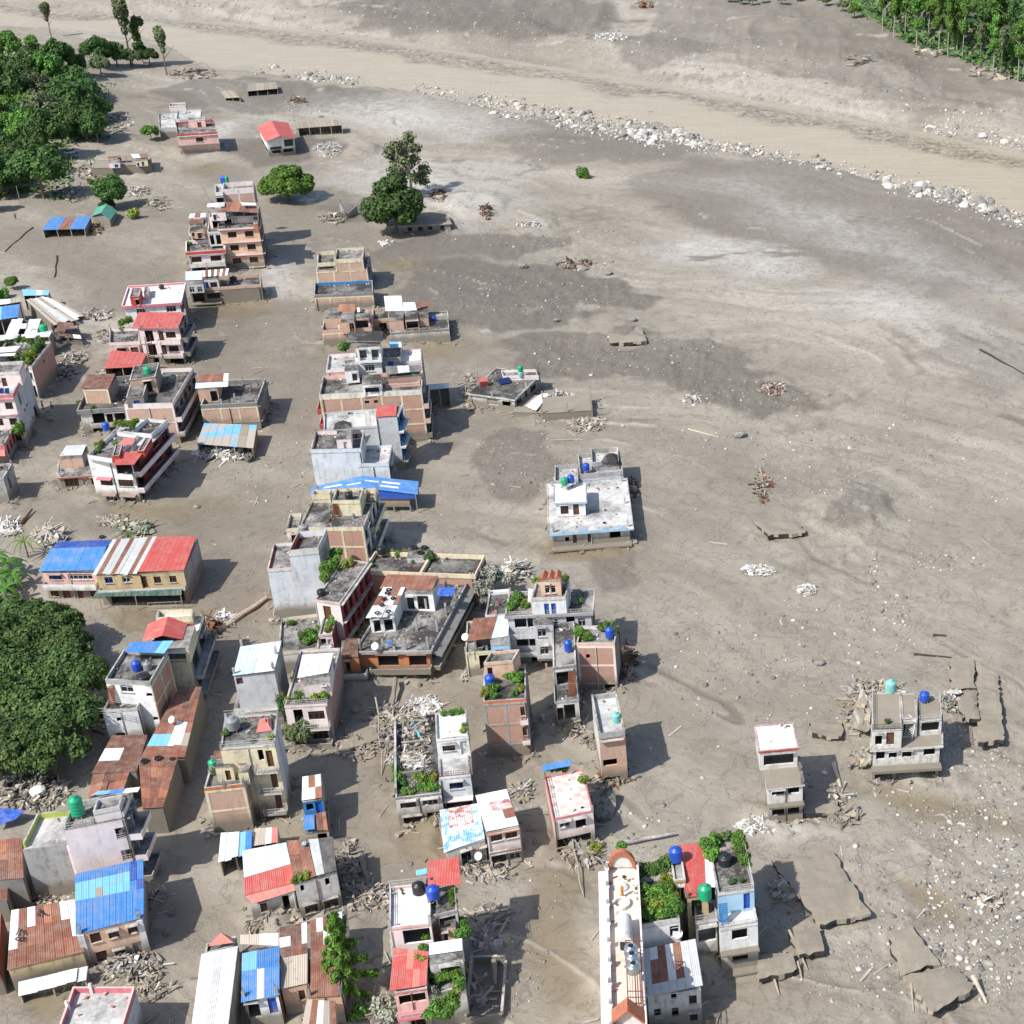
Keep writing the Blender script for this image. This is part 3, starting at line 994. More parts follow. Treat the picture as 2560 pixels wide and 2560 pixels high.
 # ------------------------------------------------------------------ the town, from the far bank towards the camera
 # --- far edge of town
h=House('concrete_house','sunken pink two storey house with small rooftop room beside grey house','house',t00(1335,1015),t00(1640,995),t00(1600,905),(t00(1335,1015),t00(1375,1185)),'pink',sides={'R':'dark_shade_plaster'},par='redtrim',ph=.6,win=[('F',0,.44,.62,'w')],slab=(.4,'F'),slabmat='palepink')
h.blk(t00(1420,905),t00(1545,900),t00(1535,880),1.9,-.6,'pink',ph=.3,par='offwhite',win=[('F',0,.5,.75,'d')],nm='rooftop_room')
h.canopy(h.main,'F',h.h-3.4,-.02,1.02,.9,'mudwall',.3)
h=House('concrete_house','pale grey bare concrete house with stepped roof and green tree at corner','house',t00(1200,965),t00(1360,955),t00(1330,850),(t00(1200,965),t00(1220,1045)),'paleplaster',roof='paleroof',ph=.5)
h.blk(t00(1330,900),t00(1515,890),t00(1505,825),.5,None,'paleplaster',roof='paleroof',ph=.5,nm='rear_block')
h.blk(t00(1275,800),t00(1400,795),t00(1395,772),.8,None,'palepink',ph=.5,nm='rear_block')
h=House('concrete_house','low house sunk to its roof in mud below the hillside road','house',t00(850,1250),t00(1135,1235),t00(1115,1165),(t00(850,1250),t00(860,1325)),'mudwall',roof='mudroof',ph=.2)
h.blk(t00(690,1268),t00(850,1262),t00(850,1205),-.3,None,'mudwall',roof='mudroof',ph=.1,nm='side_block')
h.tin([t00(815,1195),t00(955,1185),t00(950,1172),t00(815,1180)],1.6,'ro',posts=0)
h.tin([t00(1010,1195),t00(1115,1185),t00(1110,1158),t00(985,1165)],1.8,'wrd',posts=0)
h.blk(t00(1020,1215),t00(1110,1210),t00(1108,1190),1.5,-.2,'cream',nopar=True,win=[('F',0,.1,.3,'D'),('F',0,.5,.7,'o')],nm='rooftop_room')
h.blk(t00(820,1230),t00(900,1225),t00(898,1200),1.4,-.2,'palepink',nopar=True,win=[('F',0,.5,.85,'D')],nm='rooftop_room')
# --- market sheds at the hill foot
def shed(name,label,cat,q,z,cols,wall='mudwall',nx=None,ny=1,group=None,back=True,posts=True,w2=None,open_front=True,gz_=0,ragged=0,ridges=None):
 zz=[z]*4 if not isinstance(z,(list,tuple))else list(z)
 c=[P(*p,a)for p,a in zip(q,zz)]
 ctr=(c[0]+c[1]+c[2]+c[3])/4
 r=empty(name,(ctr.x,ctr.y,gz_),label,cat,group)
 tinroof(r,c,cols,nx,ny,ragged=ragged,ridges=ridges)
 s_=[p.lerp(V((ctr.x,ctr.y,p.z)),.05)for p in c]
 sides=[(3,0),(1,2),(2,3)]+([]if open_front else[(0,1)])
 for i,j in sides:
  b=MB()
  a,d=s_[i],s_[j]
  n=V((-(d.y-a.y),d.x-a.x,0)).normalized()*.08
  b.hexa([V((a.x,a.y,-.8))+n,V((d.x,d.y,-.8))+n,V((d.x,d.y,-.8))-n,V((a.x,a.y,-.8))-n],[a+n-V((0,0,.1)),d+n-V((0,0,.1)),d-n-V((0,0,.1)),a-n-V((0,0,.1))],(w2 or{}).get('RLBF'[[(1,2),(3,0),(2,3),(0,1)].index((i,j))],wall)if w2 else wall)
  b.build('wall',r)
 n=max(2,round((s_[1]-s_[0]).length/3.5))
 if posts:
  for i in range(n+1):
   p=s_[0].lerp(s_[1],i/n)
   b=MB()
   b.bar((p.x,p.y,-.5),(p.x,p.y,p.z-.05),.11,'oldwood')
   b.build('post',r)
 return r
shed('market_shed','open shed with blue and red sheet roof on the mud','shed',[t00(315,1737),t00(642,1727),t00(690,1632),t00(385,1640)],[2.2,2.2,2.7,2.7],'bbbrrbbb',nx=8,w2={'F':'mudwall'})
r=empty('green_shed',P(*t00(790,1640)),'small barn with green pitched roof beside the blue shed','shed')
gl=[P(*t00(690,1632),2.1),P(*t00(738,1560),2.1),P(*t00(885,1590),2.1),P(*t00(830,1662),2.1)]
gable(r,gl[0],gl[1],gl[2],gl[3],P(*t00(762,1606),3.9),P(*t00(808,1540),3.9),'G','G',4)
for i,j in((0,1),(1,2),(2,3),(3,0)):
 b=MB()
 a,d=gl[i],gl[j]
 ce=(gl[0]+gl[2])/2
 a,d=a.lerp(ce,.08),d.lerp(ce,.08)
 m=(a+d)/2
 top=[a,d]if(i,j)in((0,1),(2,3))else[a,d,V((m.x,m.y,3.7))]
 pts=[V((a.x,a.y,-.5)),V((d.x,d.y,-.5)),V((d.x,d.y,2.05))]+([V((m.x,m.y,3.6))]if len(top)==3 else[])+[V((a.x,a.y,2.05))]
 b.poly(pts,'dark_shade_plaster' if i else 'mudwall')
 b.build('wall',r)
 # --- far sheds on the mud flat
shed('cattle_shed','mud caked low shed with one dark open bay near the river','shed',[t00(1700,742),t00(1815,735),t00(1760,680),t00(1660,690)],[1.2,2.0,2.2,1.6],'m',nx=5)
shed('cattle_shed','mud caked shed with timber front standing behind dark silt fan','shed',[t10(-70,690),t10(165,668),t10(150,618),t10(-60,632)],2.4,'m',nx=7)
shed('long_shed','long mud covered shed with four dark bays beside orange roof','shed',[t10(310,970),t10(655,945),t10(640,900),t10(285,925)],[2.8,2.8,3.4,3.4],'m',nx=12)
r=empty('gabled_house',P(*t10(190,1130)),'white house under a bright orange red gable roof on the mud','house')
z=rise(t10(95,1058),t10(115,1185))
lf,rf,lb,rb=P(*t10(70,1070),z),P(*t10(300,1046),z),P(*t10(10,958),z),P(*t10(243,925),z)
gable(r,lf,lb,rb,rf,P(*t10(180,1026),z+1.7),P(*t10(115,910),z+1.7),'R','R',7)
ce=(lf+rb)/2
A,B_,C_,D_=[p.lerp(V((ce.x,ce.y,p.z)),.1)for p in(lf,rf,rb,lb)]
b=MB()
for a,d in((A,B_),(B_,C_),(C_,D_),(D_,A)):
 b.poly([V((a.x,a.y,z*.42)),V((d.x,d.y,z*.42)),V((d.x,d.y,z)),V((a.x,a.y,z))],'white')
m=(A+B_)/2
b.poly([A,B_,V((m.x,m.y,z+1.4))],'white')
b.build('wall',r)
b=MB()
for a,d in((A,B_),(B_,C_),(C_,D_),(D_,A)):
 q0,q1=a.lerp(d,.0),a.lerp(d,.16)
 b.poly([V((a.x,a.y,-.8)),V((d.x,d.y,-.8)),V((d.x,d.y,z*.22)),V((a.x,a.y,z*.22))],'offwhite')
 for f0,f1 in((0,.1),(.45,.55),(.9,1)):
  q0,q1=a.lerp(d,f0),a.lerp(d,f1)
  b.poly([V((q0.x,q0.y,z*.2)),V((q1.x,q1.y,z*.2)),V((q1.x,q1.y,z*.43)),V((q0.x,q0.y,z*.43))],'offwhite')
b.build('lower_wall',r)
b=MB()
b.hexa([V((p.x,p.y,z*.40))for p in(A,B_,C_,D_)],[V((p.x,p.y,z*.44))for p in(A,B_,C_,D_)],'offwhite')
b.build('floor_slab',r)
for f0,f1,zz0,zz1 in((.62,.95,.55,.95),(.08,.5,.45,.6)):
 b=MB()
 n=V(((B_-A).y,-(B_-A).x,0)).normalized()*.03
 q0,q1=A.lerp(B_,f0)+n,A.lerp(B_,f1)+n
 b.hexa([V((q0.x,q0.y,z*zz0)),V((q1.x,q1.y,z*zz0)),V((q1.x,q1.y,z*zz0))-n,V((q0.x,q0.y,z*zz0))-n],[V((q0.x,q0.y,z*zz1)),V((q1.x,q1.y,z*zz1)),V((q1.x,q1.y,z*zz1))-n,V((q0.x,q0.y,z*zz1))-n],'glass')
 b.build('window',r)
h=House('school_block','long low white building buried to its windows under dark tree','building',t10(1000,1705),t10(1465,1685),t10(1390,1600),(t10(1465,1685),t10(1470,1745)),'offwhite',roof='mudroof',nopar=True,over=.4,sh=2.4,win=[('F',0,a,a+.075,'w')for a in(.3,.47,.63,.83)])
p0=GG(*t10(690,1650))
b=MB()
q=[GG(*t10(645,1655)),GG(*t10(690,1655)),GG(*t10(770,1610))]
zz=rise(t10(640,1500),t10(650,1650))
b.hexa([q[0]-V((0,0,1)),q[1]-V((0,0,1)),q[1]+V((.2,.4,-1)),q[0]+V((.2,.4,-1))],[q[0]+V((0,0,zz)),q[1]+V((0,0,.6)),q[1]+V((.2,.4,.6)),q[0]+V((.2,.4,zz))],'offwhite')
b.hexa([q[1]-V((0,0,1)),q[2]-V((0,0,1)),q[2]+V((-.1,.4,-1)),q[1]+V((-.1,.4,-1))],[q[1]+V((0,0,1.0)),q[2]+V((0,0,2.4)),q[2]+V((-.1,.4,2.4)),q[1]+V((-.1,.4,1.0))],'offwhite')
single(b,'ruined_wall',p0,'broken white triangle of wall standing in the mud','ruin')
# --- tall row by the round green tree
h=House('brick_house','rear brick house of the tall row carrying three barrel tanks','house',k1(620,288),k1(1036,256),k1(1042,168),15.6,'palebrick',par='palepink',ph=1.2,frame='palepink',sides={'L':'palebrick','R':'dark_shade_plaster'})
h.blk(k1(520,330),k1(625,322),k1(612,210),-.4,None,'dark_shade_plaster',ph=.9,par='white',sides={'R':'_'},win=[('F',0,.1,.9,'o'),('F',1,.1,.9,'o')],nm='stair_wing')
h=House('concrete_house','long house of the tall row under rusty and white sheet roofs','house',k1(440,660),k1(1090,640),k1(1078,500),12.3,'palepink',sides={'R':'dark_shade_plaster'},ph=.3,win=[('F',0,.05,.2,'o'),('F',0,.3,.45,'o')])
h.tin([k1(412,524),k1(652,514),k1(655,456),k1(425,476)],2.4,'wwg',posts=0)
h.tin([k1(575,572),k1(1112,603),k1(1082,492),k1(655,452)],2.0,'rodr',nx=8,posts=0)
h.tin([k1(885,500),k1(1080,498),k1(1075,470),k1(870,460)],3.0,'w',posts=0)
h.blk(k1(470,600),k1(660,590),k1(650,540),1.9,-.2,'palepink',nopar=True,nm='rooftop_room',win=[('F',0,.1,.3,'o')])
h=House('apartment_block','tall salmon house with toothed cornices and brown windows by green tree','house',k1(585,815),k1(1105,785),k1(1080,600),(k1(585,815),k1(700,1380)),'peach',sides={'R':'dark_shade_plaster'},ph=.15,par='palepink',sh=3.3,slab=(.55,'FR'),slabmat='palepink',over=.5,win=[('F',k,a,b_,'w')for k in range(4)for a,b_ in((.18,.40),(.62,.84))]+[('R',k,a,a+.2,'w')for k in range(3)for a in(.1,.5)])
for st in range(4):
 b=MB()
 L=h.main.W
 n=26
 for i in range(n):
  h.main.obox(b,'F',L*i/n,L*(i+.5)/n,h.main.zr-st*3.3-.34,h.main.zr-st*3.3-.17,.25,.53,'redtrim')
 if h.main.zr-st*3.3>1:
  b.build('cornice',h.root)
for st in range(4):
 h.rail(h.main,'R',h.main.zr-(st+1)*3.3,.02,.9,.5,.9,'darkmetal')
h.blk(k1(1035,760),k1(1095,755),k1(1100,560),1.4,-.1,'orange',nopar=True,nm='stair_cover')
h.tin([k1(570,690),k1(820,672),k1(820,575),k1(565,595)],[1.2,1.2,1.7,1.7],'DgD',nx=5,posts=0)
h=House('concrete_house','balcony house with red and white band and planted roof in tall row','house',k1(158,1120),k1(632,1088),k1(600,955),(k1(158,1120),k1(215,1470)),'palepink',ph=.8,par={'F':'redtrim'},cap='white',over=.5,sh=2.9,slab=(.7,'F'),slabmat='offwhite',win=[('F',0,.06,.34,'c'),('F',0,.6,.9,'c'),('F',1,.04,.4,'o'),('F',1,.46,.95,'w'),('F',2,.1,.9,'o')],sides={'R':'dark_shade_plaster'})
h.balcony(h.main,'F',0,0,1,1.1,'offwhite')
h.blk(k1(420,860),k1(600,850),k1(580,700),3.4,-.2,'offwhite',ph=.5,nm='upper_room',win=[('F',0,.1,.4,'o'),('F',0,.55,.9,'o')])
h=House('tin_house','small rear hut with rusty awnings left of the salmon house','house',k1(165,880),k1(400,862),k1(400,640),7.6,'palepink',ph=.6,win=[('F',0,.2,.8,'o')])
h.tin([k1(165,672),k1(402,652),k1(405,602),k1(190,612)],1.6,'wrwd',posts=0)
h.tin([k1(175,752),k1(365,745),k1(370,690),k1(180,692)],2.0,'d',posts=0)
h.blk(k1(185,850),k1(370,840),k1(370,760),1.8,-.2,'palebrick',nopar=True,nm='rooftop_room',win=[('F',0,.1,.3,'o'),('F',0,.5,.8,'o')])
h=House('brick_house','front low house of tall row with grey and striped tin roofs','house',k1(185,1625),k1(1138,1560),k1(1105,1425),(k1(185,1625),k1(235,1850)),'mudwall',ph=.7,par='palebrick',roof='darkroof',sh=2.8,win=[('F',0,.02,.18,'o'),('F',0,.22,.40,'w')])
h.canopy(h.main,'F',h.h-3.4,0,.42,1.2,'mudwall',.25)
h.tin([k1(128,1508),k1(352,1500),k1(350,1375),k1(128,1390)],[2.0,2.0,2.4,2.4],'l',nx=4,posts=0)
h.tin([k1(358,1462),k1(690,1440),k1(712,1345),k1(352,1375)],[2.2,2.2,2.8,2.8],'wrwdwrwrw',nx=9,posts=0)
h.blk(k1(145,1560),k1(360,1550),k1(350,1480),1.8,-.4,'paleplaster',nopar=True,nm='rooftop_room',win=[('F',0,.1,.4,'g'),('F',0,.6,.9,'g')])
h.blk(k1(370,1500),k1(560,1490),k1(560,1440),1.9,-.4,'offwhite',nopar=True,nm='rooftop_room',win=[('F',0,.08,.28,'D'),('F',0,.4,.9,'c')])
# --- west group
h=House('concrete_house','white house with pink roof edge and red stair cabin behind red roof','house',t01(935,372),t01(1352,345),t01(1368,205),7.4,'white',ph=.45,par='hotpink',roof='whiteroof',over=.5,cap='white',sides={'R':'dark_shade_plaster'},win=[('F',0,.20,.36,'g',-.5,-1.9),('F',0,.74,.92,'g',-.4,-1.8),('F',1,.2,.4,'g'),('R',0,.2,.5,'d')])
h.blk(t01(978,308),t01(1050,304),t01(1052,238),2.0,-.4,'redtrim',ph=.2,nm='stair_cabin',win=[('F',0,.5,.85,'o')])
h.blk(t01(1085,282),t01(1120,278),t01(1125,225),1.0,-.4,'pink',ph=.2,nm='stair_cabin')
h=House('concrete_house','three storey pale pink house under single slope red sheet roof','house',t01(1045,552),t01(1352,545),t01(1390,432),(t01(1352,545),t01(1392,815)),'palepink',nopar=True,sides={'R':'dark_shade_plaster'},sh=3.1,win=[('F',k,a,b_,c)for k in range(2)for a,b_,c in((.13,.33,'o'),(.46,.58,'d'),(.64,.88,'w'))]+[('F',2,.2,.34,'o'),('F',2,.62,.95,'o')]+[('R',k,a,a+.22,'w')for k in range(3)for a in(.12,.55)],slab=(.12,'F'),slabmat='white')
h.tin([t01(992,548),t01(1345,548),t01(1392,424),t01(1045,424)],[.25,.25,.9,.9],'R',nx=9,ny=1)
for st in range(2):
 h.balcony(h.main,'F',st,.42,1.0,1.0,'palepink')
 h.balcony(h.main,'R',st,0,1.0,1.2,'dark_shade_plaster')
h.stairs(t01(1110,600),t01(1150,800),-.5,-6.5,1.2,'rustbar',14)
h=House('concrete_house','low pink terrace house with planters joined to red roofed house','house',t01(822,655),t01(1052,645),t01(1015,540),4.6,'pink',ph=.7,roof='roof',par='palepink',sh=3,win=[('F',0,.2,.5,'w'),('F',0,.66,.9,'d')],sides={'L':'dark_shade_plaster'})
r=shed('red_canopy','flat bright red sheet canopy on thin posts over wreckage','canopy',[t01(783,850),t01(1058,836),t01(1110,732),t01(842,712)],[4.0,4.0,4.4,4.4],'R',nx=7,wall='mudwall',open_front=True)
h=House('brick_house','large soot stained brick house with green tank on its upper roof','house',t01(935,1118),t01(1302,1108),t01(1440,842),(t01(1302,1108),t01(1345,1415)),'palebrick',ph=.8,par='palepink',roof='darkroof',frame='palepink',sides={'R':'dark_shade_plaster'},win=[('R',k,a,a+.13,'w')for k in range(2)for a in(.05,.25,.45,.65,.85)])
h.blk(t01(975,938),t01(1172,910),t01(1218,800),2.6,-.8,'dark_shade_plaster',ph=.15,roof='darkroof',nm='upper_room',sides={'F':'palebrick'},win=[('F',0,.5,.8,'o')])
h.blk(t01(950,1070),t01(1080,1062),t01(1095,960),1.3,-.8,'dark_shade_plaster',ph=.1,roof='darkroof',nm='tank_room',win=[('F',0,.4,.75,'D')])
for st in range(2):
 h.balcony(h.main,'R',st,0,1,1.0,'palepink')
h=House('concrete_house','burnt out balcony house with rusty brown cabin on its roof','house',t01(597,1160),t01(935,1135),t01(1000,905),(t01(597,1160),t01(655,1345)),'offwhite',ph=.7,par='dark_shade_plaster',roof='darkroof',sh=2.8,over=.4,win=[('F',0,.25,.52,'o'),('F',0,.56,.7,'o'),('F',0,.74,.98,'o'),('F',1,.2,.9,'o')])
h.blk(t01(628,1008),t01(815,1008),t01(862,905),2.2,-.7,'palebrick',nopar=True,nm='rooftop_cabin',frame='cream',sides={'R':'dark_shade_plaster'})
h.tin([t01(606,1002),t01(822,998),t01(872,888),t01(660,896)],[2.3,2.3,2.7,2.7],'ddd',nx=4)
h.balcony(h.main,'F',0,.2,1,1.0,'offwhite')
h=House('brick_house','square brick house with bare column lines and tin hut on top','house',t01(1512,1125),t01(1938,1105),t01(1995,925),5.6,'palebrick',ph=.8,par='dark_shade_plaster',roof='darkroof',frame='cream',sides={'R':'dark_shade_plaster'},slab=(.5,'R'),slabmat='dark_shade_plaster')
h.tin([t01(1472,1000),t01(1720,985),t01(1725,940),t01(1478,955)],[1.9,1.9,2.2,2.2],'l',nx=4)
h.tin([t01(1478,955),t01(1725,942),t01(1725,885),t01(1510,895)],[2.3,2.3,2.6,2.6],'rorw',nx=6)
h.blk(t01(1490,1010),t01(1640,1005),t01(1645,915),1.8,-.8,'palebrick',nopar=True,nm='rooftop_hut',win=[('F',0,.6,.95,'o')])
h.stubs(h.main,[(.35,.1),(.55,.3),(.55,.1),(.97,.06),(.97,.9),(.6,.9)],h.main.zr,1.3,'plaster')
shed('mud_roofed_shed','shed roof painted blue under spilled mud in front of brick house','shed',[t01(1482,1418),t01(1912,1450),t01(1940,1275),t01(1540,1262)],[2.4,2.2,3.0,3.0],'MMMmM',nx=7,ny=2,wall='mudwall',open_front=True)
h=House('concrete_house','white corner house with red terrace roofs and pink window hoods','house',t01(660,1516),t01(988,1532),t01(1232,1240),(t01(660,1516),t01(752,1848)),'white',ph=.2,roof='paleroof',sides={'R':'maroon'},sh=3.1,slab=(.9,'R'),slabmat='offwhite',win=[('F',1,.16,.44,'w'),('F',1,.58,.92,'w'),('F',2,.2,.46,'g'),('F',2,.6,.9,'c'),('F',0,.6,.98,'o')]+[('R',k,a,a+.14,c)for k in range(3)for a,c in((.05,'o'),(.3,'w'),(.55,'w'),(.8,'o'))])
h.blk(t01(658,1500),t01(842,1530),t01(1010,1345),.7,-.2,'white',ph=.7,roof='roof',nm='front_terrace')
h.blk(t01(985,1330),t01(1140,1345),t01(1250,1235),.8,-.2,'white',ph=.7,roof='roof',nm='rear_terrace')
for st in range(3):
 h.balcony(h.main,'R',st,0,1,1.1,'palepink')
for st,(a,b_)in((1,(.12,.46)),(2,(.16,.48)),(2,(.58,.94))):
 h.canopy(h.main,'F',h.main.zr-st*3.1-.4,a,b_,.7,'hotpink',.12,.25)
h.tin([t01(850,1578),t01(1012,1574),t01(1082,1480),t01(910,1480)],[.4,.4,.6,.6],'R',nx=5)
h.tin([t01(905,1425),t01(998,1425),t01(1022,1372),t01(930,1372)],[1.5,1.5,1.8,1.8],'p',nx=4,posts=-.2)
h.blk(t01(845,1510),t01(900,1505),t01(918,1420),1.2,-.2,'redtrim',ph=.2,nm='stair_cabin')
h.blk(t01(1035,1470),t01(1085,1470),t01(1130,1370),1.1,-.2,'redtrim',ph=.2,nm='stair_cabin')
h.balcony(h.main,'F',0,.82,1.04,1.1,'white')
h=House('concrete_house','low red fronted house with grey tin cabin beside white corner house','house',t01(445,1668),t01(718,1648),t01(690,1545),(t01(445,1668),t01(470,1760)),'redtrim',ph=.15,roof='roof',over=.3,sh=2.6,win=[('F',0,.12,.5,'c',-.3,-1.9),('F',0,.62,.75,'e',-.3,-2.3),('F',0,.85,.98,'c',-.3,-1.9)])
h.blk(t01(455,1530),t01(620,1520),t01(652,1440),1.8,-.2,'palebrick',nopar=True,nm='rooftop_cabin',sides={'R':'dark_shade_plaster'})
h.tin([t01(448,1508),t01(618,1502),t01(652,1424),t01(500,1430)],[1.9,1.9,2.2,2.2],'ggl',nx=4)
# --- west edge of frame
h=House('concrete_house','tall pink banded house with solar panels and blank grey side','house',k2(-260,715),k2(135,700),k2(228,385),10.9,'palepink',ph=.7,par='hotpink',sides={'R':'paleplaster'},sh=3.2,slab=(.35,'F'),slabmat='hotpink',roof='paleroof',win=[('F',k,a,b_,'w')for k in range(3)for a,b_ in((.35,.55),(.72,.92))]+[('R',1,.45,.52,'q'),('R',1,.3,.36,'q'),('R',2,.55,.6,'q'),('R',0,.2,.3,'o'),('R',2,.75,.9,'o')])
h.blk(k2(-260,480),k2(200,455),k2(225,345),2.2,-.7,'palepink',ph=.6,par='offwhite',nm='upper_room',win=[('F',0,.55,.66,'d'),('F',0,.3,.45,'c')])
for i in range(2):
 b=MB()
 c=[P(*k2(x,y),h.h+z_)for x,y,z_ in((-6+56*i,690,.1),(44+56*i,686,.1),(38+56*i,628,.7),(-10+56*i,634,.7))]
 b.hexa([p-V((0,0,.06))for p in c],c,'paleframe','solar')
 b.build('solar_panel',h.root)
h=House('concrete_house','small hot pink house with arched windows below tall banded house','house',k2(-220,1240),k2(42,1222),k2(130,1050),4.2,'hotpink',ph=.2,roof='roof',par='pink',win=[('R',0,a,a+.18,'d',-.6,-2.3)for a in(.12,.42,.72)])
h.tin([k2(-200,1345),k2(55,1345),k2(40,1222),k2(-220,1230)],[-1.6,-1.6,-.6,-.6],'p',nx=6)
h=House('concrete_house','white house with brick side wall and overgrown roof at lane corner','house',k2(-160,412),k2(330,405),k2(500,140),7.4,'white',ph=.5,par='offwhite',roof='darkroof',sides={'R':'brick'},sh=3.2,win=[('F',0,.62,.74,'c'),('F',0,.88,.97,'w'),('F',1,.8,.97,'o'),('R',0,.5,.56,'q')])
h.tin([k2(-60,262),k2(165,245),k2(215,190),k2(-60,205)],[1.4,1.4,1.9,1.9],'w',nx=4,posts=-.5)
h.tin([k2(-60,300),k2(150,290),k2(165,262),k2(-60,275)],[1.0,1.0,1.3,1.3],'w',nx=4)
h=House('concrete_house','grey plastered house at the edge west of the low red house','house',k2(-320,1590),k2(34,1575),k2(112,1420),5.2,'plaster',ph=.4,roof='roof',win=[('R',0,.3,.5,'o')])
shed('collapsed_roof','large slab of pale rust streaked sheets slumped to the ground','roof',[t01(400,515),t01(628,447),t01(372,302),t01(195,332)],[2.2,.7,2.6,3.4],'tgtwt',nx=8,ny=2,posts=False,wall='dark_shade_plaster',ragged=.2)
shed('collapsed_roof','white torn sheet roof with missing strips beside green tank','roof',[t01(45,590),t01(275,592),t01(312,482),t01(90,478)],[4.5,4.2,4.5,4.8],'ww_ww/wwwww',nx=5,ny=3,posts=True,wall='dark_shade_plaster',ragged=.25)
shed('tin_house','wreck with faded blue sheet patch behind the slumped pale roof','shed',[t01(175,300),t01(365,295),t01(375,262),t01(168,250)],3.4,'sls',nx=4,posts=True)
shed('tin_house','bright blue sheet roofed house cut by the edge of the frame','shed',[t01(-120,500),t01(135,460),t01(150,362),t01(-120,400)],[5.0,5.0,5.3,5.3],'sb',nx=6,wall='offwhite')
shed('tin_house','pale grey sheet roof at the edge behind blue roofed house','shed',[t01(-80,380),t01(160,345),t01(155,315),t01(-80,335)],5.0,'twt',nx=6)
shed('tin_house','grey tin strip roofs between white torn roof and overgrown house','shed',[t01(-60,650),t01(130,620),t01(400,605),t01(395,560)][:2]+[t01(150,590),t01(-60,600)],4.6,'gwg',nx=5)
shed('tin_house','white sheet roof below the green tank at the wrecked lane','shed',[t01(150,622),t01(372,610),t01(395,565),t01(165,592)],4.4,'wwg',nx=4)
h=House('ruined_house','collapsed hut of brown sheets and white beams leaning in the lane','ruin',t01(415,640),t01(615,625),t01(560,545),1.6,'palepink',nopar=True,roof='roof',tilt=(.05,.06,0))
h.tin([t01(415,560),t01(560,535),t01(545,500),t01(440,505)],[1.6,2.2,2.0,1.5],'dd',nx=3)
h.tin([t01(440,610),t01(610,608),t01(600,585),t01(430,580)],[.5,.7,.8,.6],'dw',nx=3)
# --- middle column of houses, from the far end
h=House('brick_house','roofless upper storey brick house at the far end of middle row','house',t11(452,112),t11(838,98),t11(845,-20),5.6,'palebrick',ph=.3,frame='cream',sides={'R':'dark_shade_plaster'},win=[('R',0,.3,.6,'o')],sh=3)
h.blk(t11(592,28),t11(805,16),t11(812,-68),2.6,-.3,'palebrick',ph=.7,par='cream',frame='cream',sides={'R':'dark_shade_plaster'},win=[('R',0,.3,.7,'o')],nm='upper_room')
h.blk(t11(460,55),t11(592,45),t11(592,-40),1.6,-.3,'dark_shade_plaster',ph=.9,par='cream',roof='darkroof',nm='upper_room',win=[('F',0,.1,.9,'o',.4,-.6)])
h=House('brick_house','brick house edged by a bright blue parapet in the middle row','house',t11(437,295),t11(882,275),t11(862,182),(t11(882,275),t11(902,402)),'palebrick',ph=.7,par={'B':'bluetrim','L':'bluetrim','R':'bluetrim','F':'dark_shade_plaster'},roof='darkroof',frame='cream',sides={'R':'dark_shade_plaster','L':'bluetrim'})
h=House('brick_house','ruined brick house with rust canopy over its rooftop room','house',t11(495,562),t11(872,540),t11(882,415),(t11(495,562),t11(515,692)),'palebrick',ph=.75,roof='roof',frame='cream',sides={'R':'dark_shade_plaster','L':'dark_shade_plaster'})
h.blk(t11(515,470),t11(640,465),t11(630,390),1.7,-.7,'palebrick',nopar=True,nm='rooftop_room')
h.blk(t11(640,500),t11(740,495),t11(735,430),2.0,-.7,'palebrick',nopar=True,nm='rooftop_room',win=[('F',0,.6,.95,'o')])
h.blk(t11(740,470),t11(850,465),t11(845,400),1.7,-.7,'palebrick',nopar=True,nm='rooftop_room',win=[('F',0,.05,.9,'o')])
h.tin([t11(618,418),t11(750,418),t11(748,362),t11(625,365)],[2.2,2.2,2.6,2.6],'oro',nx=4)
h.tin([t11(765,422),t11(805,420),t11(800,385),t11(762,388)],[2.1,2.1,2.4,2.4],'wd',nx=2)
h.stubs(h.main,[(.02,.05),(.35,.05),(.6,.05),(.97,.05),(.97,.5)],h.main.zr,1.6,'palepink')
h=House('concrete_house','low pale house with white and brown tin sheds and blue tank','house',t11(1010,580),t11(1458,550),t11(1440,415),(t11(1458,550),t11(1475,648)),'offwhite',ph=.35,roof='roof',par='mudwall',sides={'R':'dark_shade_plaster'},frame=None)
h.stubs(h.main,[(.28,.03),(.48,.03),(.73,.03),(.98,.03)],-.5,3.4,'cream')
h.blk(t11(1000,492),t11(1110,485),t11(1110,415),1.8,-.3,'palebrick',nopar=True,nm='rooftop_room')
h.blk(t11(1125,480),t11(1225,472),t11(1220,405),1.9,-.3,'palebrick',nopar=True,nm='rooftop_room',win=[('F',0,.05,.95,'o')])
h.blk(t11(1215,470),t11(1300,462),t11(1300,380),1.7,-.3,'palebrick',nopar=True,nm='rooftop_room')
h.tin([t11(978,415),t11(1110,412),t11(1098,300),t11(965,302)],[2.0,2.0,2.5,2.5],'w',nx=4,ny=2)
h.tin([t11(1112,415),t11(1215,408),t11(1200,348),t11(1108,350)],[2.0,2.0,2.3,2.3],'lw',nx=3)
h.tin([t11(1208,402),t11(1322,372),t11(1312,345),t11(1200,350)],[2.0,2.0,2.2,2.2],'dr',nx=4)
h=House('concrete_house','wrecked red and grey house filling the gap behind white tin sheds','house',t11(880,480),t11(1005,470),t11(995,390),3.4,'palebrick',ph=.6,roof='darkroof',win=[('F',0,.35,.8,'o')])
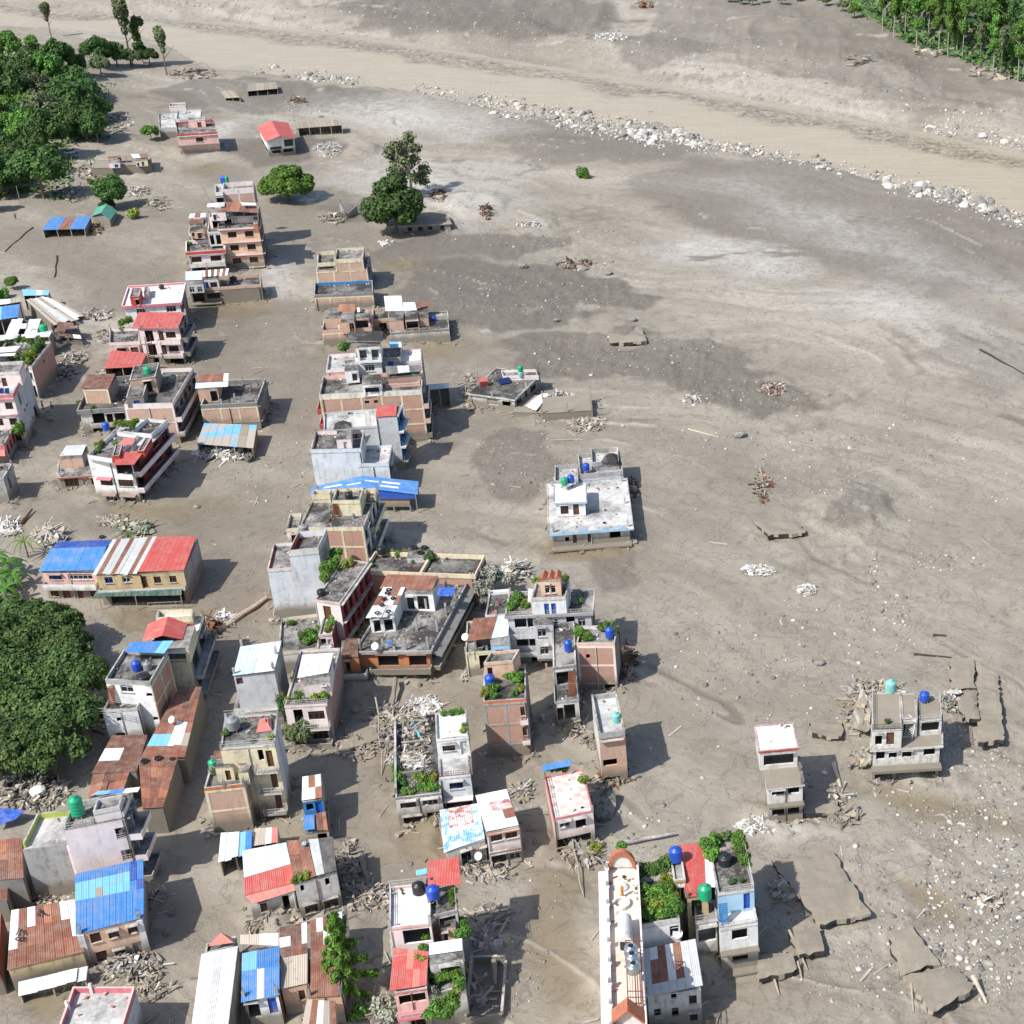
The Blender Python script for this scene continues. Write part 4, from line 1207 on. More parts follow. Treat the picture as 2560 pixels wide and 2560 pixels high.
# --- the big pink and white house and the brick front
h=House('apartment_block','big pink and white house crowned by a slab roofed lookout room','house',t11(528,862),t11(1252,815),t11(1246,698),10.9,'pink',ph=.6,par='palepink',roof='paleroof',sh=3.2,sides={'R':'dark_shade_plaster'},win=[('L',k,a,a+.2,'o')for k in range(3)for a in(.1,.5)])
h.blk(t11(745,772),t11(938,762),t11(932,690),3.0,-.6,'white',ph=.75,par='white',roof='paleroof',nm='lookout_room',win=[('F',0,.34,.72,'g')])
k=h.blk(t11(755,690),t11(935,682),t11(935,640),5.4,2.2,'white',nopar=True,nm='lookout_room',win=[('F',0,.1,.4,'o'),('F',0,.6,.9,'o')])
b=MB()
q=[P(*t11(x,y),h.h+5.6)for x,y in((685,648),(952,652),(958,572),(702,580))]
b.hexa(q,[p+V((0,0,.22))for p in q],'dark_shade_plaster','darkroof')
b.build('roof_deck',h.root)
h.blk(t11(668,870),t11(770,860),t11(770,780),1.9,-.6,'white',nopar=True,nm='stair_room',win=[('F',0,.5,.85,'c')])
h.blk(t11(945,770),t11(1090,765),t11(1090,690),1.8,-.6,'plaster',ph=.2,nm='rooftop_room',win=[('F',0,.3,.6,'D')])
h.tin([t11(1010,690),t11(1100,690),t11(1098,648),t11(1008,648)],[2.2,2.2,2.5,2.5],'sl',nx=3,posts=-.6)
h.blk(t11(1095,800),t11(1250,790),t11(1243,700),.5,-.6,'pink',ph=.5,par='palepink',roof='whiteroof',nm='rear_terrace')
h=House('brick_house','wide orange brick house front with stained terrace roof','house',t11(475,1048),t11(1250,1008),t11(1246,868),(t11(1250,1008),t11(1305,1398)),'brick',ph=.75,par={'F':'offwhite','L':'dark_shade_plaster','R':'pink','B':'pink'},roof='roof',frame='cream',sides={'R':'dark_shade_plaster','L':'redtrim'},win=[('F',0,.43,.475,'q'),('F',0,.52,.56,'q')]+[('R',k,a,a+.3,'o')for k in range(3)for a in(.1,.55)])
for st in range(3):
 h.balcony(h.main,'R',st,0,1,.9,'pink')
 h.balcony(h.main,'L',st,0,1,.8,'redtrim')
h.tin([t11(985,890),t11(1248,868),t11(1243,822),t11(975,832)],[1.6,1.6,2.0,2.0],'kgk',nx=6,posts=-.7)
h.blk(t11(990,925),t11(1245,900),t11(1242,870),.9,-.7,'brick',nopar=True,nm='rooftop_room')
h.blk(t11(800,975),t11(945,965),t11(940,890),1.6,-.7,'white',nopar=True,nm='porch_room',win=[('F',0,.12,.85,'o')])
h.blk(t11(975,968),t11(1235,950),t11(1235,930),.1,-.7,'pink',ph=.3,nm='planter_wall',par='pink')
b=MB()
c=P(*t11(1380,1180),0)
shed('lean_to','dark open lean to with steel blue roof beside the brick front','shed',[t11(1305,1010),t11(1460,995),t11(1455,958),t11(1300,968)],4.3,'g',nx=4,wall='dark_shade_plaster')
# --- grey plastered houses
h=House('concrete_house','grey house with red capped stair tower and blue side verandas','house',t11(510,1315),t11(930,1280),t11(915,1150),8.0,'paleplaster',ph=.35,par={'L':'bluetrim','F':'paleplaster','B':'paleplaster','R':'paleplaster'},roof='paleroof',sides={'L':'bluetrim'})
k=h.blk(t11(905,1222),t11(1062,1208),t11(1118,1108),2.6,None,'paleplaster',nopar=True,nm='stair_tower',sides={'R':'bluetrim'},slab=(.35,'R'),slabmat='skyblue',win=[('R',kk,.15,.8,'o')for kk in range(3)])
h.tin([t11(900,1216),t11(1058,1205),t11(1066,1120),t11(914,1134)],[2.75,2.75,3.0,3.0],'R',nx=5)
for st in range(3):
 h.rail(k,'R',k.zr-(st+1)*3+.05,.02,.95,.33,.9,'bluetrim')
 h.canopy(k,'R',k.zr-(st+1)*3,-.05,1.0,.9,'paleplaster',.3)
h.stairs(t11(835,1170),t11(850,1290),-.3,-.3,.8,'railing',8)
h=House('concrete_house','pale blue grey blank walled house with pyramid roofed cabin','house',t11(410,1462),t11(792,1452),t11(798,1312),9.4,'paleblue',ph=.7,par={'F':'paleblue','L':'palepink','R':'paleplaster','B':'palepink'},roof='darkroof',sides={'L':'palepink'},win=[('L',kk,a,a+.3,'w')for kk in range(3)for a in(.1,.55)])
h.blk(t11(765,1570),t11(1000,1562),t11(1015,1425),-2.9,None,'paleblue',ph=.6,roof='paleroof',nm='side_terrace',sides={'R':'dark_shade_plaster'},win=[('R',0,.1,.8,'o'),('R',1,.1,.8,'o')])
kk_=h.blk(t11(605,1385),t11(715,1378),t11(715,1310),1.7,-.7,'palepink',nopar=True,nm='rooftop_cabin',win=[('F',0,.45,.72,'e')])
b=MB()
q=[P(*t11(x,y),h.h+1.75)for x,y in((585,1312),(722,1300),(715,1255),(595,1262))]
ap=P(*t11(652,1240),h.h+2.7)
for i in range(4):
 b.poly([q[i],q[(i+1)%4],ap],'darkroof')
b.build('hip_roof',h.root)
h.stairs(t11(815,1420),t11(850,1350),-3.2,-.2,.8,'railing',10)
# --- blue gable roof
r=empty('gabled_house',P(*t11(1000,1900)),'brick house under long bright blue gable roof with white skylight strips','house')
ze,zr_=3.6,5.0
lb_,lf_=P(*t11(425,1742),ze+.6),P(*t11(405,1800),ze+.6)
rb_,rf_=P(*t11(1228,1700),ze),P(*t11(1216,1800),ze)
rgb_,rgf_=P(*t11(806,1658),zr_),P(*t11(800,1748),zr_)
gable(r,lf_,lb_,rb_,rf_,rgf_,rgb_,'bbbbbb','bbbbb',5,1)
for f0,f1,g0,g1,sd in((.25,.6,.45,.6,0),(.7,.97,.35,.45,0),(.05,.3,.55,.65,1),(.35,.68,.55,.7,1),(.32,.66,.25,.38,1)):
 e0,e1,r0,r1=(lf_,lb_,rgf_,rgb_)if sd==0 else(rf_,rb_,rgf_,rgb_)
 q=lambda f,g:(r0.lerp(e0,f)).lerp(r1.lerp(e1,f),g)+V((0,0,.07))if sd else(e0.lerp(r0,f)).lerp(e1.lerp(r1,f),g)+V((0,0,.07))
 sheet(q(f0,g0),q(f1,g0),q(f1,g1),q(f0,g1),'t_white',r,3,'skylight_strip')
b=MB()
mid_=(rgf_+rf_)/2
b.poly([V((rgf_.x,rgf_.y+.2,ze-.9)),V((rf_.x,rf_.y+.2,ze-.9)),rf_+V((0,.2,-.05)),rgf_+V((0,.2,-.05))],'deepblue')
b.build('gable_end',r)
b=MB()
A,B_=V((rgf_.x+2,rgf_.y+.5,0)),V((rf_.x-1.6,rf_.y+.5,0))
C_,D_=V((rb_.x-1.6,rb_.y-.5,0)),V((rgb_.x,rgb_.y-.5,0))
for a,d in((A,B_),(B_,C_),(C_,D_)):
 b.poly([V((a.x,a.y,1.0)),V((d.x,d.y,1.0)),V((d.x,d.y,ze-.8)),V((a.x,a.y,ze-.8))],'palebrick')
b.build('wall',r)
for f in(0,.5,1):
 b=MB()
 q=A.lerp(B_,f)
 b.bar((q.x,q.y,-.5),(q.x,q.y,1.1),.16,'cream')
 b.build('column',r)
for q in(rf_,rb_):
 b=MB()
 b.bar((q.x-.3,q.y,-.5),(q.x-.3,q.y,ze-.1),.1,'oldwood')
 b.build('post',r)
 # --- cream house with parapet maze
h=House('concrete_house','cream house with partition walls and rusty ladder on its roof','house',k3(300,1085),k3(1340,1085),k3(1545,470),8.8,'brick',ph=.35,par='cream',roof='roof',frame='cream',sides={'R':'offwhite','L':'dark_shade_plaster'},win=[('R',k,a,a+.16,'o')for k in range(3)for a in(.05,.3,.55,.78)])
k=h.blk(k3(835,655),k3(1285,648),k3(1330,445),2.4,-.35,'cream',ph=.6,par='cream',roof='darkroof',nm='upper_terrace',win=[('F',0,.02,.2,'o')])
h.blk(k3(505,560),k3(800,550),k3(830,470),1.2,-.35,'cream',ph=.9,par='cream',roof='roof',nm='rear_terrace')
h.blk(k3(1345,600),k3(1530,590),k3(1545,450),.9,-.35,'cream',ph=.9,par='cream',roof='roof',nm='side_terrace',gap='F')
h.stairs(k3(920,920),k3(890,700),-.35,1.9,.8,'rustbar',10)
h.balcony(h.main,'R',0,.35,1.0,.8,'cream')
h.balcony(h.main,'R',1,.0,1.0,.9,'offwhite')
h=House('concrete_house','small low flat roofed annex at the street side of cream house','house',k3(95,1108),k3(300,1092),k3(345,850),4.2,'palepink',ph=.6,par='cream',roof='roof',gap='',win=[('F',0,.3,.7,'o')])
# --- grey tower house and its neighbour
h=House('concrete_house','blank grey washed house with red edged roof and walled tower','house',t12(84,432),t12(300,418),t12(330,225),(t12(84,432),t12(152,812)),'paleblue',ph=.5,par={'L':'redtrim','F':'offwhite','R':'paleblue','B':'white'},roof='roof',sides={'L':'redtrim'})
h.blk(t12(243,292),t12(468,270),t12(556,125),3.1,None,'paleblue',ph=1.0,par={'L':'redtrim','F':'offwhite','R':'paleplaster','B':'white'},roof='darkroof',nm='tower_block',sides={'R':'plaster','L':'redtrim'})
h=House('concrete_house','pink edged house with leafy terrace and dark bare street side','house',t12(440,662),t12(632,690),t12(815,372),8.4,'palepink',ph=.25,par='pink',roof='roof',sides={'R':'maroon'},win=[('F',0,.3,.6,'d')]+[('R',k,a,a+.1,'o')for k in range(3)for a in(.08,.26,.44,.62,.8)],slab=(.5,'R'),slabmat='dark_shade_plaster')
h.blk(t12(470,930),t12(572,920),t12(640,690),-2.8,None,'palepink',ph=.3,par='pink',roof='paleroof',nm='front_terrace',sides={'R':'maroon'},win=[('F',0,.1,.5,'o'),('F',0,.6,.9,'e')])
h=House('concrete_house','low weed grown terrace roof below the blank grey tower','house',t12(165,1065),t12(470,1025),t12(478,765),3.6,'offwhite',ph=.45,roof='roof',par='cream')
h.blk(t12(480,1005),t12(572,1000),t12(570,930),.4,-3.2,'white',nopar=True,nm='porch_room',win=[('F',0,.1,.85,'o')])
# --- blue white tin roofed tall house, pink house, cream tower, brick front
h=House('concrete_house','tall grey house under flat pale blue and white tin roof','house',k4(335,612),k4(662,572),k4(722,335),9.4,'paleplaster',nopar=True,sides={'R':'plaster'},roof='paleroof',win=[('F',0,.04,.2,'d',-.4,-1.4)])
h.tin([k4(328,608),k4(662,568),k4(722,328),k4(388,376)],[.25,.25,.5,.5],'llww',nx=8,ny=2,ridges=5)
h.balcony(h.main,'L',1,.2,1.0,.8,'offwhite')
h.canopy(h.main,'F',h.h-5.6,-.02,1.0,.7,'cap',.12)
h=House('concrete_house','pink balcony house with green tank and tree standing at front','house',k4(742,852),k4(1085,832),k4(1178,385),(k4(1085,832),k4(1138,1168)),'palepink',ph=.35,par='palepink',roof='roof',frame='plaster',sides={'R':'brick'},sh=3.1,win=[('F',k,a,b_,c)for k in range(2)for a,b_,c in((.18,.40,'o'),(.52,.9,'w'))]+[('F',2,.1,.9,'o')])
h.balcony(h.main,'F',0,.4,1.0,1.0,'palepink',rail='bars')
h.balcony(h.main,'F',1,.1,1.0,1.0,'palepink')
h.blk(k4(895,688),k4(1108,660),k4(1130,470),2.0,-.35,'palepink',nopar=True,nm='rooftop_room',win=[('F',0,.68,.84,'o',-.2,-.9)])
h.tin([k4(846,628),k4(1098,585),k4(1140,425),k4(888,440)],[2.1,2.1,2.4,2.4],'w',nx=6)
h.rail(h.main,'F',h.h,0,1,-.1,.7,'railing')
h=House('apartment_block','four storey cream tower with cracked grey side and open balconies','house',k4(225,1192),k4(665,1160),k4(668,905),(k4(665,1160),k4(785,1735)),'cream',ph=.3,par='offwhite',roof='roof',sides={'R':'paleplaster','L':'offwhite'},sh=3.2,win=[('F',k,.80,.92,'d')for k in range(4)]+[('F',k,.66,.76,'v')for k in range(1)])
for st in range(3):
 h.balcony(h.main,'F',st,.58,1.0,1.0,'cream',rail='bars')
h.rail(h.main,'F',h.h,0,1,-.1,.8,'railing',gap=.9)
h.rail(h.main,'B',h.h,0,1,-.1,.8,'railing',gap=.9)
b=MB()
c=P(*k4(580,1010),h.h+.3)
R_=[P(*k4(x,y),h.h-.2)for x,y in((515,1068),(645,1050),(640,965),(540,975))]
cz=sum(R_,V())/4
b.hexa(R_,[cz.lerp(p,.62)+V((0,0,.7))for p in R_],'t_palered')
b.hexa([cz.lerp(p,.35)+V((0,0,.7))for p in R_],[cz.lerp(p,.25)+V((0,0,1.0))for p in R_],'t_palered')
b.build('stair_hood',h.root)
h=House('brick_house','narrow tan brick house with two rusty rooftop huts by lane','house',k4(97,1515),k4(420,1480),k4(478,1250),(k4(97,1515),k4(245,1880)),'palebrick',ph=.5,par={'F':'orange','L':'dark_shade_plaster','R':'brick','B':'dark_shade_plaster'},roof='darkroof',frame='cream',sides={'R':'brick'},sh=3.0)
h.blk(k4(185,1350),k4(325,1340),k4(332,1290),1.6,-.5,'cream',nopar=True,nm='rooftop_hut',win=[('F',0,.5,.8,'d')])
h.tin([k4(165,1282),k4(332,1272),k4(325,1206),k4(180,1214)],[1.8,1.8,2.1,2.1],'d',nx=4)
h.blk(k4(370,1390),k4(450,1382),k4(490,1300),1.4,-.5,'cream',nopar=True,nm='rooftop_hut',sides={'R':'dark_shade_plaster'})
h.tin([k4(366,1328),k4(448,1312),k4(492,1226),k4(420,1222)],[1.5,1.5,1.8,1.8],'od',nx=3)
# --- wrecked concrete house in the centre with roof columns
h=House('concrete_house','wrecked concrete house with orange front and column stubs on roof','house',t12(770,1040),t12(1302,1035),t12(1615,520),(t12(1302,1035),t12(1332,1255)),'orange',ph=.35,par='plaster',roof='roof',sides={'R':'dark_shade_plaster','L':'dark_shade_plaster'},over=.5,sh=3,win=[('F',0,.26,.55,'o',-.5,-2.4),('F',0,.7,.95,'o',-.5,-2.4),('F',1,.15,.95,'o')]+[('R',0,a,a+.13,'o')for a in(.05,.25,.45,.65)])
h.balcony(h.main,'F',0,.15,1.02,1.2,'mudwall',hgt=.8)
h.balcony(h.main,'R',0,0,1,1.3,'mudwall',hgt=.5)
h.canopy(h.main,'R',h.main.zr-.1,0,1,1.8,'dark_shade_plaster',.2,.6)
h.stubs(h.main,[(.02,.02),(.35,.02),(.66,.02),(.97,.04),(.97,.28),(.97,.52),(.97,.76),(.66,.3),(.36,.3),(.63,.6),(.3,.62),(.8,.85)],h.main.zr,1.9,'plaster')
k=h.blk(t12(855,790),t12(1040,775),t12(1125,590),2.4,-.35,'white',nopar=True,nm='rooftop_room',win=[('F',0,.12,.4,'o'),('F',0,.55,.9,'o')])
h.tin([t12(842,778),t12(1040,770),t12(1128,572),t12(962,570)],[2.5,2.5,2.8,2.8],'wgw/rwr/wrw',nx=5,ny=3,ragged=.15)
k=h.blk(t12(940,610),t12(1335,620),t12(1372,500),2.6,-.35,'white',nopar=True,nm='rooftop_room',win=[('F',0,.48,.62,'o'),('F',0,.68,.9,'o')],sides={'R':'paleblue'})
h.tin([t12(932,578),t12(1332,590),t12(1378,482),t12(985,470)],[2.7,2.7,3.1,3.1],'rrr',nx=9)
h=House('concrete_house','cream edged roof terrace behind the wrecked column house','house',t12(805,445),t12(1655,475),t12(1725,325),6.4,'brick',ph=.7,par='cream',cap='peach',roof='darkroof',sides={'R':'maroon','L':'dark_shade_plaster'},left=False)
b=MB()
kk=h.main
kk.obox(b,'F',kk.W*.5,kk.W*.52,kk.zr,kk.z1,-kk.D+.2,-.2,'cream','peach')
b.build('partition',h.root)
h=House('concrete_house','small orange fronted house under a brown sheet roof by lane','house',t12(632,1105),t12(772,1100),t12(768,965),4.7,'orange',nopar=True,sh=2.8,win=[('F',0,.25,.5,'o'),('F',1,.1,.9,'o')],sides={'R':'dark_shade_plaster','L':'offwhite'})
h.tin([t12(628,1098),t12(772,1092),t12(766,953),t12(682,953)],[.2,.2,.7,.7],'d',nx=5)
h.balcony(h.main,'F',0,0,1.4,1.1,'offwhite')
# --- terraces east of it
h=House('apartment_block','grey balcony house with blue double doors on its roof room','house',k5(440,475),k5(1162,445),k5(1182,255),8.7,'paleplaster',ph=.3,par='plaster',roof='roof',sides={'R':'dark_shade_plaster'},sh=3.1,over=.35,win=[('F',k,a,b_,c)for k in range(2)for a,b_,c in((.08,.22,'v'),(.235,.30,'v'),(.36,.46,'g'),(.56,.6,'g'),(.70,.8,'v'),(.84,.93,'g'))]+[('F',2,.24,.33,'o'),('F',2,.36,.53,'o'),('F',2,.6,.9,'o')])
h.balcony(h.main,'F',0,.02,.34,.9,'paleplaster',hgt=.7)
h.balcony(h.main,'F',1,.02,.34,.9,'paleplaster',hgt=.7)
h.blk(k5(672,560),k5(836,552),k5(836,540),-.6,-6.4,'paleplaster',nopar=True,nm='bay_front',win=[('F',0,.15,.6,'g'),('F',1,.2,.65,'g')])
k=h.blk(k5(645,330),k5(945,318),k5(990,180),2.6,-.3,'white',ph=.45,par='offwhite',roof='roof',nm='roof_room',win=[('F',0,.36,.5,'D'),('F',0,.56,.7,'D')])
h.rail(h.main,'F',h.h-.3,0,1,-.1,.75,'railing',gap=.35)
h.stairs(k5(640,400),k5(650,250),-.3,2.2,.8,'white',10)
h.stairs(k5(965,390),k5(975,250),-.3,2.2,.8,'white',10)
k=h.blk(k5(722,185),k5(900,178),k5(905,115),4.6,2.1,'peach',nopar=True,nm='cupola_room',win=[('F',0,.22,.44,'g'),('F',0,.5,.74,'g')])
q=[P(*k5(x,y),h.h+4.65)for x,y in((718,172),(908,162),(912,105),(742,110))]
top=[q[0].lerp(q[3],.5),q[1].lerp(q[2],.5)]
gz_=V((0,0,.55))
for f0,f1 in((0,.33),(.33,.66),(.66,1)):
 b=MB()
 a0,a1,c0,c1=q[0].lerp(q[1],f0),q[0].lerp(q[1],f1),q[3].lerp(q[2],f0),q[3].lerp(q[2],f1)
 m0,m1=(a0+a1)/2+gz_,(c0+c1)/2+gz_
 b.poly([a0,m0,m1,c0],'terracotta');b.poly([a1,c1,m1,m0],'terracotta');b.poly([a0,a1,m0],'terracotta')
 b.build('roof',h.root)
h=House('concrete_house','cream house with brown and white tin roof and pale blue room','house',k5(78,800),k5(455,770),k5(452,500),4.4,'cream',ph=.3,par='cream',roof='roof',sh=2.9,win=[('F',0,.3,.62,'o'),('F',0,.7,.95,'o')])
h.blk(k5(300,740),k5(462,730),k5(455,560),2.2,-.3,'skyblue',nopar=True,nm='rooftop_room',win=[('F',0,.22,.65,'g')])
h.tin([k5(90,702),k5(302,676),k5(358,486),k5(150,506)],[2.3,2.3,2.7,2.7],'rrrr',nx=6,ny=2,posts=-.3)
h.tin([k5(304,676),k5(452,656),k5(460,466),k5(360,486)],[2.3,2.3,2.7,2.7],'lww',nx=4)
h.blk(k5(150,640),k5(300,632),k5(320,560),2.1,-.3,'dark_shade_plaster',nopar=True,nm='rooftop_room',win=[('F',0,.1,.9,'o')])
h=House('concrete_house','narrow dark roof terrace with debris tree and red stools','house',k5(250,480),k5(440,465),k5(480,270),6.0,'dark_shade_plaster',ph=.3,par='white',roof='darkroof')
h.canopy(h.main,'B',h.h+.1,0,1,.6,'white',.7)
h=House('brick_house','three storey brick house with planted dark roof and blue tank','house',k5(232,1222),k5(604,1195),k5(592,905),(k5(604,1195),k5(617,1690)),'brick',ph=.45,par={'F':'orange','R':'hotpink','L':'peach','B':'peach'},roof='darkroof',frame='plaster',sides={'R':'dark_shade_plaster'},sh=3.2,win=[('F',k,.84,.97,'w')for k in range(2)])
h.blk(k5(238,890),k5(490,868),k5(592,765),2.3,-.45,'peach',ph=.4,par='peach',roof='darkroof',nm='upper_room',win=[('F',0,.1,.27,'o')])
for st in range(2):
 h.balcony(h.main,'F',st,.82,1.0,.5,'palepink',hgt=.6)
h=House('concrete_house','narrow grey house with outside stair and long stained roof','house',k5(848,1228),k5(1058,1205),k5(1042,940),(k5(848,1228),k5(878,1462)),'offwhite',ph=.25,par='plaster',roof='roof',sh=3.0,win=[('F',0,.08,.32,'o'),('F',0,.38,.82,'o'),('F',1,.1,.8,'o')],sides={'R':'dark_shade_plaster'})
h.blk(k5(836,925),k5(1036,900),k5(1040,525),2.9,-.3,'plaster',ph=.25,par='cap',roof='roof',nm='rear_block',win=[('F',0,.12,.8,'o')])
h.stairs(k5(1000,1170),k5(1000,960),-.25,2.6,.9,'rustbar',14)
h.rail(h.main,'R',h.h,0,1,-.1,.8,'railing',gap=.9)
h.rail(h.main,'L',h.h,0,1,-.1,.8,'railing',gap=.9)
h=House('brick_house','brick house with arched opening and bushy roof above grey lane','house',k5(1036,718),k5(1368,718),k5(1402,565),(k5(1368,718),k5(1388,1140)),'brick',ph=.5,par={'F':'peach','R':'dark_shade_plaster','L':'dark_shade_plaster','B':'white'},roof='roof',frame='palepink',sides={'R':'dark_shade_plaster'},sh=3,win=[('F',0,.23,.33,'o',-1.3,-2.0),('F',2,.66,.97,'o',-.2,-2.6)])
h=House('concrete_house','leaning narrow tower with grey parapets and torn brick walls','house',k5(1232,1502),k5(1456,1472),k5(1382,1138),(k5(1232,1502),k5(1290,1945)),'palebrick',ph=.7,par='plaster',roof='paleroof',sides={'L':'offwhite','R':'dark_shade_plaster'},sh=2.9,win=[('F',0,.06,.9,'o',-.1,-.45),('F',1,.08,.62,'o',-.5,-1.5),('F',2,.08,.7,'o',-.4,-2.6),('F',0,.0,.001,'o')])
h.stubs(h.main,[(.03,.03),(.97,.03),(.03,.97),(.97,.97)],h.main.zr,.9,'plaster')
# --- lane houses at the orchard
r=empty('row_house',P(*t02(560,620)),'white balcony house under glossy blue gable roof beside orchard','house')
class _R:pass
def lane_house(root,h,FL,FR,BX,**kw):
 s=House.__new__(House)
 s.h,s.root=h,root
 s.main=s.blk(FL,FR,BX,0,None,**kw)
 return s
h=lane_house(r,4.7,t02(318,452),t02(720,452),t02(800,250),wall='pink',nopar=True,sh=2.6,win=[('F',0,.1,.34,'b',-.4,-1.4),('F',0,.46,.92,'g',-.4,-1.4),('F',1,.28,.42,'d'),('F',1,.56,.66,'d'),('F',1,.8,.98,'w'),('F',1,.05,.2,'w')])
h.balcony(h.main,'F',0,0,1,1.0,'white',hgt=.9)
h.tin([t02(288,447),t02(738,440),t02(805,262),t02(385,275)],[.1,.1,1.5,1.5],'bbbbb',nx=8,ny=1)
h.tin([t02(385,275),t02(805,262),t02(850,208),t02(440,222)],[1.5,1.5,.5,.5],'BBB',nx=10)
r=empty('row_house',P(*t02(1050,680)),'ochre shop house with rusty and red roof over dark green awning','house')
h=lane_house(r,5.2,t02(728,478),t02(1385,450),t02(1482,205),wall='yellow',nopar=True,sides={'R':'plaster'},sh=2.7,win=[('F',0,.08,.17,'b',-.4,-1.5),('F',0,.28,.37,'g',-.4,-1.5),('F',0,.5,.56,'d'),('F',0,.64,.72,'w'),('F',0,.82,.9,'w'),('F',1,.1,.95,'o')])
h.tin([t02(702,466),t02(1035,462),t02(1185,185),t02(850,210)],[.15,.15,1.4,1.4],'grggrgggrg',nx=10,ny=2,ragged=.06)
h.tin([t02(1035,452),t02(1388,440),t02(1482,186),t02(1185,186)],[.2,.2,1.45,1.45],'R',nx=9,ny=2)
h.balcony(h.main,'F',0,.0,1,.9,'offwhite',hgt=.5)
h.tin([t02(703,640),t02(1372,628),t02(1372,572),t02(732,590)],[-2.9,-2.9,-2.4,-2.4],'D',nx=14)
h.rail(h.main,'F',.0,.58,.97,2.5,1.4,'railing',gap=.8)
for x in(740,1015,1360):
 b=MB()
 q=P(*t02(x,640),h.h-2.9)
 b.bar((q.x,q.y+.2,-.5),(q.x,q.y+.2,q.z-.05),.07,'oldwood')
 b.build('post',r)
h=House('concrete_house','house with bright red hip roof and wavy dark balconies by lane','house',t02(1085,1118),t02(1432,1108),t02(1512,785),7.0,'cream',ph=.3,par='cream',roof='whiteroof',sides={'R':'dark_shade_plaster'},win=[('R',k,a,a+.3,'o')for k in range(2)for a in(.1,.55)])
h.blk(t02(1175,800),t02(1448,790),t02(1450,728),1.2,-.3,'cream',ph=.9,par='cream',roof='whiteroof',nm='rear_terrace')
for st in(0,1):
 h.balcony(h.main,'R',st,0,1,1.2,'plaster',hgt=.4)
h.blk(t02(1140,1040),t02(1420,1035),t02(1450,860),1.9,-.3,'cream',nopar=True,nm='roof_room',win=[('F',0,.1,.9,'o')])
gable(h.root,P(*t02(1072,980),h.h+1.9),P(*t02(1118,845),h.h+1.9),P(*t02(1415,838),h.h+2.0),P(*t02(1378,962),h.h+2.0),P(*t02(1225,932),h.h+3.3),P(*t02(1268,785),h.h+3.3),'R','R',7)
h.tin([t02(1285,1030),t02(1428,1025),t02(1472,840),t02(1412,842)],[1.0,1.0,1.6,1.6],'R',nx=5)
h.tin([t02(1130,1010),t02(1290,1015),t02(1290,958),t02(1150,965)],[1.3,1.3,1.8,1.8],'p',nx=5)
h=House('brick_house','tall white and brick house with barrel tanks on roof by orchard','house',t02(792,1262),t02(1132,1282),t02(1238,1052),9.4,'white',ph=.6,par='plaster',roof='roof',sides={'R':'brick'},frame='cream',sh=3.0,win=[('F',0,.30,.58,'g',-.2,-1.3),('F',0,.84,.98,'o',-1.2,-1.8),('F',1,.86,.98,'o',-2.0,-2.6),('F',2,.88,.98,'o',-2.2,-2.8)])
h.blk(t02(772,1500),t02(1032,1478),t02(1088,1370),-3.4,None,'white',ph=.35,par='offwhite',roof='roof',nm='front_wing',sh=3,win=[('F',0,.34,.52,'q'),('F',1,.2,.5,'o')],sides={'R':'offwhite'})
h.stairs(t02(845,1455),t02(835,1300),-3.6,-.8,.9,'rustbar',12)
h.rail(h.main,'F',h.h-3.7,-.05,.6,2.6,.9,'railing',gap=.8)
h.tin([t02(940,1056),t02(1240,1066),t02(1308,970),t02(985,984)],[1.0,1.0,1.3,1.3],'bbs',nx=8)
shed('row_house','long lane side house roofed in rust brown sheets with sky blue patch','house',[t02(1062,1850),t02(1395,1850),t02(1524,1320),t02(1345,1332)],[4.2,4.2,4.4,4.4],'rrrr/sswt/rowo/drrr/rrdr/ddrd',nx=6,ny=6,wall='mudwall',posts=False,open_front=False)
shed('row_house','brown corrugated roof beside white wing with loose stones on it','house',[t03(690,40),t02(1030,1960),t02(1115,1682),t02(845,1688)],[4.0,4.0,4.2,4.2],'dddd/wwdd',nx=6,ny=3,wall='dark_shade_plaster',posts=False,open_front=False)
shed('row_house','rusty striped lane house with loose tyres at its upper edge','house',[t03(1075,305),t03(1232,295),t02(1345,1852),t02(1045,1850)],[4.1,4.1,4.3,4.3],'rrr/oro/rdr/ror/drd',nx=6,ny=5,wall='mudwall',posts=False,open_front=False)
shed('row_house','shorter orange rust roof squeezed between two brown lane roofs','house',[t03(665,205),t03(935,160),t03(990,10),t03(700,55)],[3.6,3.6,3.8,3.8],'oro/rdr',nx=6,ny=2,wall='dark_shade_plaster',posts=False,open_front=False,ragged=.15)
# --- big white house with lime parapet, blue roofed pink house
h=House('apartment_block','big pale pink house with lime green parapet and stacked balconies','house',t03(165,575),t03(905,480),t03(1010,250),8.4,'palepink',ph=.75,par={'B':'lime','L':'lime','F':'plaster','R':'palepink'},roof='paleroof',gap='F',sides={'R':'dark_shade_plaster','L':'plaster'},sh=3.1)
k=h.blk(t03(472,432),t03(925,342),t03(1020,165),2.7,None,'palepink',ph=.7,par='offwhite',roof='roof',nm='upper_block',sides={'R':'dark_shade_plaster'},gap='F',sh=3.1,win=[('F',0,.80,.99,'o',-1.2,-2.7),('F',1,.80,.99,'o',-1.3,-2.8)]+[('R',q,a,a+.3,'o')for q in range(3)for a in(.1,.55)])
h.rail(k,'F',k.zr,0,.5,-.05,.8,'railing')
h.blk(t03(700,330),t03(900,290),t03(935,195),3.6,1.9,'palepink',ph=.5,par='offwhite',roof='roof',nm='roof_room')
for st in range(3):
 h.balcony(k,'R',st,0,1,1.4,'palepink',hgt=.7)
for st in(0,1):
 h.rail(k,'F',k.zr-st*3.1-2.75,.80,.99,0,.7,'railing',gap=.3)
b=MB()
m=h.main
m.obox(b,'F',-.01*m.W,m.W*.42,-1,m.zr-.02,.005,.04,'plaster')
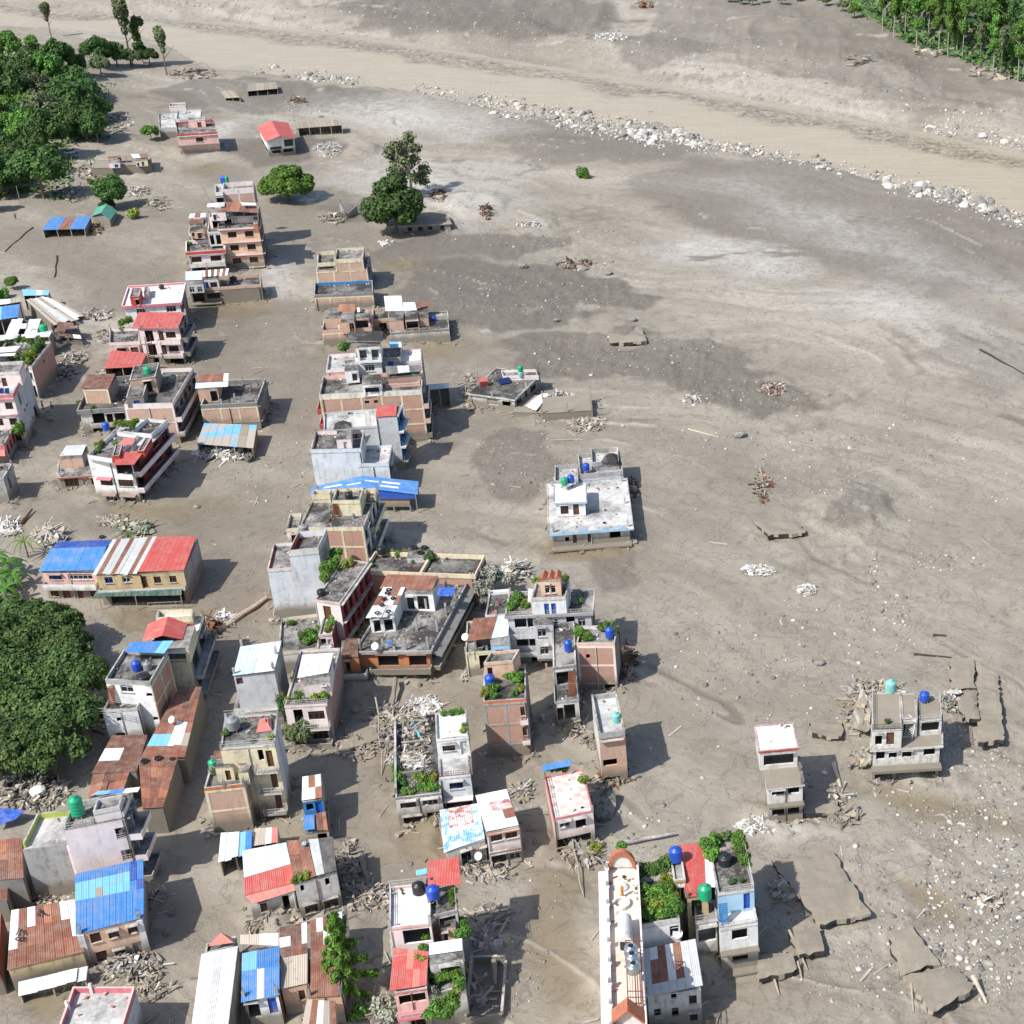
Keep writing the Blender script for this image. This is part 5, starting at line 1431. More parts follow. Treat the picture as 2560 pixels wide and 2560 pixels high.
b.build('bare_render',h.root)
h.tin([t03(690,205),t03(1040,180),t03(1060,142),t03(740,175)],[3.4,3.4,3.8,3.8],'sbw',nx=6)
h=House('concrete_house','pink house with large two tone blue roof and square windows','house',t03(598,1262),t03(1060,1145),t03(1062,720),(t03(598,1262),t03(692,1530)),'peach',nopar=True,sh=2.7,sides={'R':'plaster'},win=[('F',0,.15,.32,'w',-.25,-1.55),('F',0,.44,.61,'w',-.25,-1.55),('F',0,.76,.92,'w',-.25,-1.55),('F',1,.16,.34,'w',-.2,-1.6),('F',1,.46,.63,'w',-.2,-1.6),('F',1,.76,.92,'e',-.2,-1.9)])
h.tin([t03(568,1260),t03(1086,1128),t03(1086,905),t03(568,1005)],[.1,.1,1.3,1.3],'b',nx=12,ny=1,ridges=3)
h.tin([t03(568,1005),t03(1086,905),t03(1082,685),t03(568,800)],[1.3,1.3,.3,.3],'ssstssssbB/ssssssssBb/bbbbbbbbBb',nx=10,ny=3,ridges=3)
m=h.main
for u in(-.03,.93):
 b=MB()
 m.obox(b,'F',u*m.W,(u+.1)*m.W,-1,m.zr-.01,.01,.12,'white')
 b.build('pilaster',h.root)
h.canopy(m,'F',.6,-.05,1.05,.8,'offwhite',.2)
rr=shed('row_house','yellow walled house with patched rusty roof painted with digit eight','house',[t03(52,1525),t03(640,1385),t03(565,990),t03(85,1075)],[3.4,3.4,4.6,4.6],'rrrrrrrr/wrrrrrrw/wrwrorwg',nx=8,ny=3,wall='yellow',posts=False,open_front=False)
def roof_text(txt,px,z,size,parent,roll=0.0,slope=(0,0)):
 fc=bpy.data.curves.new('painted_mark','FONT')
 fc.body=txt
 fc.size=size
 fc.align_x='CENTER'
 fc.align_y='CENTER'
 fc.extrude=.004
 o=bpy.data.objects.new('painted_mark',fc)
 COL.objects.link(o)
 fc.materials.append(M['ink'])
 dg=bpy.context.evaluated_depsgraph_get()
 mesh=bpy.data.meshes.new_from_object(o.evaluated_get(dg))
 bpy.data.objects.remove(o)
 o=bpy.data.objects.new('painted_mark',mesh)
 COL.objects.link(o)
 o.parent=parent
 p=P(*px,z)
 o.location=p-V(parent['o'])
 o.rotation_euler=(slope[0],slope[1],roll)
 return o
roof_text('8',t03(160,1290),4.22,1.5,rr,math.radians(100),(math.radians(12),0))
for x,y,n_,zz in((165,1235,3,4.38),(320,1088,4,4.66)):
 b=MB()
 for i in range(n_):
  q=P(*t03(x-30+60*i/n_,y+(i%2)*12),zz)
  b.box(q,(.12,.9,.012),'ink',.4*i,(math.radians(12),0))
 b.build('painted_mark',rr)
shed('fallen_roof','row of white sheets slumped along the yellow walled house','roof',[t03(140,1712),t03(655,1592),t03(668,1495),t03(140,1615)],[1.2,1.4,2.2,2.0],'wwgwwwg',nx=7,wall='dark_shade_plaster',ragged=.35,open_front=True)
shed('row_house','rust brown roof at the edge beside the blank pink house','house',[t03(-180,860),t03(180,830),t03(165,525),t03(-180,560)],[4.6,4.6,5.0,5.0],'rdr/dor',nx=6,ny=2,wall='dark_shade_plaster',posts=False,open_front=False)
shed('row_house','lower rusty roof cut by the frame under brown edge roof','house',[t03(-180,1020),t03(55,1000),t03(62,850),t03(-180,870)],[3.2,3.2,3.4,3.4],'rrd',nx=3,wall='dark_shade_plaster',posts=False,open_front=False)
shed('row_house','narrow red rust roof at the very edge beside painted roof','house',[t03(-200,1560),t03(-8,1520),t03(10,1080),t03(-200,1110)],[3.6,3.6,4.0,4.0],'pr',nx=2,ny=2,wall='maroon',posts=False,open_front=False)
h=House('concrete_house','pink parapet roof terrace with crossed posts in bottom corner','house',t03(420,2010),t03(905,2010),t03(985,1650),5.6,'pink',ph=.7,par='hotpink',cap='pink',roof='paleroof',sides={'R':'paleplaster'})
h.stubs(h.main,[(.02,.6),(.3,.97)],h.main.zr,1.3,'palepink')
shed('row_house','white roof striped with rust streaks at the bottom by blue roof','house',[t03(1436,2010),t03(1715,2010),t03(1797,1345),t03(1520,1408)],[4.2,4.2,4.6,4.6],'wwgww',nx=5,ny=5,wall='dark_shade_plaster',posts=False,open_front=False)
h=House('concrete_house','small bare concrete stair cabin with red pyramid roof','house',t03(1545,1400),t03(1770,1340),t03(1790,1290),3.6,'plaster',ph=.3,roof='darkroof')
q=[P(*t03(x,y),4.3)for x,y in((1570,1345),(1765,1318),(1745,1275),(1620,1290))]
ap=P(*t03(1665,1240),5.3)
for i in range(4):
 b=MB()
 b.poly([q[i],q[(i+1)%4],ap],'t_palered')
 b.build('roof',h.root)
r=empty('row_house',P(*t13(40,1850)),'white house with blue roof and bright blue door at bottom','house')
h=lane_house(r,4.4,t13(-95,1745),t13(165,1712),t13(180,1345),wall='white',nopar=True,sh=3,win=[('F',0,.66,.92,'D',-.3,-2.5),('F',0,.05,.4,'o')],sides={'R':'palebrick'})
h.tin([t13(-112,1770),t13(178,1712),t13(178,1492),t13(-108,1535)],[.1,.1,1.0,1.0],'bbgbb',nx=5,ny=1,ridges=5)
h.tin([t13(-108,1535),t13(178,1492),t13(180,1345),t13(-105,1400)],[1.0,1.0,.2,.2],'sbb',nx=5,ridges=5)
h=House('row_house','tan sheet roofed house between blue roof and rusty strip','house',t13(190,1660),t13(385,1630),t13(390,1400),4.2,'palebrick',nopar=True,win=[('F',0,.6,.85,'w')],sides={'R':'dark_shade_plaster'})
h.tin([t13(182,1668),t13(388,1625),t13(390,1395),t13(182,1432)],[.1,.1,.5,.5],'t',nx=3,ridges=6)
h.tin([t13(182,1430),t13(388,1395),t13(385,1165),t13(175,1205)],[.6,.6,1.0,1.0],'drd/wdw/ddw',nx=5,ny=2)
h.tin([t13(-120,1330),t13(170,1340),t13(170,1245),t13(-120,1260)],[.2,.2,.6,.6],'tw',nx=4)
h=House('row_house','long rusty strip roof with brick rubble gutter beside conifer','house',t13(400,1735),t13(640,1715),t13(650,1105),4.4,'palebrick',nopar=True,sides={'R':'offwhite'})
h.tin([t13(412,1735),t13(625,1720),t13(655,1318),t13(412,1345)],[.1,.1,.4,.4],'rrr/rrd',nx=4,ny=2)
h.tin([t13(412,1345),t13(655,1318),t13(650,1085),t13(405,1150)],[.42,.42,.7,.7],'drwrr/rwrrw',nx=5,ny=2)
h.tin([t13(335,2000),t13(615,2000),t13(600,1760),t13(385,1745)],[-.4,-.4,-.1,-.1],'trwtr',nx=5,ny=1)
# --- red and white roofed houses beyond the lane
h=House('row_house','house with grey white roof above a broad red tin slope','house',t13(-50,1000),t13(290,930),t13(258,600),(t13(290,935),t13(305,1110)),'offwhite',nopar=True,win=[('F',0,.2,.35,'w'),('F',0,.7,.85,'o')],sides={'R':'dark_shade_plaster','L':'palebrick'})
h.tin([t13(-90,828),t13(262,722),t13(230,560),t13(-105,625)],[1.1,1.1,1.5,1.5],'lwwlwl',nx=6,ny=1,ridges=4)
h.tin([t13(-88,965),t13(285,868),t13(264,724),t13(-90,828)],[.55,.55,1.05,1.05],'R',nx=6,ridges=4)
h.tin([t13(-20,1025),t13(298,925),t13(287,872),t13(-85,962)],[.1,.1,.5,.5],'p',nx=6,ridges=4)
h=House('concrete_house','mud filled two storey house with tar black and rusty roof','house',t13(290,882),t13(610,795),t13(582,520),(t13(610,795),t13(652,1075)),'offwhite',nopar=True,roof='darkroof',sides={'R':'dark_shade_plaster'},sh=2.7,win=[('F',0,.12,.2,'o',-.3,-1.2),('F',0,.7,.8,'o',-.3,-1.3),('F',1,.12,.42,'w'),('F',1,.58,.9,'w'),('F',2,.15,.9,'o')])
h.tin([t13(285,870),t13(452,815),t13(392,540),t13(235,550)],[.15,.15,.5,.5],'ro/rr/or',nx=4,ny=3)
h.tin([t13(455,812),t13(608,775),t13(582,520),t13(395,540)],[.15,.15,.45,.45],'gTTT/gTTT',nx=5,ny=3)
h.balcony(h.main,'F',1,0,1,.9,'mudwall',hgt=.6)
h=House('concrete_house','narrow blue fronted house with stone weighted white tin roof','house',t13(372,500),t13(548,478),t13(525,245),(t13(548,480),t13(560,590)),'palepink',nopar=True,sides={'R':'dark_shade_plaster'},win=[('F',0,.5,.9,'o',-.2,-1.2)])
h.blk(t13(350,262),t13(500,240),t13(492,60),2.4,-.2,'bluetrim',nopar=True,nm='upper_house',sides={'R':'plaster','L':'palepink'},win=[('F',0,.15,.5,'o',-.3,-1.3),('F',0,.6,.92,'D',-.2,-2.2)])
h.tin([t13(345,245),t13(500,222),t13(490,45),t13(350,66)],[2.6,2.6,2.9,2.9],'wwo/wow',nx=3,ny=2)
h.tin([t13(448,472),t13(545,470),t13(525,328),t13(440,345)],[.2,.2,.6,.6],'do',nx=3)
h.tin([t13(362,470),t13(445,462),t13(438,350),t13(355,358)],[.5,.5,.8,.8],'b',nx=2)
shed('lean_to','shiny pale blue tin lean to below the tan brick house','shed',[t03(1650,690),t03(1900,625),t03(1905,480),t03(1668,495)],[2.6,2.6,3.2,3.2],'wlsb',nx=5,wall='offwhite',ragged=.2)
shed('lean_to','pink and white striped lean to roof beside shiny tin','shed',[t13(-30,590),t13(165,560),t13(165,445),t13(-10,455)],[2.6,2.6,3.0,3.0],'twp',nx=4,wall='offwhite')
# --- centre foreground
h=House('ruined_house','wrecked flat roof house overgrown with weeds and broken cross walls','ruin',t13(1052,228),t13(1398,188),t12(1345,1525),(t13(1052,228),t13(1088,440)),'offwhite',ph=.2,roof='darkroof',par='dark_shade_plaster',sides={'R':'dark_shade_plaster'},sh=2.3,win=[('F',0,.08,.42,'w',-.35,-1.5),('F',0,.56,.9,'g',-.35,-1.5),('F',1,.1,.5,'o',-.3,-2.2),('F',1,.62,.95,'o',-.3,-2.2)])
for u in(.0,.02):
 pass
k=h.main
b=MB()
k.obox(b,'L',.1*k.D,k.D*.95,k.zr,k.zr+1.1,-.25,0,'dark_shade_plaster','cap')
b.build('parapet',h.root)
for v in(.25,.45,.64,.82):
 b=MB()
 k.obox(b,'F',.05*k.W,k.W*rng.uniform(.35,.6),k.zr,k.zr+rng.uniform(.3,.9),-v*k.D-.22,-v*k.D,'dark_shade_plaster','cap')
 b.build('broken_partition',h.root)
h=House('concrete_house','slim white house with pale blue front and red window grille','house',t13(1385,72),t13(1618,48),t12(1595,1800),5.8,'white',ph=.3,par='white',roof='paleroof',sides={'F':'paleblue','R':'dark_shade_plaster'},sh=2.9,win=[('F',0,.28,.72,'b',-.5,-1.7),('F',1,.1,.94,'o',-.4,-2.2)])
h.main.sh=2.9
h.blk(t12(1358,1718),t12(1602,1692),t12(1580,1492),2.9,-.3,'white',ph=.35,par='white',roof='whiteroof',nm='upper_block',sides={'R':'dark_shade_plaster'},win=[('F',0,.16,.55,'w',-.6,-1.6),('F',0,.72,.94,'e',-.3,-2.4)])
h.canopy(h.main,'F',2.6,0,1,.9,'palepink',.12)
h.rail(h.main,'F',h.h,0,1,-.1,.7,'rustbar')
h=House('row_house','house with peeling pink and blue painted tin roof','house',t13(1440,640),t13(1728,545),t13(1682,290),3.4,'offwhite',nopar=True,sides={'L':'pink'},win=[('F',0,.35,.6,'o')])
h.tin([t13(1418,640),t13(1728,530),t13(1705,402),t13(1402,470)],[.1,.1,.5,.5],'P',nx=5,ny=2,ridges=4)
h.tin([t13(1402,470),t13(1705,402),t13(1682,265),t13(1385,318)],[.5,.5,.9,.9],'PQQQP',nx=5,ny=2,ridges=4)
h.tin([t13(1500,660),t13(1745,600),t13(1745,545),t13(1560,600)],[-.9,-.9,-.5,-.5],'trt',nx=4)
h=House('concrete_house','salmon striped house with white and rust patched tin roof','house',t13(1742,492),t13(1985,445),t13(1892,165),(t13(1742,492),t13(1765,745)),'palepink',ph=.15,par='orange',sides={'R':'plaster','L':'dark_shade_plaster'},sh=2.7,win=[('F',0,.1,.45,'w',-.4,-1.3),('F',0,.55,.92,'w',-.4,-1.3),('F',1,.05,.5,'w'),('F',1,.6,.95,'g')],slab=(.3,'F'),slabmat='orange')
h.tin([t13(1738,480),t13(1985,430),t13(1892,160),t13(1655,208)],[.2,.2,.6,.6],'www/wwr/wQQ/www',nx=6,ny=4)
h.balcony(h.main,'F',1,0,1,.8,'mudwall',rail='bars',rmat='oldwood')
# --- big foreground house with red roof slopes
h=House('apartment_block','foreground white terrace house with black tanks and red tin annex','house',t13(1003,1205),t13(1318,1168),t13(1298,862),9.6,'palepink',ph=.35,par='pink',cap='white',roof='whiteroof',sides={'R':'offwhite'},sh=3.0,win=[('F',0,.3,.95,'o',-.3,-2.2),('F',1,.1,.9,'o')])
k=h.main
h.rail(k,'B',h.h,0,1,-.1,.8,'railing',gap=.5)
h.rail(k,'L',h.h,0,1,-.1,.6,'railing',gap=1.2)
h.balcony(k,'F',0,0,1,1.6,'palepink',rail='bars')
k2_=h.blk(t13(1318,1118),t13(1520,1072),t13(1508,878),-.4,None,'offwhite',ph=.3,par='plaster',roof='roof',nm='east_block',sides={'R':'dark_shade_plaster'},sh=3,win=[('F',0,.3,.9,'o')])
h.rail(k2_,'R',h.h-.4,0,1,-.05,.8,'railing')
h.stairs(t13(1358,1310),t13(1340,1110),-3.6,-.5,.9,'rustbar',13)
k3_=h.blk(t13(1045,1700),t13(1290,1662),t13(1312,1260),-3.4,None,'pink',ph=.2,par='palered' if False else 'hotpink',roof='paleroof',nm='front_block',sh=2.9,win=[('F',0,.1,.92,'o',-.3,-1.5),('F',1,.35,.8,'o')],sides={'F':'pink','R':'offwhite'})
h.tin([t13(1006,1682),t13(1288,1640),t13(1302,1385),t13(1040,1355)],[-3.2,-3.2,-2.4,-2.4],'RRpR/RpRR',nx=5,ny=2,ridges=4)
h.rail(k3_,'F',k3_.zr-2.6,0,1,.9,.9,'white' if False else 'railing')
h.canopy(k3_,'F',k3_.zr-2.6,0,1,1.0,'hotpink',.3)
h.tin([t13(1298,890),t13(1546,882),t13(1530,668),t13(1294,700)],[.9,.9,1.5,1.5],'R',nx=5,ny=2,ridges=4)
h.tin([t13(1210,812),t13(1290,795),t13(1290,755),t13(1208,772)],[1.2,1.2,1.4,1.4],'s',nx=2)
k4_=h.blk(t13(1300,1720),t13(1580,1640),t13(1570,1270),-4.6,None,'offwhite',ph=.35,par='plaster',roof='roof',nm='garden_block',sides={'R':'dark_shade_plaster'})
h.blk(t13(1310,1480),t13(1560,1440),t13(1560,1330),-2.3,-4.7,'offwhite',nopar=True,nm='porch_room',win=[('F',0,.3,.85,'w',-.5,-1.7)])
h.tin([t13(1304,1412),t13(1560,1376),t13(1556,1284),t13(1308,1322)],[-2.1,-2.1,-1.7,-1.7],'l',nx=5)
h.blk(t13(1395,1210),t13(1505,1195),t13(1508,1120),-1.7,-4.6,'peach',nopar=True,nm='stair_room',win=[('F',0,.1,.4,'o')])
# --- pink tiled roof house
h=House('concrete_house','narrow house with pink white checkered roof tiles and blue awning','house',t23(312,388),t23(612,322),t23(548,5),(t23(312,388),t23(340,645)),'palepink',ph=.15,par='hotpink',cap='hotpink',roof='pinkroof',sides={'R':'dark_shade_plaster','L':'pink'},sh=2.7,win=[('F',0,.14,.4,'g',-.4,-1.4),('F',0,.54,.8,'o',-.3,-2.0),('F',1,.05,.9,'o')])
k=h.main
tm=[]
for w_ in range(2):
 b=MB()
 b.box((0,0,0),(.48,.48,.02),'pink' if w_ else 'cloth_white')
 tm.append(b)
me_t=[]
for b in tm:
 o=b.build('tile')
 me_t.append(o.data)
 bpy.data.objects.remove(o)
nu,nv=int(k.W/.8),int(k.D/.8)
ang=math.atan2(k.ex.y,k.ex.x)
for i in range(nu):
 for j in range(nv):
  if i*nv+j<300:
   q=k.p((i+.5)/nu,(j+.5)/nv,k.zr+.012)
   o=bpy.data.objects.new('tile',me_t[1 if(i+j)%2 and rng.random()<.75 else 0])
   COL.objects.link(o)
   o.parent=h.root
   o.location=q-V(h.root['o'])
   o.rotation_euler=(0,0,ang)
   o.scale=(1.5,1.5,1)
h.tin([t22(228,1955),t22(448,1915),t22(440,1865),t22(235,1910)],[1.2,1.2,1.5,1.5],'b',nx=5,posts=-.15)
h.rail(k,'L',h.h,0,1,-.08,.8,'rustbar')
# --- long narrow terrace (rounded arch at one end)
h=House('hotel_building','long narrow peach roof terrace with arch, dome and steel tanks','building',t23(742,2000),t23(1022,2000),t23(858,705),10.4,'palepink',ph=.75,par='palepink',cap='palepink',roof='pinkroof',sh=3.1)
k=h.main
for i in range(9):
 b=MB()
 k.obox(b,'L',k.D*(.04+.115*i),k.D*(.04+.115*i)+.5,k.z1,k.z1+.25,-.3,.15,'palepink')
 k.obox(b,'L',k.D*(.04+.115*i)+.1,k.D*(.04+.115*i)+.4,k.z1+.25,k.z1+.7,-.2,.08,'plaster')
 b.build('pier',h.root)
k.obox(MB(),'L',0,1,0,1,0,.1,'palepink')
b=MB()
k.obox(b,'L',0,k.D,k.zr-.8,k.zr-.6,0,.9,'palepink')
b.build('ledge',h.root)
b=MB()
c0=[k.p(.3,.47,k.zr),k.p(.72,.47,k.zr),k.p(.72,.615,k.zr),k.p(.3,.615,k.zr)]
n=12
pr=[]
for i in range(n+1):
 a=math.pi*i/n
 f=.5-.5*math.cos(a)
 zz=1.2+.9*math.sin(a)
 pr.append((c0[0].lerp(c0[1],f)+V((0,0,zz)),c0[3].lerp(c0[2],f)+V((0,0,zz))))
for i in range(n):
 b.poly([pr[i][0],pr[i+1][0],pr[i+1][1],pr[i][1]],'t_grey')
b.poly([p[0]for p in pr],'offwhite')
b.poly([p[1]for p in pr][::-1],'offwhite')
for i in range(4):
 if i!=9:
  a,d=c0[i],c0[(i+1)%4]
  b.poly([a,d,d+V((0,0,1.2)),a+V((0,0,1.2))],'offwhite')
b.build('skylight',h.root)
for f in(.12,.55):
 b=MB()
 a,d=c0[0].lerp(c0[1],f)+V((0,-.04,.25)),c0[0].lerp(c0[1],f+.35)+V((0,-.04,.25))
 b.hexa([a,d,d+V((0,.08,0)),a+V((0,.08,0))],[p+V((0,0,1.1))for p in(a,d,d+V((0,.08,0)),a+V((0,.08,0)))],'glass')
 b.build('window',h.root)
b=MB()
n=14
arc=[(.5-.42*math.cos(math.pi*i/n),.4+2.2*math.sin(math.pi*i/n))for i in range(n+1)]
for(u0,h0),(u1,h1)in zip(arc[:-1],arc[1:]):
 s_=lambda u:.5+(u-.5)*.76
 b.hexa([k.p(u0,.975,k.zr+h0),k.p(u1,.975,k.zr+h1),k.p(u1,1,k.zr+h1),k.p(u0,1,k.zr+h0)],[k.p(s_(u0),.975,k.zr+h0*.74),k.p(s_(u1),.975,k.zr+h1*.74),k.p(s_(u1),1,k.zr+h1*.74),k.p(s_(u0),1,k.zr+h0*.74)],'terracotta')
b.build('arch',h.root)
b=MB()
b.hexa([k.p(.5+(u-.5)*.76,.982,k.zr+z_*.74)for u,z_ in arc],[k.p(.5+(u-.5)*.76,.992,k.zr+z_*.74)for u,z_ in arc],'offwhite')
b.build('gable_panel',h.root)
for u0,u1,hh_ in((.04,.5,1),(.96,.5,1)):
 b=MB()
 b.hexa([k.p(u0,.05,k.zr+.5),k.p(u1,.05,k.zr+2.1),k.p(u1,.12,k.zr+2.1),k.p(u0,.12,k.zr+.5)],[k.p(u0,.05,k.zr+.75),k.p(u1,.05,k.zr+2.4),k.p(u1,.12,k.zr+2.4),k.p(u0,.12,k.zr+.75)],'terracotta')
 b.build('pediment_roof',h.root)
b=MB()
b.hexa([k.p(.1,.07,k.zr),k.p(.9,.07,k.zr),k.p(.9,.1,k.zr),k.p(.1,.1,k.zr)],[k.p(.49,.07,k.zr+2.0),k.p(.51,.07,k.zr+2.0),k.p(.51,.1,k.zr+2.0),k.p(.49,.1,k.zr+2.0)],'palepink')
b.build('gable_panel',h.root)
b=MB()
q=k.p(.42,.75,k.zr)
for i in range(20):
 a0,a1=math.tau*i/20,math.tau*(i+1)/20
 f=lambda a,r,z:V((q.x+r*math.cos(a),q.y+r*math.sin(a),q.z+z))
 b.hexa([f(a0,.95,0),f(a1,.95,0),f(a1,.7,0),f(a0,.7,0)],[f(a0,.95,.45),f(a1,.95,.45),f(a1,.7,.45),f(a0,.7,.45)],'offwhite')
b.build('basin',h.root)
b=MB()
q2=k.p(.46,.80,k.zr)
b.lathe(q2,[(.3,0),(.18,.3),(.14,.9),(.22,1.3),(.12,1.55),(.02,1.75)],'ochre',10)
b.build('statue',h.root)
b=MB()
q3=k.p(.44,.86,k.zr)
b.lathe(q3,[(.75,0),(.75,.25),(.5,.5),(.2,.62),(.01,.66)],'whiteroof',16)
b.build('round_cap',h.root)
b=MB()
c0=[k.p(u,v,k.zr)for u,v in((.52,.14),(.93,.14),(.93,.42),(.52,.42))]
for z in(1.1,1.9,2.7):
 for i in range(4):
  b.bar(c0[i]+V((0,0,z)),c0[(i+1)%4]+V((0,0,z)),.05,'rustbar')
for i in range(7):
 b.bar(c0[0].lerp(c0[1],i/6)+V((0,0,1.1)),c0[3].lerp(c0[2],i/6)+V((0,0,1.1)),.035,'rustbar')
for p in c0:
 b.bar(p,p+V((0,0,2.7)),.06,'rustbar')
b.build('tank_frame',h.root)
# --- garden house, tin roof house, red tiled house
h=House('concrete_house','white house with lush roof garden beside the peach terrace','house',t23(932,1192),t23(1265,1135),t23(1222,790),8.6,'white',ph=.5,par='offwhite',roof='roof',sides={'R':'plaster','L':'offwhite'},sh=3.0,win=[('F',0,.76,.98,'g',-.4,-1.9)])
h=House('concrete_house','grey tin roofed house with rust patches in front of roof garden','house',t23(1005,1718),t23(1425,1660),t23(1385,1300),5.0,'offwhite',nopar=True,sh=2.7,win=[('F',0,.46,.56,'o',-.3,-1.0),('F',0,.78,.92,'w',-.9,-2.1),('F',1,.14,.26,'o',.6,-.6),('F',1,.46,.58,'o',.4,-.8),('F',1,.78,.92,'w')],sides={'R':'plaster'})
h.tin([t23(1002,1732),t23(1442,1640),t23(1385,1290),t23(978,1372)],[.2,.2,1.3,1.3],'ggggggg/grrwrgg/grrwrgg/gwrwrgg',nx=7,ny=4,ridges=4)
h=House('concrete_house','yellow walled house under red ribbed roof beside roof garden','house',t23(1320,985),t23(1480,965),t23(1470,575),8.4,'yellow',nopar=True,sides={'R':'offwhite'},win=[('F',0,.2,.7,'o')],sh=3)
h.tin([t23(1310,975),t23(1470,962),t23(1472,558),t23(1248,582)],[.15,.15,.8,.8],'R',nx=6,ny=2,ridges=5)
h.tin([t23(1465,900),t23(1535,900),t23(1505,650),t23(1455,690)],[.3,.3,.7,.7],'w',nx=2,ny=1)
h.blk(t23(1220,850),t23(1310,840),t23(1285,690),1.0,None,'yellow',ph=.3,par='yellow',nm='stair_tower',win=[('F',0,.3,.8,'o')])
k=h.blk(t23(1385,1165),t23(1552,1135),t23(1545,985),-2.2,None,'offwhite',ph=.35,par='offwhite',roof='roof',nm='lower_terrace',sh=2.9,win=[('F',0,.1,.9,'o')])
h.rail(k,'F',h.h-2.2,0,1,-.05,.8,'railing')
h=House('apartment_block','white house with bright blue terrace and bushy upper roof','house',t23(1552,948),t23(1828,908),t23(1745,500),9.2,'white',ph=.35,par='offwhite',roof='roof',sides={'F':'skyblue','R':'plaster'},sh=3.0,win=[('F',0,.7,.88,'D',-.2,-2.4)])
h.rail(h.main,'F',h.h,.18,1,-.05,.7,'railing')
h.rail(h.main,'R',h.h,0,1,-.05,.7,'railing',gap=.8)
k=h.blk(t23(1572,1212),t23(1855,1165),t23(1825,940),-2.7,None,'white',ph=.35,par={'F':'white','R':'skyblue','L':'deepblue','B':'white'},roof='paleroof',nm='front_block',sides={'R':'plaster'},sh=3.0,win=[('F',0,.3,.72,'o',-.2,-1.6),('F',1,.3,.72,'o',-.3,-1.7)])
h.rail(k,'F',h.h-2.7,0,1,-.05,.6,'railing')
h.stairs(t23(1600,1180),t23(1590,1020),-3.0,-.6,.9,'bluetrim',12)
h.canopy(k,'F',k.zr-2.9,0,1,.8,'mudwall',.25)
h.canopy(k,'F',.4,-.02,1.02,1.0,'mudwall',.25)
# --- eastern houses standing alone in the mud
h=House('concrete_house','lone white house with blue scalloped eaves and roof tanks','house',t22(303,158),t22(886,114),t21(842,1690),(t22(303,158),t22(338,292)),'offwhite',ph=.08,par='skyblue',roof='paleroof',over=.7,sh=3,win=[('F',0,.16,.21,'o',-.9,-1.7),('F',0,.26,.31,'d',-.6,-2.2),('F',0,.45,.5,'d',-.6,-2.2),('F',0,.74,.88,'o',-.5,-1.7)])
k=h.main
b=MB()
n=8
for i in range(n):
 m0,m1=k.W*i/n-.3,k.W*(i+1)/n-.3
 if i%2:
  q=[k.sp('F',m0,k.z1,.7),k.sp('F',m1,k.z1,.7),k.sp('F',m1-.5,k.z1+.75,.7),k.sp('F',m0+.5,k.z1+.75,.7)]
 else:
  q=[k.sp('F',m0,k.z1,.7),k.sp('F',m1,k.z1,.7),k.sp('F',m1,k.z1+.25,.7),k.sp('F',m0,k.z1+.25,.7)]
 nn=k.nrm('F')*.14
 b.hexa([p-nn for p in(q[0],q[1])]+[q[1],q[0]],[p-nn for p in(q[3],q[2])]+[q[2],q[3]],'skyblue')
b.build('scalloped_parapet',h.root)
h.canopy(k,'F',.7,-.02,1.02,1.4,'mudwall',.3)
h.stubs(k,[(-.02,-.1),(.3,-.1),(.62,-.1),(.97,-.1)],-.4,.7,'offwhite')
kb=h.blk(t21(512,1648),t21(838,1622),t21(812,1470),1.3,-.1,'paleplaster',ph=.8,par='plaster',roof='paleroof',nm='rear_block',win=[('F',0,.72,.85,'o',.35,-.1)])
h.blk(t21(318,1700),t21(500,1690),t21(500,1570),1.0,None,'paleplaster',ph=.8,par='plaster',roof='paleroof',nm='rear_terrace')
h.blk(t21(600,1560),t21(808,1545),t21(800,1440),2.2,-.1,'plaster',ph=.9,par='cap',roof='paleroof',nm='rear_tower')
ks=h.blk(t21(328,1858),t21(550,1850),t21(540,1715),2.7,0,'white',ph=.1,par='skyblue',roof='whiteroof',over=.35,nm='stair_room',win=[('F',0,.58,.78,'d',-.4,-2.4),('F',0,.15,.42,'c',-.4,-2.2)])
b=MB()
q=[P(*t21(x,y),h.h+2.2)for x,y in((670,1560),(805,1555),(795,1500),(700,1505))]
b.hexa(q,[sum(q,V())/4+(p-sum(q,V())/4)*.3+V((0,0,.9))for p in q],'darkroof')
b.build('hip_roof',h.root)
h=House('concrete_house','tilted white bungalow with red box and solar panel on dark roof','house',t21(-315,1022),t21(18,1072),t21(205,895),3.2,'white',ph=.12,par='offwhite',roof='darkroof',over=.35,sides={'R':'plaster'},win=[('F',0,.38,.62,'e',-.4,-1.9),('F',0,.72,.9,'o',-.5,-1.7),('R',0,.06,.25,'w'),('R',0,.38,.48,'d'),('R',0,.6,.8,'w')],tilt=(.03,-.03,0))
c=P(*t11(1725,970),h.h)
b=MB()
b.box((c.x,c.y,c.z+.6),(1.7,1.3,1.5),'t_red',.3,(.25,.1))
b.build('red_box',h.root)
b=MB()
c=P(*t11(1880,940),h.h+.4)
b.box(c,(2.2,1.7,.06),'solar',.4,(.3,0))
b.build('solar_panel',h.root)
h.blk(t21(-60,905),t21(205,905),t21(170,862),.9,-.1,'palepink',ph=.5,par='palepink',roof='roof',nm='rear_terrace')
h=House('ruined_house','mud slab of a wrecked house strewn with white sheets','ruin',t21(228,1188),t21(606,1165),t21(600,1045),1.9,'mudwall',nopar=True,roof='mudroof',frame=None)
h.stubs(h.main,[(.0,.02),(.5,.02),(.99,.02),(.98,.4),(.98,.98),(.0,.98)],-.3,3.6,'oldwood')
h.blk(t21(10,1178),t21(232,1186),t21(225,1050),-.7,None,'mudwall',nopar=True,roof='mudroof',nm='porch_slab')
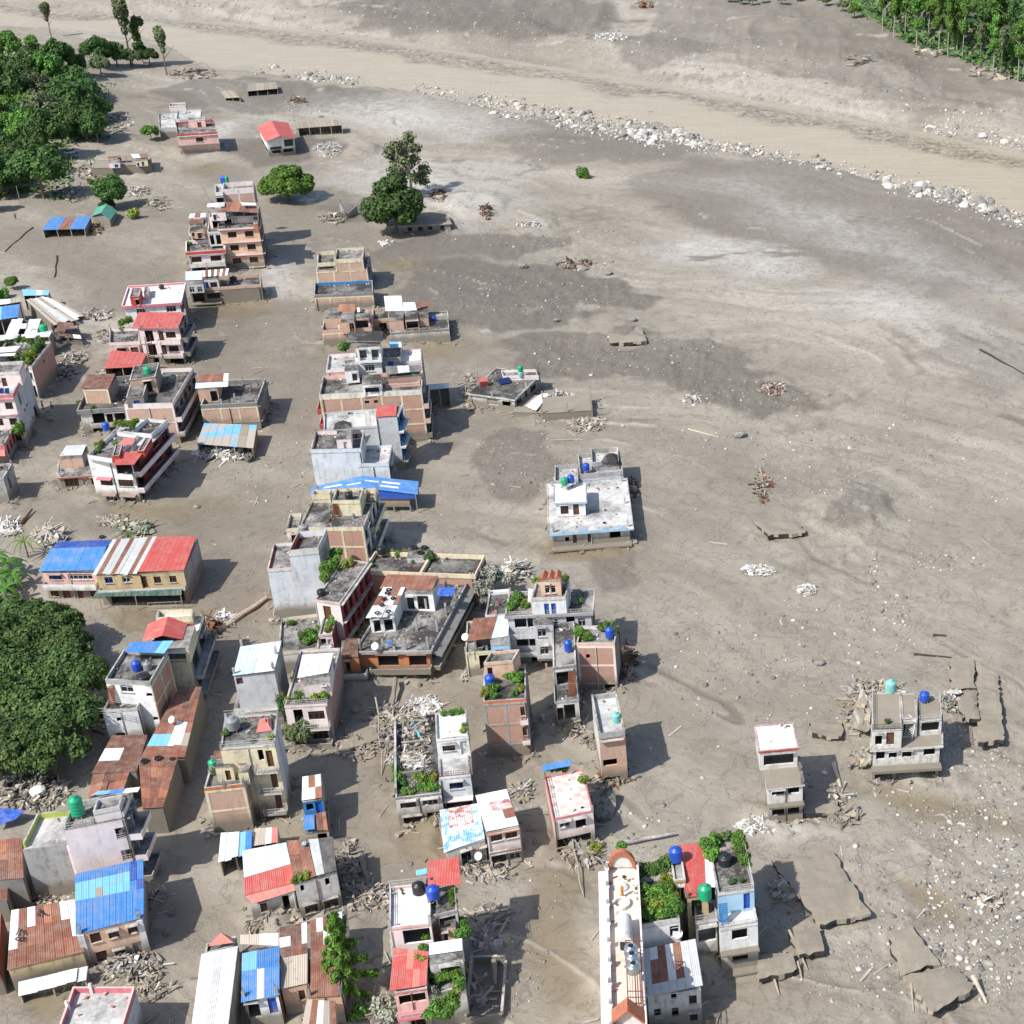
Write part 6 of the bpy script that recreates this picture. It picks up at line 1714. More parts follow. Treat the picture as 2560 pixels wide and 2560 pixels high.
h=House('concrete_house','four level house of mud filled floors with green tank on top','house',t32(792,1785),t32(1298,1755),t32(1325,1535),(t32(792,1785),t33(795,95)),'offwhite',ph=.1,par='offwhite',roof='mudroof',sh=2.7,over=.4,sides={'R':'dark_shade_plaster'},win=[('F',0,.05,.18,'o',-.5,-1.7),('F',0,.24,.36,'o',-.4,-1.6),('F',0,.44,.58,'o',-.4,-1.6),('F',0,.76,.93,'o',-.3,-1.5),('F',1,.04,.3,'o',-.4,-2.2),('F',1,.36,.6,'o',-.4,-2.2),('F',1,.7,.95,'o',-.4,-2.2)])
h.canopy(h.main,'F',h.h-2.8,-.02,1.02,1.2,'mudwall',.4)
ka=h.blk(t32(788,1648),t32(1010,1640),t32(1020,1356),2.9,-.1,'offwhite',ph=.12,par='offwhite',roof='mudroof',nm='upper_block',win=[('F',0,.1,.34,'o',-.3,-2.2),('F',0,.48,.75,'d',-.3,-2.2)])
kc=h.blk(t32(1012,1560),t32(1130,1552),t32(1132,1360),2.9,-.1,'offwhite',ph=.12,par='offwhite',roof='mudroof',nm='upper_block',win=[('F',0,.1,.8,'o')])
kb=h.blk(t32(1142,1578),t32(1312,1565),t32(1318,1385),2.2,-.1,'offwhite',ph=.12,par='offwhite',roof='mudroof',nm='upper_block',win=[('F',0,.1,.9,'o',-.2,-1.6)])
h.rail(ka,'F',h.h+2.9,0,1,-.08,.8,'darkmetal')
h.rail(ka,'L',h.h+2.9,0,1,-.08,.8,'railing',gap=.8)
h.rail(kc,'B',h.h+2.9,0,1,-.08,.8,'railing',gap=.8)
h.rail(kb,'F',h.h+2.2,0,1,-.08,.8,'railing',gap=.8)
h.rail(kb,'B',h.h+2.2,0,1,-.08,.8,'railing',gap=.8)
h.rail(kb,'R',h.h+2.2,0,1,-.08,.8,'railing',gap=.8)
h.stairs(t32(1058,1700),t32(1090,1545),0,2.9,1.3,'offwhite',10)
h=House('concrete_house','narrow mud caked house with white roof and red railing band','house',t33(3,150),t33(262,122),t32(238,1850),(t33(3,150),t33(15,432)),'offwhite',nopar=True,roof='mudroof',over=.25,sh=2.7,sides={'R':'dark_shade_plaster'},win=[('F',0,.1,.46,'o',-.15,-1.3),('F',0,.56,.9,'o',-.15,-1.3),('F',1,.1,.46,'o',-.3,-1.7),('F',1,.56,.9,'o',-.3,-1.7)])
h.canopy(h.main,'F',h.h-2.5,-.02,1.02,.8,'mudwall',.25)
h.blk(t32(-62,1800),t32(222,1775),t32(184,1594),3.0,-.1,'offwhite',ph=.1,par='redtrim',roof='whiteroof',over=.2,nm='upper_block',win=[('F',0,.1,.9,'o',-.3,-2.3)],sides={'R':'skyblue'})
# --- roofs buried to the eaves
def buried(label,pts,z0,z1,th=.8):
 z0,z1=z0+.3,z1+.2
 q=[P(*p,z0+(z1-z0)*(i>=2))for i,p in enumerate(pts)]
 b=MB()
 W_,D_=(q[1]-q[0]).length,(q[3]-q[0]).length
 n,m=max(5,int(W_/.7)),max(5,int(D_/.7))
 g=[]
 for j in range(m+1):
  row=[]
  for i in range(n+1):
   e=.22 if i in(0,n)or j in(0,m)else .08
   p=q[0].lerp(q[1],i/n).lerp(q[3].lerp(q[2],i/n),j/m)
   s=float(fbm(np.array([p.x/2.2]),np.array([p.y/2.2]),12,3)[0])-.5
   row.append(p+V((rng.uniform(-e,e),rng.uniform(-e,e),s*.5-(.16 if e>.1 else 0)*rng.random())))
  g.append(row)
 for j in range(m):
  for i in range(n):
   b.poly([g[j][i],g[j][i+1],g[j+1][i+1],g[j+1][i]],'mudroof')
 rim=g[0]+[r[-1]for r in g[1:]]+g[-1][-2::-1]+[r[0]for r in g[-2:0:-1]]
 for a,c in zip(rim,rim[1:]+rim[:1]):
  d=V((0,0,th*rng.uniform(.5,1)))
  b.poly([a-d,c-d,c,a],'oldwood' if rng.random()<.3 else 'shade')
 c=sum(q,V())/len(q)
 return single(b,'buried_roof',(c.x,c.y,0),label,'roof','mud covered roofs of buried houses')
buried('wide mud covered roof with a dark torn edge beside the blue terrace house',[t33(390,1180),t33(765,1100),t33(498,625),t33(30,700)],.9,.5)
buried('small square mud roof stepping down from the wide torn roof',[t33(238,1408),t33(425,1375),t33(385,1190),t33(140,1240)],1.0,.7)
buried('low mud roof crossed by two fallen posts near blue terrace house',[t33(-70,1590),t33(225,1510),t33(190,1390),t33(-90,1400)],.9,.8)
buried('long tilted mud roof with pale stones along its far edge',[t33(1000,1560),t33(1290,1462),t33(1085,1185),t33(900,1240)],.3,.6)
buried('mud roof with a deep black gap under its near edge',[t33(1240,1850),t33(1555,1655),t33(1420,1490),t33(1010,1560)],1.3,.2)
buried('mud roof slab leaning behind the four level house',[t32(1470,1555),t32(1590,1565),t32(1575,1330),t32(1385,1345)],1.5,.6)
buried('upper mud roof panel behind the leaning slab',[t32(1385,1330),t32(1560,1325),t32(1552,1105),t32(1370,1110)],.8,.4)
buried('long narrow mud roof farthest out beside the leaning slab',[t32(1598,1735),t32(1782,1720),t32(1735,1215),t32(1570,1120)],1.4,.4)
buried('rectangular mud roof lying alone amid dark silt',[t21(735,655),t21(1020,635),t21(970,530),t21(705,535)],.9,.4)
buried('mud roof with black gap and loose poles east of white house',[t32(10,175),t32(290,150),t32(220,60),t31(1760,1900)[:2]if False else t32(-120,70)],.9,.3)
buried('mud crust roof by the narrow caked house with dark seam',[t33(265,350),t33(545,325),t33(480,150),t33(275,130)],.7,.3)
buried('low mud roof stepping toward four level house',[t32(330,1665),t32(565,1700),t32(560,1590),t32(310,1560)],.7,.2)
buried('sunken mud roof among timber in front of orange fronted ruin',[t12(640,1800),t12(920,1720),t12(900,1560),t12(700,1600)],.7,.3)
# ------------------------------------------------------------------ plants
def leafmat(name,a,b_,hue=.0):
 t=NT(name)
 at=t.n('ShaderNodeAttribute',attribute_name='tint').outputs['Fac']
 col=t.mix(at,a,b_)
 hv=t.n('ShaderNodeHueSaturation')
 t.l(t.ramp(t.rnd(),0,1,.72,1.3),hv.inputs['Value'])
 t.l(t.ramp(t.rnd(),0,1,.485,.515),hv.inputs['Hue'])
 t.l(col,hv.inputs['Color'])
 t.out(hv.outputs[0],.6,spec=.25)
 try:
  t.b.inputs['Transmission Weight'].default_value=0
 except KeyError:
  pass
 M[name]=t.m
leafmat('leaf_dark',(.034,.080,.020),(.085,.165,.036))
leafmat('leaf_mid',(.05,.12,.02),(.13,.245,.04))
leafmat('leaf_bright',(.055,.14,.018),(.15,.27,.04))
leafmat('leaf_mango',(.03,.068,.017),(.10,.145,.036))
leafmat('leaf_grey',(.075,.105,.045),(.17,.2,.09))
leafmat('leaf_yellow',(.12,.165,.025),(.26,.29,.05))
leafmat('leaf_dusty',(.16,.17,.13),(.33,.32,.27))
leafmat('grass',(.10,.17,.03),(.2,.28,.06))
t=NT('bark')
M['bark']=t.out(t.mix(t.noise(2,4),(.10,.075,.05),(.22,.18,.13)),.9)
t=NT('palebark')
M['palebark']=t.out(t.mix(t.noise(1.2,4),(.26,.23,.19),(.45,.41,.35)),.9)
def leaf_mesh(name,pts,nrm,size,mat,seed=0,core=None,aspect=1.6):
 """a cloud of small folded leaf sprays"""
 R=np.random.RandomState(seed)
 n=len(pts)
 nrm=nrm+R.normal(0,.55,(n,3))
 nrm/=np.linalg.norm(nrm,axis=1)[:,None]+1e-9
 a=R.normal(0,1,(n,3))
 a-=(a*nrm).sum(1)[:,None]*nrm
 a/=np.linalg.norm(a,axis=1)[:,None]+1e-9
 c=np.cross(nrm,a)
 s=size*R.uniform(.55,1.35,n)[:,None]
 a,c=a*s*aspect*.5,c*s*.5
 v=np.stack([pts-a,pts+c*.9-nrm*s*.15,pts+a,pts-c*.9-nrm*s*.15],1).reshape(-1,3)
 nv=len(v)
 nf=n
 faces=np.arange(nv,dtype=np.int32)
 ls=np.arange(0,nv,4,dtype=np.int32)
 tint=np.repeat(R.uniform(0,1,n)**1.3,4)
 if core is not None:
  cv,cf=core
  faces=np.concatenate([faces,(cf+nv).ravel().astype(np.int32)])
  ls=np.concatenate([ls,nv+np.arange(0,len(cf)*3,3,dtype=np.int32)])
  v=np.vstack([v,cv])
  tint=np.concatenate([tint,np.zeros(len(cv))])
 me=bpy.data.meshes.new(name)
 me.vertices.add(len(v));me.vertices.foreach_set('co',v.astype(np.float32).ravel())
 me.loops.add(len(faces));me.loops.foreach_set('vertex_index',faces)
 me.polygons.add(len(ls));me.polygons.foreach_set('loop_start',ls)
 me.update(calc_edges=True)
 at=me.attributes.new('tint','FLOAT','POINT')
 at.data.foreach_set('value',tint.astype(np.float32))
 me.materials.append(M[mat])
 return me
def ico(sub=2):
 bm=bmesh.new()
 bmesh.ops.create_icosphere(bm,subdivisions=sub,radius=1)
 v=np.array([q.co[:]for q in bm.verts]);f=np.array([[q.index for q in p.verts]for p in bm.faces])
 bm.free()
 return v,f
ICO2,ICO1=ico(2),ico(1)
def lobed(lobes,n,size,mat,seed,inner=.8,core=True,name='crown',fuzz=.12):
 R=np.random.RandomState(seed)
 L=np.array([[*c,*r]for c,r in lobes],float)
 w=L[:,3]*L[:,4]+L[:,4]*L[:,5]
 k=R.choice(len(L),n*2,p=w/w.sum())
 d=R.normal(0,1,(n*2,3));d/=np.linalg.norm(d,axis=1)[:,None]
 bump=1+fuzz*np.sin(d[:,:1]*7+k[:,None])*np.cos(d[:,1:2]*6+k[:,None]*2)
 p=L[k,:3]+d*L[k,3:]*R.uniform(inner,1.06,(n*2,1))*bump
 keep=np.ones(len(p),bool)
 for i,l in enumerate(L):
  q=(((p-l[:3])/l[3:])**2).sum(1)
  keep&=(q>.55)|(k==i)
 p,d=p[keep][:n],d[keep][:n]
 d=d+np.array([0,0,.45])
 co=None
 if core:
  vs,fs,o=[],[],0
  for l in L:
   vv=ICO1[0]*l[3:]*.6+l[:3]
   vs.append(vv);fs.append(ICO1[1]+o);o+=len(vv)
  co=(np.vstack(vs),np.vstack(fs))
 return leaf_mesh(name,p,d,size,mat,seed,co)
def trunk_mesh(h,r,mat='bark',lean=(0,0),limbs=4,seed=0,top=.75):
 R=random.Random(seed)
 b=MB()
 p=V((0,0,-1))
 n=5
 for i in range(n):
  q=V((lean[0]*(i+1)/n+R.uniform(-.12,.12),lean[1]*(i+1)/n+R.uniform(-.12,.12),h*top*(i+1)/n))
  b.bar(p,q,r*(1-.13*i),mat,7,r*(1-.13*(i+1)))
  p=q
 for i in range(limbs):
  a=math.tau*i/max(limbs,1)+R.uniform(-.4,.4)
  z0=h*R.uniform(.3,.65)
  f=z0/h/top
  s=V((lean[0]*f,lean[1]*f,z0))
  e=s+V((math.cos(a),math.sin(a),0))*h*R.uniform(.18,.3)+V((0,0,h*R.uniform(.12,.25)))
  b.bar(s,e,r*.42,mat,5,r*.12)
 return b
LIB={}
def tree_kind(key,crown,trunk):
 tm=trunk.build('trunk')
 LIB[key]=(crown,tm.data)
 bpy.data.objects.remove(tm)
def plant_tree(key,loc,label,cat='tree',name='broadleaf_tree',s=1.0,group=None,rz=None,sz=None):
 r=empty(name,loc,label,cat,group)
 for nm,me in(('trunk',LIB[key][1]),('crown',LIB[key][0])):
  o=bpy.data.objects.new(nm,me)
  COL.objects.link(o)
  o.parent=r
 r.rotation_euler=(0,0,rng.uniform(0,6.28)if rz is None else rz)
 r.scale=(s,s,s if sz is None else sz)
 return r
def dome(seed,R_,H,n,r0,flat=.75,z0=.35):
 q=random.Random(seed)
 out=[]
 for i in range(n):
  a,rr=q.uniform(0,6.28),R_*math.sqrt(q.uniform(0,1))*.9
  z=H*(z0+(1-z0)*.82*math.sqrt(max(0,1-(rr/R_)**2))*q.uniform(.62,1))
  s=r0*q.uniform(.5,1.3)
  out.append(((rr*math.cos(a),rr*math.sin(a),z),(s,s,s*flat)))
 return out
for i in range(4):
 tree_kind('mango%d'%i,lobed(dome(10+i,4.6,9.8,30,1.5+.2*(i%2)),9500,.36,'leaf_mango',i,.82,True,'crown',.2),trunk_mesh(9,.4,seed=i))
for i in range(3):
 tree_kind('wood%d'%i,lobed(dome(30+i,5.2,13,32,2.0,.8,.2),6200,.55,'leaf_dark',40+i,.7,True,'crown',.25),trunk_mesh(12,.4,seed=20+i))
 tree_kind('light%d'%i,lobed(dome(50+i,4.8,12,28,1.8,.85,.2),5600,.52,('leaf_mid','leaf_grey','leaf_bright')[i],60+i,.65,True,'crown',.25),trunk_mesh(11,.35,seed=30+i))
tree_kind('umbrella',lobed(dome(71,7.6,12.0,60,2.2,.7,.08),11000,.55,'leaf_bright',71,.84),trunk_mesh(10,.5,limbs=6,seed=3))
tree_kind('darktall',lobed(dome(77,5.6,15,36,2.3,.85,.16),8000,.6,'leaf_dark',77,.82),trunk_mesh(12,.5,seed=5))
tree_kind('loose',lobed([((q.uniform(-4.5,4.5),q.uniform(-3.5,3.5),q.uniform(4,14)),(1.7,1.7,1.5))for q in[random.Random(5)]for _ in range(20)],3400,.5,'leaf_grey',81,.3,False),trunk_mesh(13,.4,'palebark',limbs=9,seed=6))
def tall(seed,H,R_,n,mat,leaf,kind,bark='palebark',lo=.42,dens=3200):
 q=random.Random(seed)
 L=[]
 for i in range(n):
  z=H*q.uniform(lo,.97)
  a=q.uniform(0,6.28)
  rr=R_*q.uniform(.0,.8)
  s=R_*q.uniform(.4,.7)
  L.append(((rr*math.cos(a),rr*math.sin(a),z),(s,s,s*1.15)))
 tree_kind(kind,lobed(L,dens,leaf,mat,seed,.6,seed%2==0),trunk_mesh(H,.32,bark,(q.uniform(-.6,.6),0),3,seed,.95))
for i in range(3):
 tall(90+i,26,3.4,16,'leaf_mid',.75,'poplar%d'%i,lo=.25)
 tall(94+i,24,3.0,14,'leaf_dark',.75,'poplar%d'%(i+3),lo=.15)
for i in range(3):
 tall(100+2*i,24,3.0,11,'leaf_mid',.6,'edge%d'%i,lo=.45,dens=2400)
tall(98,20,2.6,10,'leaf_grey',.55,'stand','bark',.5,2600)
R_=np.random.RandomState(9)
N_=11000
zz=R_.uniform(.8,13,N_)
br=np.floor(R_.uniform(0,1,N_)*46)
bz,ba,bl=1.5+(br/46)*11,br*2.4,(1-br/52)*3.7*(.65+.5*((br*.618)%1))
tt=np.sqrt(R_.uniform(.02,1,N_))
pts=np.stack([np.cos(ba)*bl*tt,np.sin(ba)*bl*tt,bz+bl*(tt*.5-tt*tt*.55)-np.abs(R_.normal(0,.35,N_))*tt],1)+R_.normal(0,.14,(N_,3))*(1.4-tt[:,None]*.9)
me=leaf_mesh('crown',pts,np.stack([np.cos(ba),np.sin(ba),np.full(N_,.5)],1),.17,'leaf_bright',9,None,3.6)
tree_kind('conifer',me,trunk_mesh(13,.25,seed=2,limbs=0,top=.95))
BUSH={}
for m in('leaf_mid','leaf_bright','leaf_yellow','leaf_dark','leaf_dusty','leaf_grey'):
 BUSH[m]=[lobed([((q.uniform(-.5,.5),q.uniform(-.5,.5),q.uniform(.25,.95)),(.42,.42,.4))for q in[random.Random(k)]for _ in range(9)],900,.15,m,k,.45,False,'foliage',.25)for k in range(2)]
def bush(px,z,s,label,mat='leaf_mid',group=None,pot=False,name='shrub',sz=None,pt=None):
 p=pt if pt is not None else P(*px,z)
 r=empty(name,p,label,'plant',group)
 o=bpy.data.objects.new('foliage',rng.choice(BUSH[mat]))
 COL.objects.link(o)
 o.parent=r
 s,sz=s*.88,(None if sz is None else sz*.9)
 o.scale=(s,s,s if sz is None else sz)
 o.rotation_euler=(0,0,rng.uniform(0,6))
 if pot:
  b=MB()
  b.lathe(p,[(.16,0),(.24,.3),(.21,.3),(.2,.26)],'terracotta',8)
  b.build('pot',r)
  o.location=(0,0,.25)
 return r
def fill(pts_fn,n,size,mats,labels,group=None,hz=.0):
 pass
 # --- woodland on the hill at the west
for i,(x,y,k,s)in enumerate([(20,105,'light',1.0),(70,118,'wood',1.0),(110,130,'wood',1.0),(150,128,'wood',.6),(10,150,'wood',1.15),(55,160,'wood',1.2),(100,165,'light',1.2),(135,170,'wood',1.1),(165,178,'wood',.9),(30,195,'wood',1.3),(78,205,'light',1.35),(120,205,'light',1.2),(158,212,'wood',1.1),(182,216,'wood',.9),(5,235,'light',1.2),(50,240,'wood',1.25),(92,245,'light',1.2),(128,248,'wood',1.2),(165,252,'wood',1.1),(186,256,'wood',.8),(20,275,'light',1.15),(62,285,'light',1.2),(98,288,'wood',1.0),(10,320,'wood',1.1),(50,322,'wood',1.0),(-20,300,'wood',1.2),(-25,250,'wood',1.2),(-25,200,'wood',1.2),(-20,150,'light',1.1),(5,358,'wood',.85),(-22,345,'wood',1.1),(30,345,'light',.8),(-15,385,'light',.7),(140,225,'wood',1.2),(20,215,'wood',1.2),(60,225,'light',1.2)]):
 p=GG(*ov(x,y+14))
 plant_tree(k+str(i%3),p-V((0,0,.3)),'dark leafy tree in the dense wood on the west hillside' if k=='wood' else 'lighter green leafy tree in the wood on the west hillside',s=s*rng.uniform(.85,1.12),sz=s*rng.uniform(.8,1.35),group='trees of the west hillside wood')
bm_=[]
for i in range(500):
 x,y=rng.uniform(-30,195),rng.uniform(90,372)
 if x>125 and y>270 or x>160 and y<150:
  continue
 p=GG(*ov(x,y))
 for _ in range(14):
  bm_.append((p.x+rng.gauss(0,2),p.y+rng.gauss(0,2.4),p.z+abs(rng.gauss(0,.9))))
pts=np.array(bm_)
o=bpy.data.objects.new('undergrowth',leaf_mesh('undergrowth',pts,np.tile([0,0,1.0],(len(pts),1)),.95,'leaf_dark',4))
COL.objects.link(o)
tag(o,'low green undergrowth beneath the hillside wood',None,None,'stuff')
for x,y,k,s,l in[(83,374,'wood1',1.25,'big rounded dark tree at the foot of the hillside wood'),(216,394,'wood0',.8,'lone upright tree beside the green barn'),(204,398,'wood2',.35,'small bushy tree just behind the green barn'),(545,378,'umbrella',.92,'broad umbrella shaped bright green tree below the orange roof'),(748,440,'darktall',1.12,'dense dark tree overhanging the long buried building'),(778,372,'loose',1.2,'loose grey green tree behind the dense dark one'),(286,266,'light0',.5,'small round green tree at the grey house corner'),(97,70,'stand',.75,'slim tree on the silt bank beyond the hillside wood'),(60,92,'light2',.5,'small pale tree at the upper tip of the wood'),(105,128,'light1',.55,'narrow tree on the bare upper slope of the wood'),(315,142,'stand',.95,'lone two tiered tree near the river with bare trunk'),(248,124,'stand',1.35,'tallest tree of the riverside clump with high crown'),(270,120,'poplar3',.85,'slender dark tree beside the tallest riverside tree'),(188,126,'wood1',.95,'dark bushy tree at the west end of riverside clump'),(192,142,'light1',.7,'lower tree standing before the riverside clump'),(222,124,'wood2',.75,'mid sized tree in the riverside clump'),(284,124,'wood0',.6,'rounded low tree at the east end of riverside clump'),(252,126,'light1',.65,'pale low tree filling the riverside clump'),(26,545,'light0',.3,'small yellow green bush tree above the torn sheet roofs')]:
 plant_tree(k,GG(*ov(x,y)),l,s=s)
 # --- dense forest across the river
i=0
for x,y,n in[(1640,45,3),(1665,62,3),(1690,76,3),(1715,88,3),(1740,100,3),(1765,106,3),(1790,112,3),(1815,122,3),(1840,132,3),(1865,140,3),(1890,148,3),(1915,156,3),(1940,165,2),(1965,172,2)]:
 for j in range(n):
  p=GG(*ov(x+rng.uniform(-12,12),y-4-j*15+rng.uniform(-5,5)))
  front=j==0
  key=('stand' if rng.random()<.4 else 'edge%d'%rng.randrange(3))if front else 'poplar%d'%rng.randrange(6)
  plant_tree(key,p,'slim pale trunked tree along the front edge of the far forest' if front else 'tall leafy tree deep within the far bank forest',s=rng.uniform(.75,1.05)*(.85 if front else 1),sz=rng.uniform(.8,1.05),group='trees at the front of the far forest' if front else 'trees deep in the far forest')
  i+=1
for j,(x,y)in enumerate([(1560,12),(1590,22),(1612,34),(1545,2),(1475,8),(1440,6),(1400,8),(1375,4),(1420,10),(1505,3),(1340,-4),(1460,-6),(1530,-10)]):
 plant_tree('light%d'%(j%3),GG(*ov(x,y)),'low bright tree along the far bank meadow edge',s=rng.uniform(.4,.6),group='low trees at the far meadow edge')
gp=[]
for _ in range(9000):
 x,y=rng.uniform(1350,1640),rng.uniform(-45,24)
 p=ov(x,y)
 gp.append(p)
pts=np.array([[*P(*p,3).xy]for p in gp])
hz_=height(pts[:,0],pts[:,1])
pts=np.column_stack([pts,hz_+.15])
fe_=np.interp(pts[:,0],FOREST_EDGE[:,0],FOREST_EDGE[:,1])
pts=pts[pts[:,1]>fe_-14]
o=bpy.data.objects.new('grass',leaf_mesh('grass',pts,np.tile([0,0,1.0],(len(pts),1)),1.6,'grass',5))
COL.objects.link(o)
tag(o,'strip of bright meadow grass on the far bank',None,None,'stuff')
pts=[]
for _ in range(5200):
 x=rng.uniform(1600,2000)
 y=np.interp(x,[1600,1700,1800,1932,2000],[28,80,112,156,176])-rng.uniform(2,90)
 p=P(*ov(x,y),6)
 pts.append((p.x,p.y,Z(p)+abs(rng.gauss(0,2.5))))
pts=np.array(pts)
o=bpy.data.objects.new('undergrowth',leaf_mesh('undergrowth',pts,np.tile([0,-.5,1.0],(len(pts),1)),1.7,'leaf_dark',6))
COL.objects.link(o)
tag(o,'shaded undergrowth below the far forest',None,None,'stuff')
# --- mango orchard at the lower west
for i,(x,y,s)in enumerate([(50,1188,.95),(115,1192,.9),(20,1225,1.0),(85,1235,1.0),(140,1240,.9),(5,1290,1.05),(60,1300,1.05),(120,1310,1.05),(160,1305,.95),(25,1365,1.05),(85,1375,1.05),(140,1375,1.0),(5,1425,1.0),(50,1435,1.0),(110,1428,.95),(-40,1250,1.0),(-40,1340,1.0),(-40,1420,1.0),(10,1165,.75)]):
 p=P(*ov(x,y+36),0)
 plant_tree('mango%d'%(i%4),p,'dense dark crowned tree packed in the orchard by the lane',s=s*.92,group='orchard trees by the lane')
 # --- others
p=GG(*t13(700,1760))
plant_tree('conifer',p,'feathery bright green conifer beside the rusty strip roof',name='conifer_tree',s=.98)
p=P(*k4(915,1170),0)
plant_tree('light1',p,'small round crowned tree before the pink balcony house',s=.42)
def fronds(loc,n,L,w,label,name,mat='leaf_bright',up=.9,stem=1.8):
 r=empty(name,loc,label,'plant')
 b=MB()
 b.bar(loc-V((0,0,.4)),loc+V((0,0,stem)),.16,'bark',6,.12)
 b.build('stem',r)
 for i in range(n):
  a=math.tau*i/n+rng.uniform(-.3,.3)
  e=up*rng.uniform(.6,1.2)
  q=MB()
  prev=None
  for j in range(7):
   t_=j/6
   c=loc+V((0,0,stem))+V((math.cos(a),math.sin(a),0))*L*t_+V((0,0,L*(e*t_-1.1*t_*t_)))
   s=V((-math.sin(a),math.cos(a),0))*w*math.sin(math.pi*min(1,t_*.9+.08))
   cur=(c-s+V((0,0,-.08)),c,c+s+V((0,0,-.08)))
   if prev:
    q.poly([prev[0],prev[1],cur[1],cur[0]],mat)
    q.poly([prev[1],prev[2],cur[2],cur[1]],mat)
   prev=cur
  q.build('leaf',r)
for i,(x,y,s)in enumerate([(-10,1050,1.0),(18,1062,1.0),(30,1085,.9),(-5,1090,1.0),(15,1110,.9)]):
 fronds(P(*ov(x,y+26),0),9,3.2*s,.42,['banana plant at the edge by the torn white sheets','banana plant with widest leaves north of the orchard','banana plant closest to the blue roofed house','banana plant at the west edge of its clump','banana plant touching the orchard trees'][i],'banana_plant','leaf_bright',stem=2.4)
fronds(P(*t02(215,345),0),10,3.0,.16,'drooping palm beside the blue roofed house','palm','leaf_yellow',stem=3.0)
fronds(GG(*t00(690,1250)),9,2.4,.2,'mud splashed palm leaning by the sunk house','palm','leaf_grey',stem=2.0)
# ------------------------------------------------------------------ things on the roofs
def hz(sub):
 for k,v in ALL.items():
  if sub in k:
   return v
 raise KeyError(sub)
def tank(px,z,r,hgt,mat,label,stand=0.0,name='water_tank',lid=True,group=None):
 p=P(*px,z)
 root=empty(name,p,label,'water tank',group)
 b=MB()
 prof=[(r*.94,0),(r,.06)]
 nb=4
 for i in range(nb):
  z0=.06+(hgt*.78)*i/nb
  dz=hgt*.78/nb
  prof+=[(r,z0+dz*.25),(r*.955,z0+dz*.4),(r*.955,z0+dz*.6),(r,z0+dz*.75)]
 prof+=[(r,.06+hgt*.78),(r*.8,hgt*.9),(r*.42,hgt*.98),(r*.4,hgt)]
 b.lathe(p+V((0,0,stand)),prof,mat,16)
 b.build('body',root,True)
 if lid:
  b=MB()
  b.lathe(p+V((0,0,stand+hgt)),[(r*.38,-.03),(r*.38,.07),(r*.1,.1)],'tank_black' if mat=='steel' else mat,12)
  b.build('lid',root)
 if stand:
  b=MB()
  for i in range(4):
   a=math.pi/4+i*math.pi/2
   q=p+V((math.cos(a),math.sin(a),0))*r*.9
   b.bar(q-V((0,0,.05)),q+V((0,0,stand)),.05,'railing')
   a2=a+math.pi/2
   q2=p+V((math.cos(a2),math.sin(a2),0))*r*.9
   b.bar(q+V((0,0,stand-.05)),q2+V((0,0,stand-.05)),.05,'railing')
   b.bar(q,q2+V((0,0,stand-.05)),.025,'railing')
  b.build('stand',root)
 return root
def TK(px,sub,dz,r,hgt,col,label,stand=0.0):
 return tank(px,hz(sub).h+dz,r,hgt,'tank_'+col if col!='steel' else 'steel',label,stand)
TK(k1(628,205),'rear brick house',-1.1,.5,1.9,'blue','bright blue barrel tank nearest the corner on the rear brick house')
TK(k1(655,206),'rear brick house',-1.1,.5,1.9,'blue','blue barrel tank between its blue and green neighbours on rear house')
TK(k1(688,207),'rear brick house',-1.1,.5,1.9,'green','dark green barrel tank beside two blue ones on rear house')
TK(k1(190,905),'balcony house with red',0,.45,.8,'blue','small blue tank at the corner of red banded balcony house')
TK(k1(622,728),'tall salmon house',-.1,.7,1.1,'black','black tank under the grey green awning of the salmon house')
TK(k1(775,1525),'front low house',-.5,.85,1.3,'black','black tank beside striped tin on the low muddy house')
TK(t00(905,1212),'low house sunk',.2,.55,1.5,'green','green tank on the sunk house below the hill road')
tank(t01(332,562),4.4,.85,1.4,'tank_green','green tank at the edge of torn white sheet roofs')
TK(t01(1118,885),'large soot stained',2.5,.7,1.3,'green','green tank on upper roof of the soot stained brick house')
TK(t01(978,1092),'large soot stained',-.7,.7,1.0,'black','grey black tank by small cabin on the soot stained house')
TK(t01(815,1358),'white corner house',.2,.6,1.4,'blue','blue tank on dark stand above the white corner house',1.2)
TK(t01(1222,245),'white house with pink roof edge',-.3,.55,.9,'black','black tank on white roof with pink edge')
TK(t11(1342,490),'low pale house with white',-.3,.55,1.0,'blue','blue tank on low pale house with tin sheds')
TK(t11(1195,922),'wide orange brick',.1,.5,.9,'green','green tank on the planter wall of wide orange brick house')
TK(t11(672,1440),'pale blue grey blank',-.7,.75,1.0,'black','black tank on dark terrace beside pyramid roofed cabin')
TK(k3(1115,620),'cream house with partition',2.0,.62,1.1,'black','black tank inside upper terrace walls of cream house')
TK(k3(385,1150),'blank grey washed',2.2,.75,1.1,'grey','grey tank on the walled tower of blank grey house')
TK(k3(1185,935),'cream house with partition',-.3,.3,.8,'grey','slim grey drum by rusty ladder on cream house')
TK(t12(950,312),'cream edged roof terrace',0,.7,1.2,'black','dark green black tank behind the cream edged terrace')
TK(t12(1152,645),'wrecked concrete house',-.3,.6,1.2,'grey','grey tank standing between the white rooms on wrecked house')
TK(t12(495,625),'pink edged house',-.2,.6,.9,'black','black tank at the front of pink edged leafy terrace')
TK(k4(1010,732),'pink balcony house',-.3,.6,1.4,'green','green tank among shrubs on pink balcony house')
TK(k4(335,1045),'four storey cream',-.2,.85,1.5,'grey','large grey ribbed tank on the cream tower roof',.3)
TK(k4(175,1352),'narrow tan brick',-.4,.55,1.2,'green','green tank at the corner of narrow tan brick house')
TK(t02(1035,1190),'tall white and brick',-.5,.62,1.4,'blue','blue tank on the tall white and brick house roof')
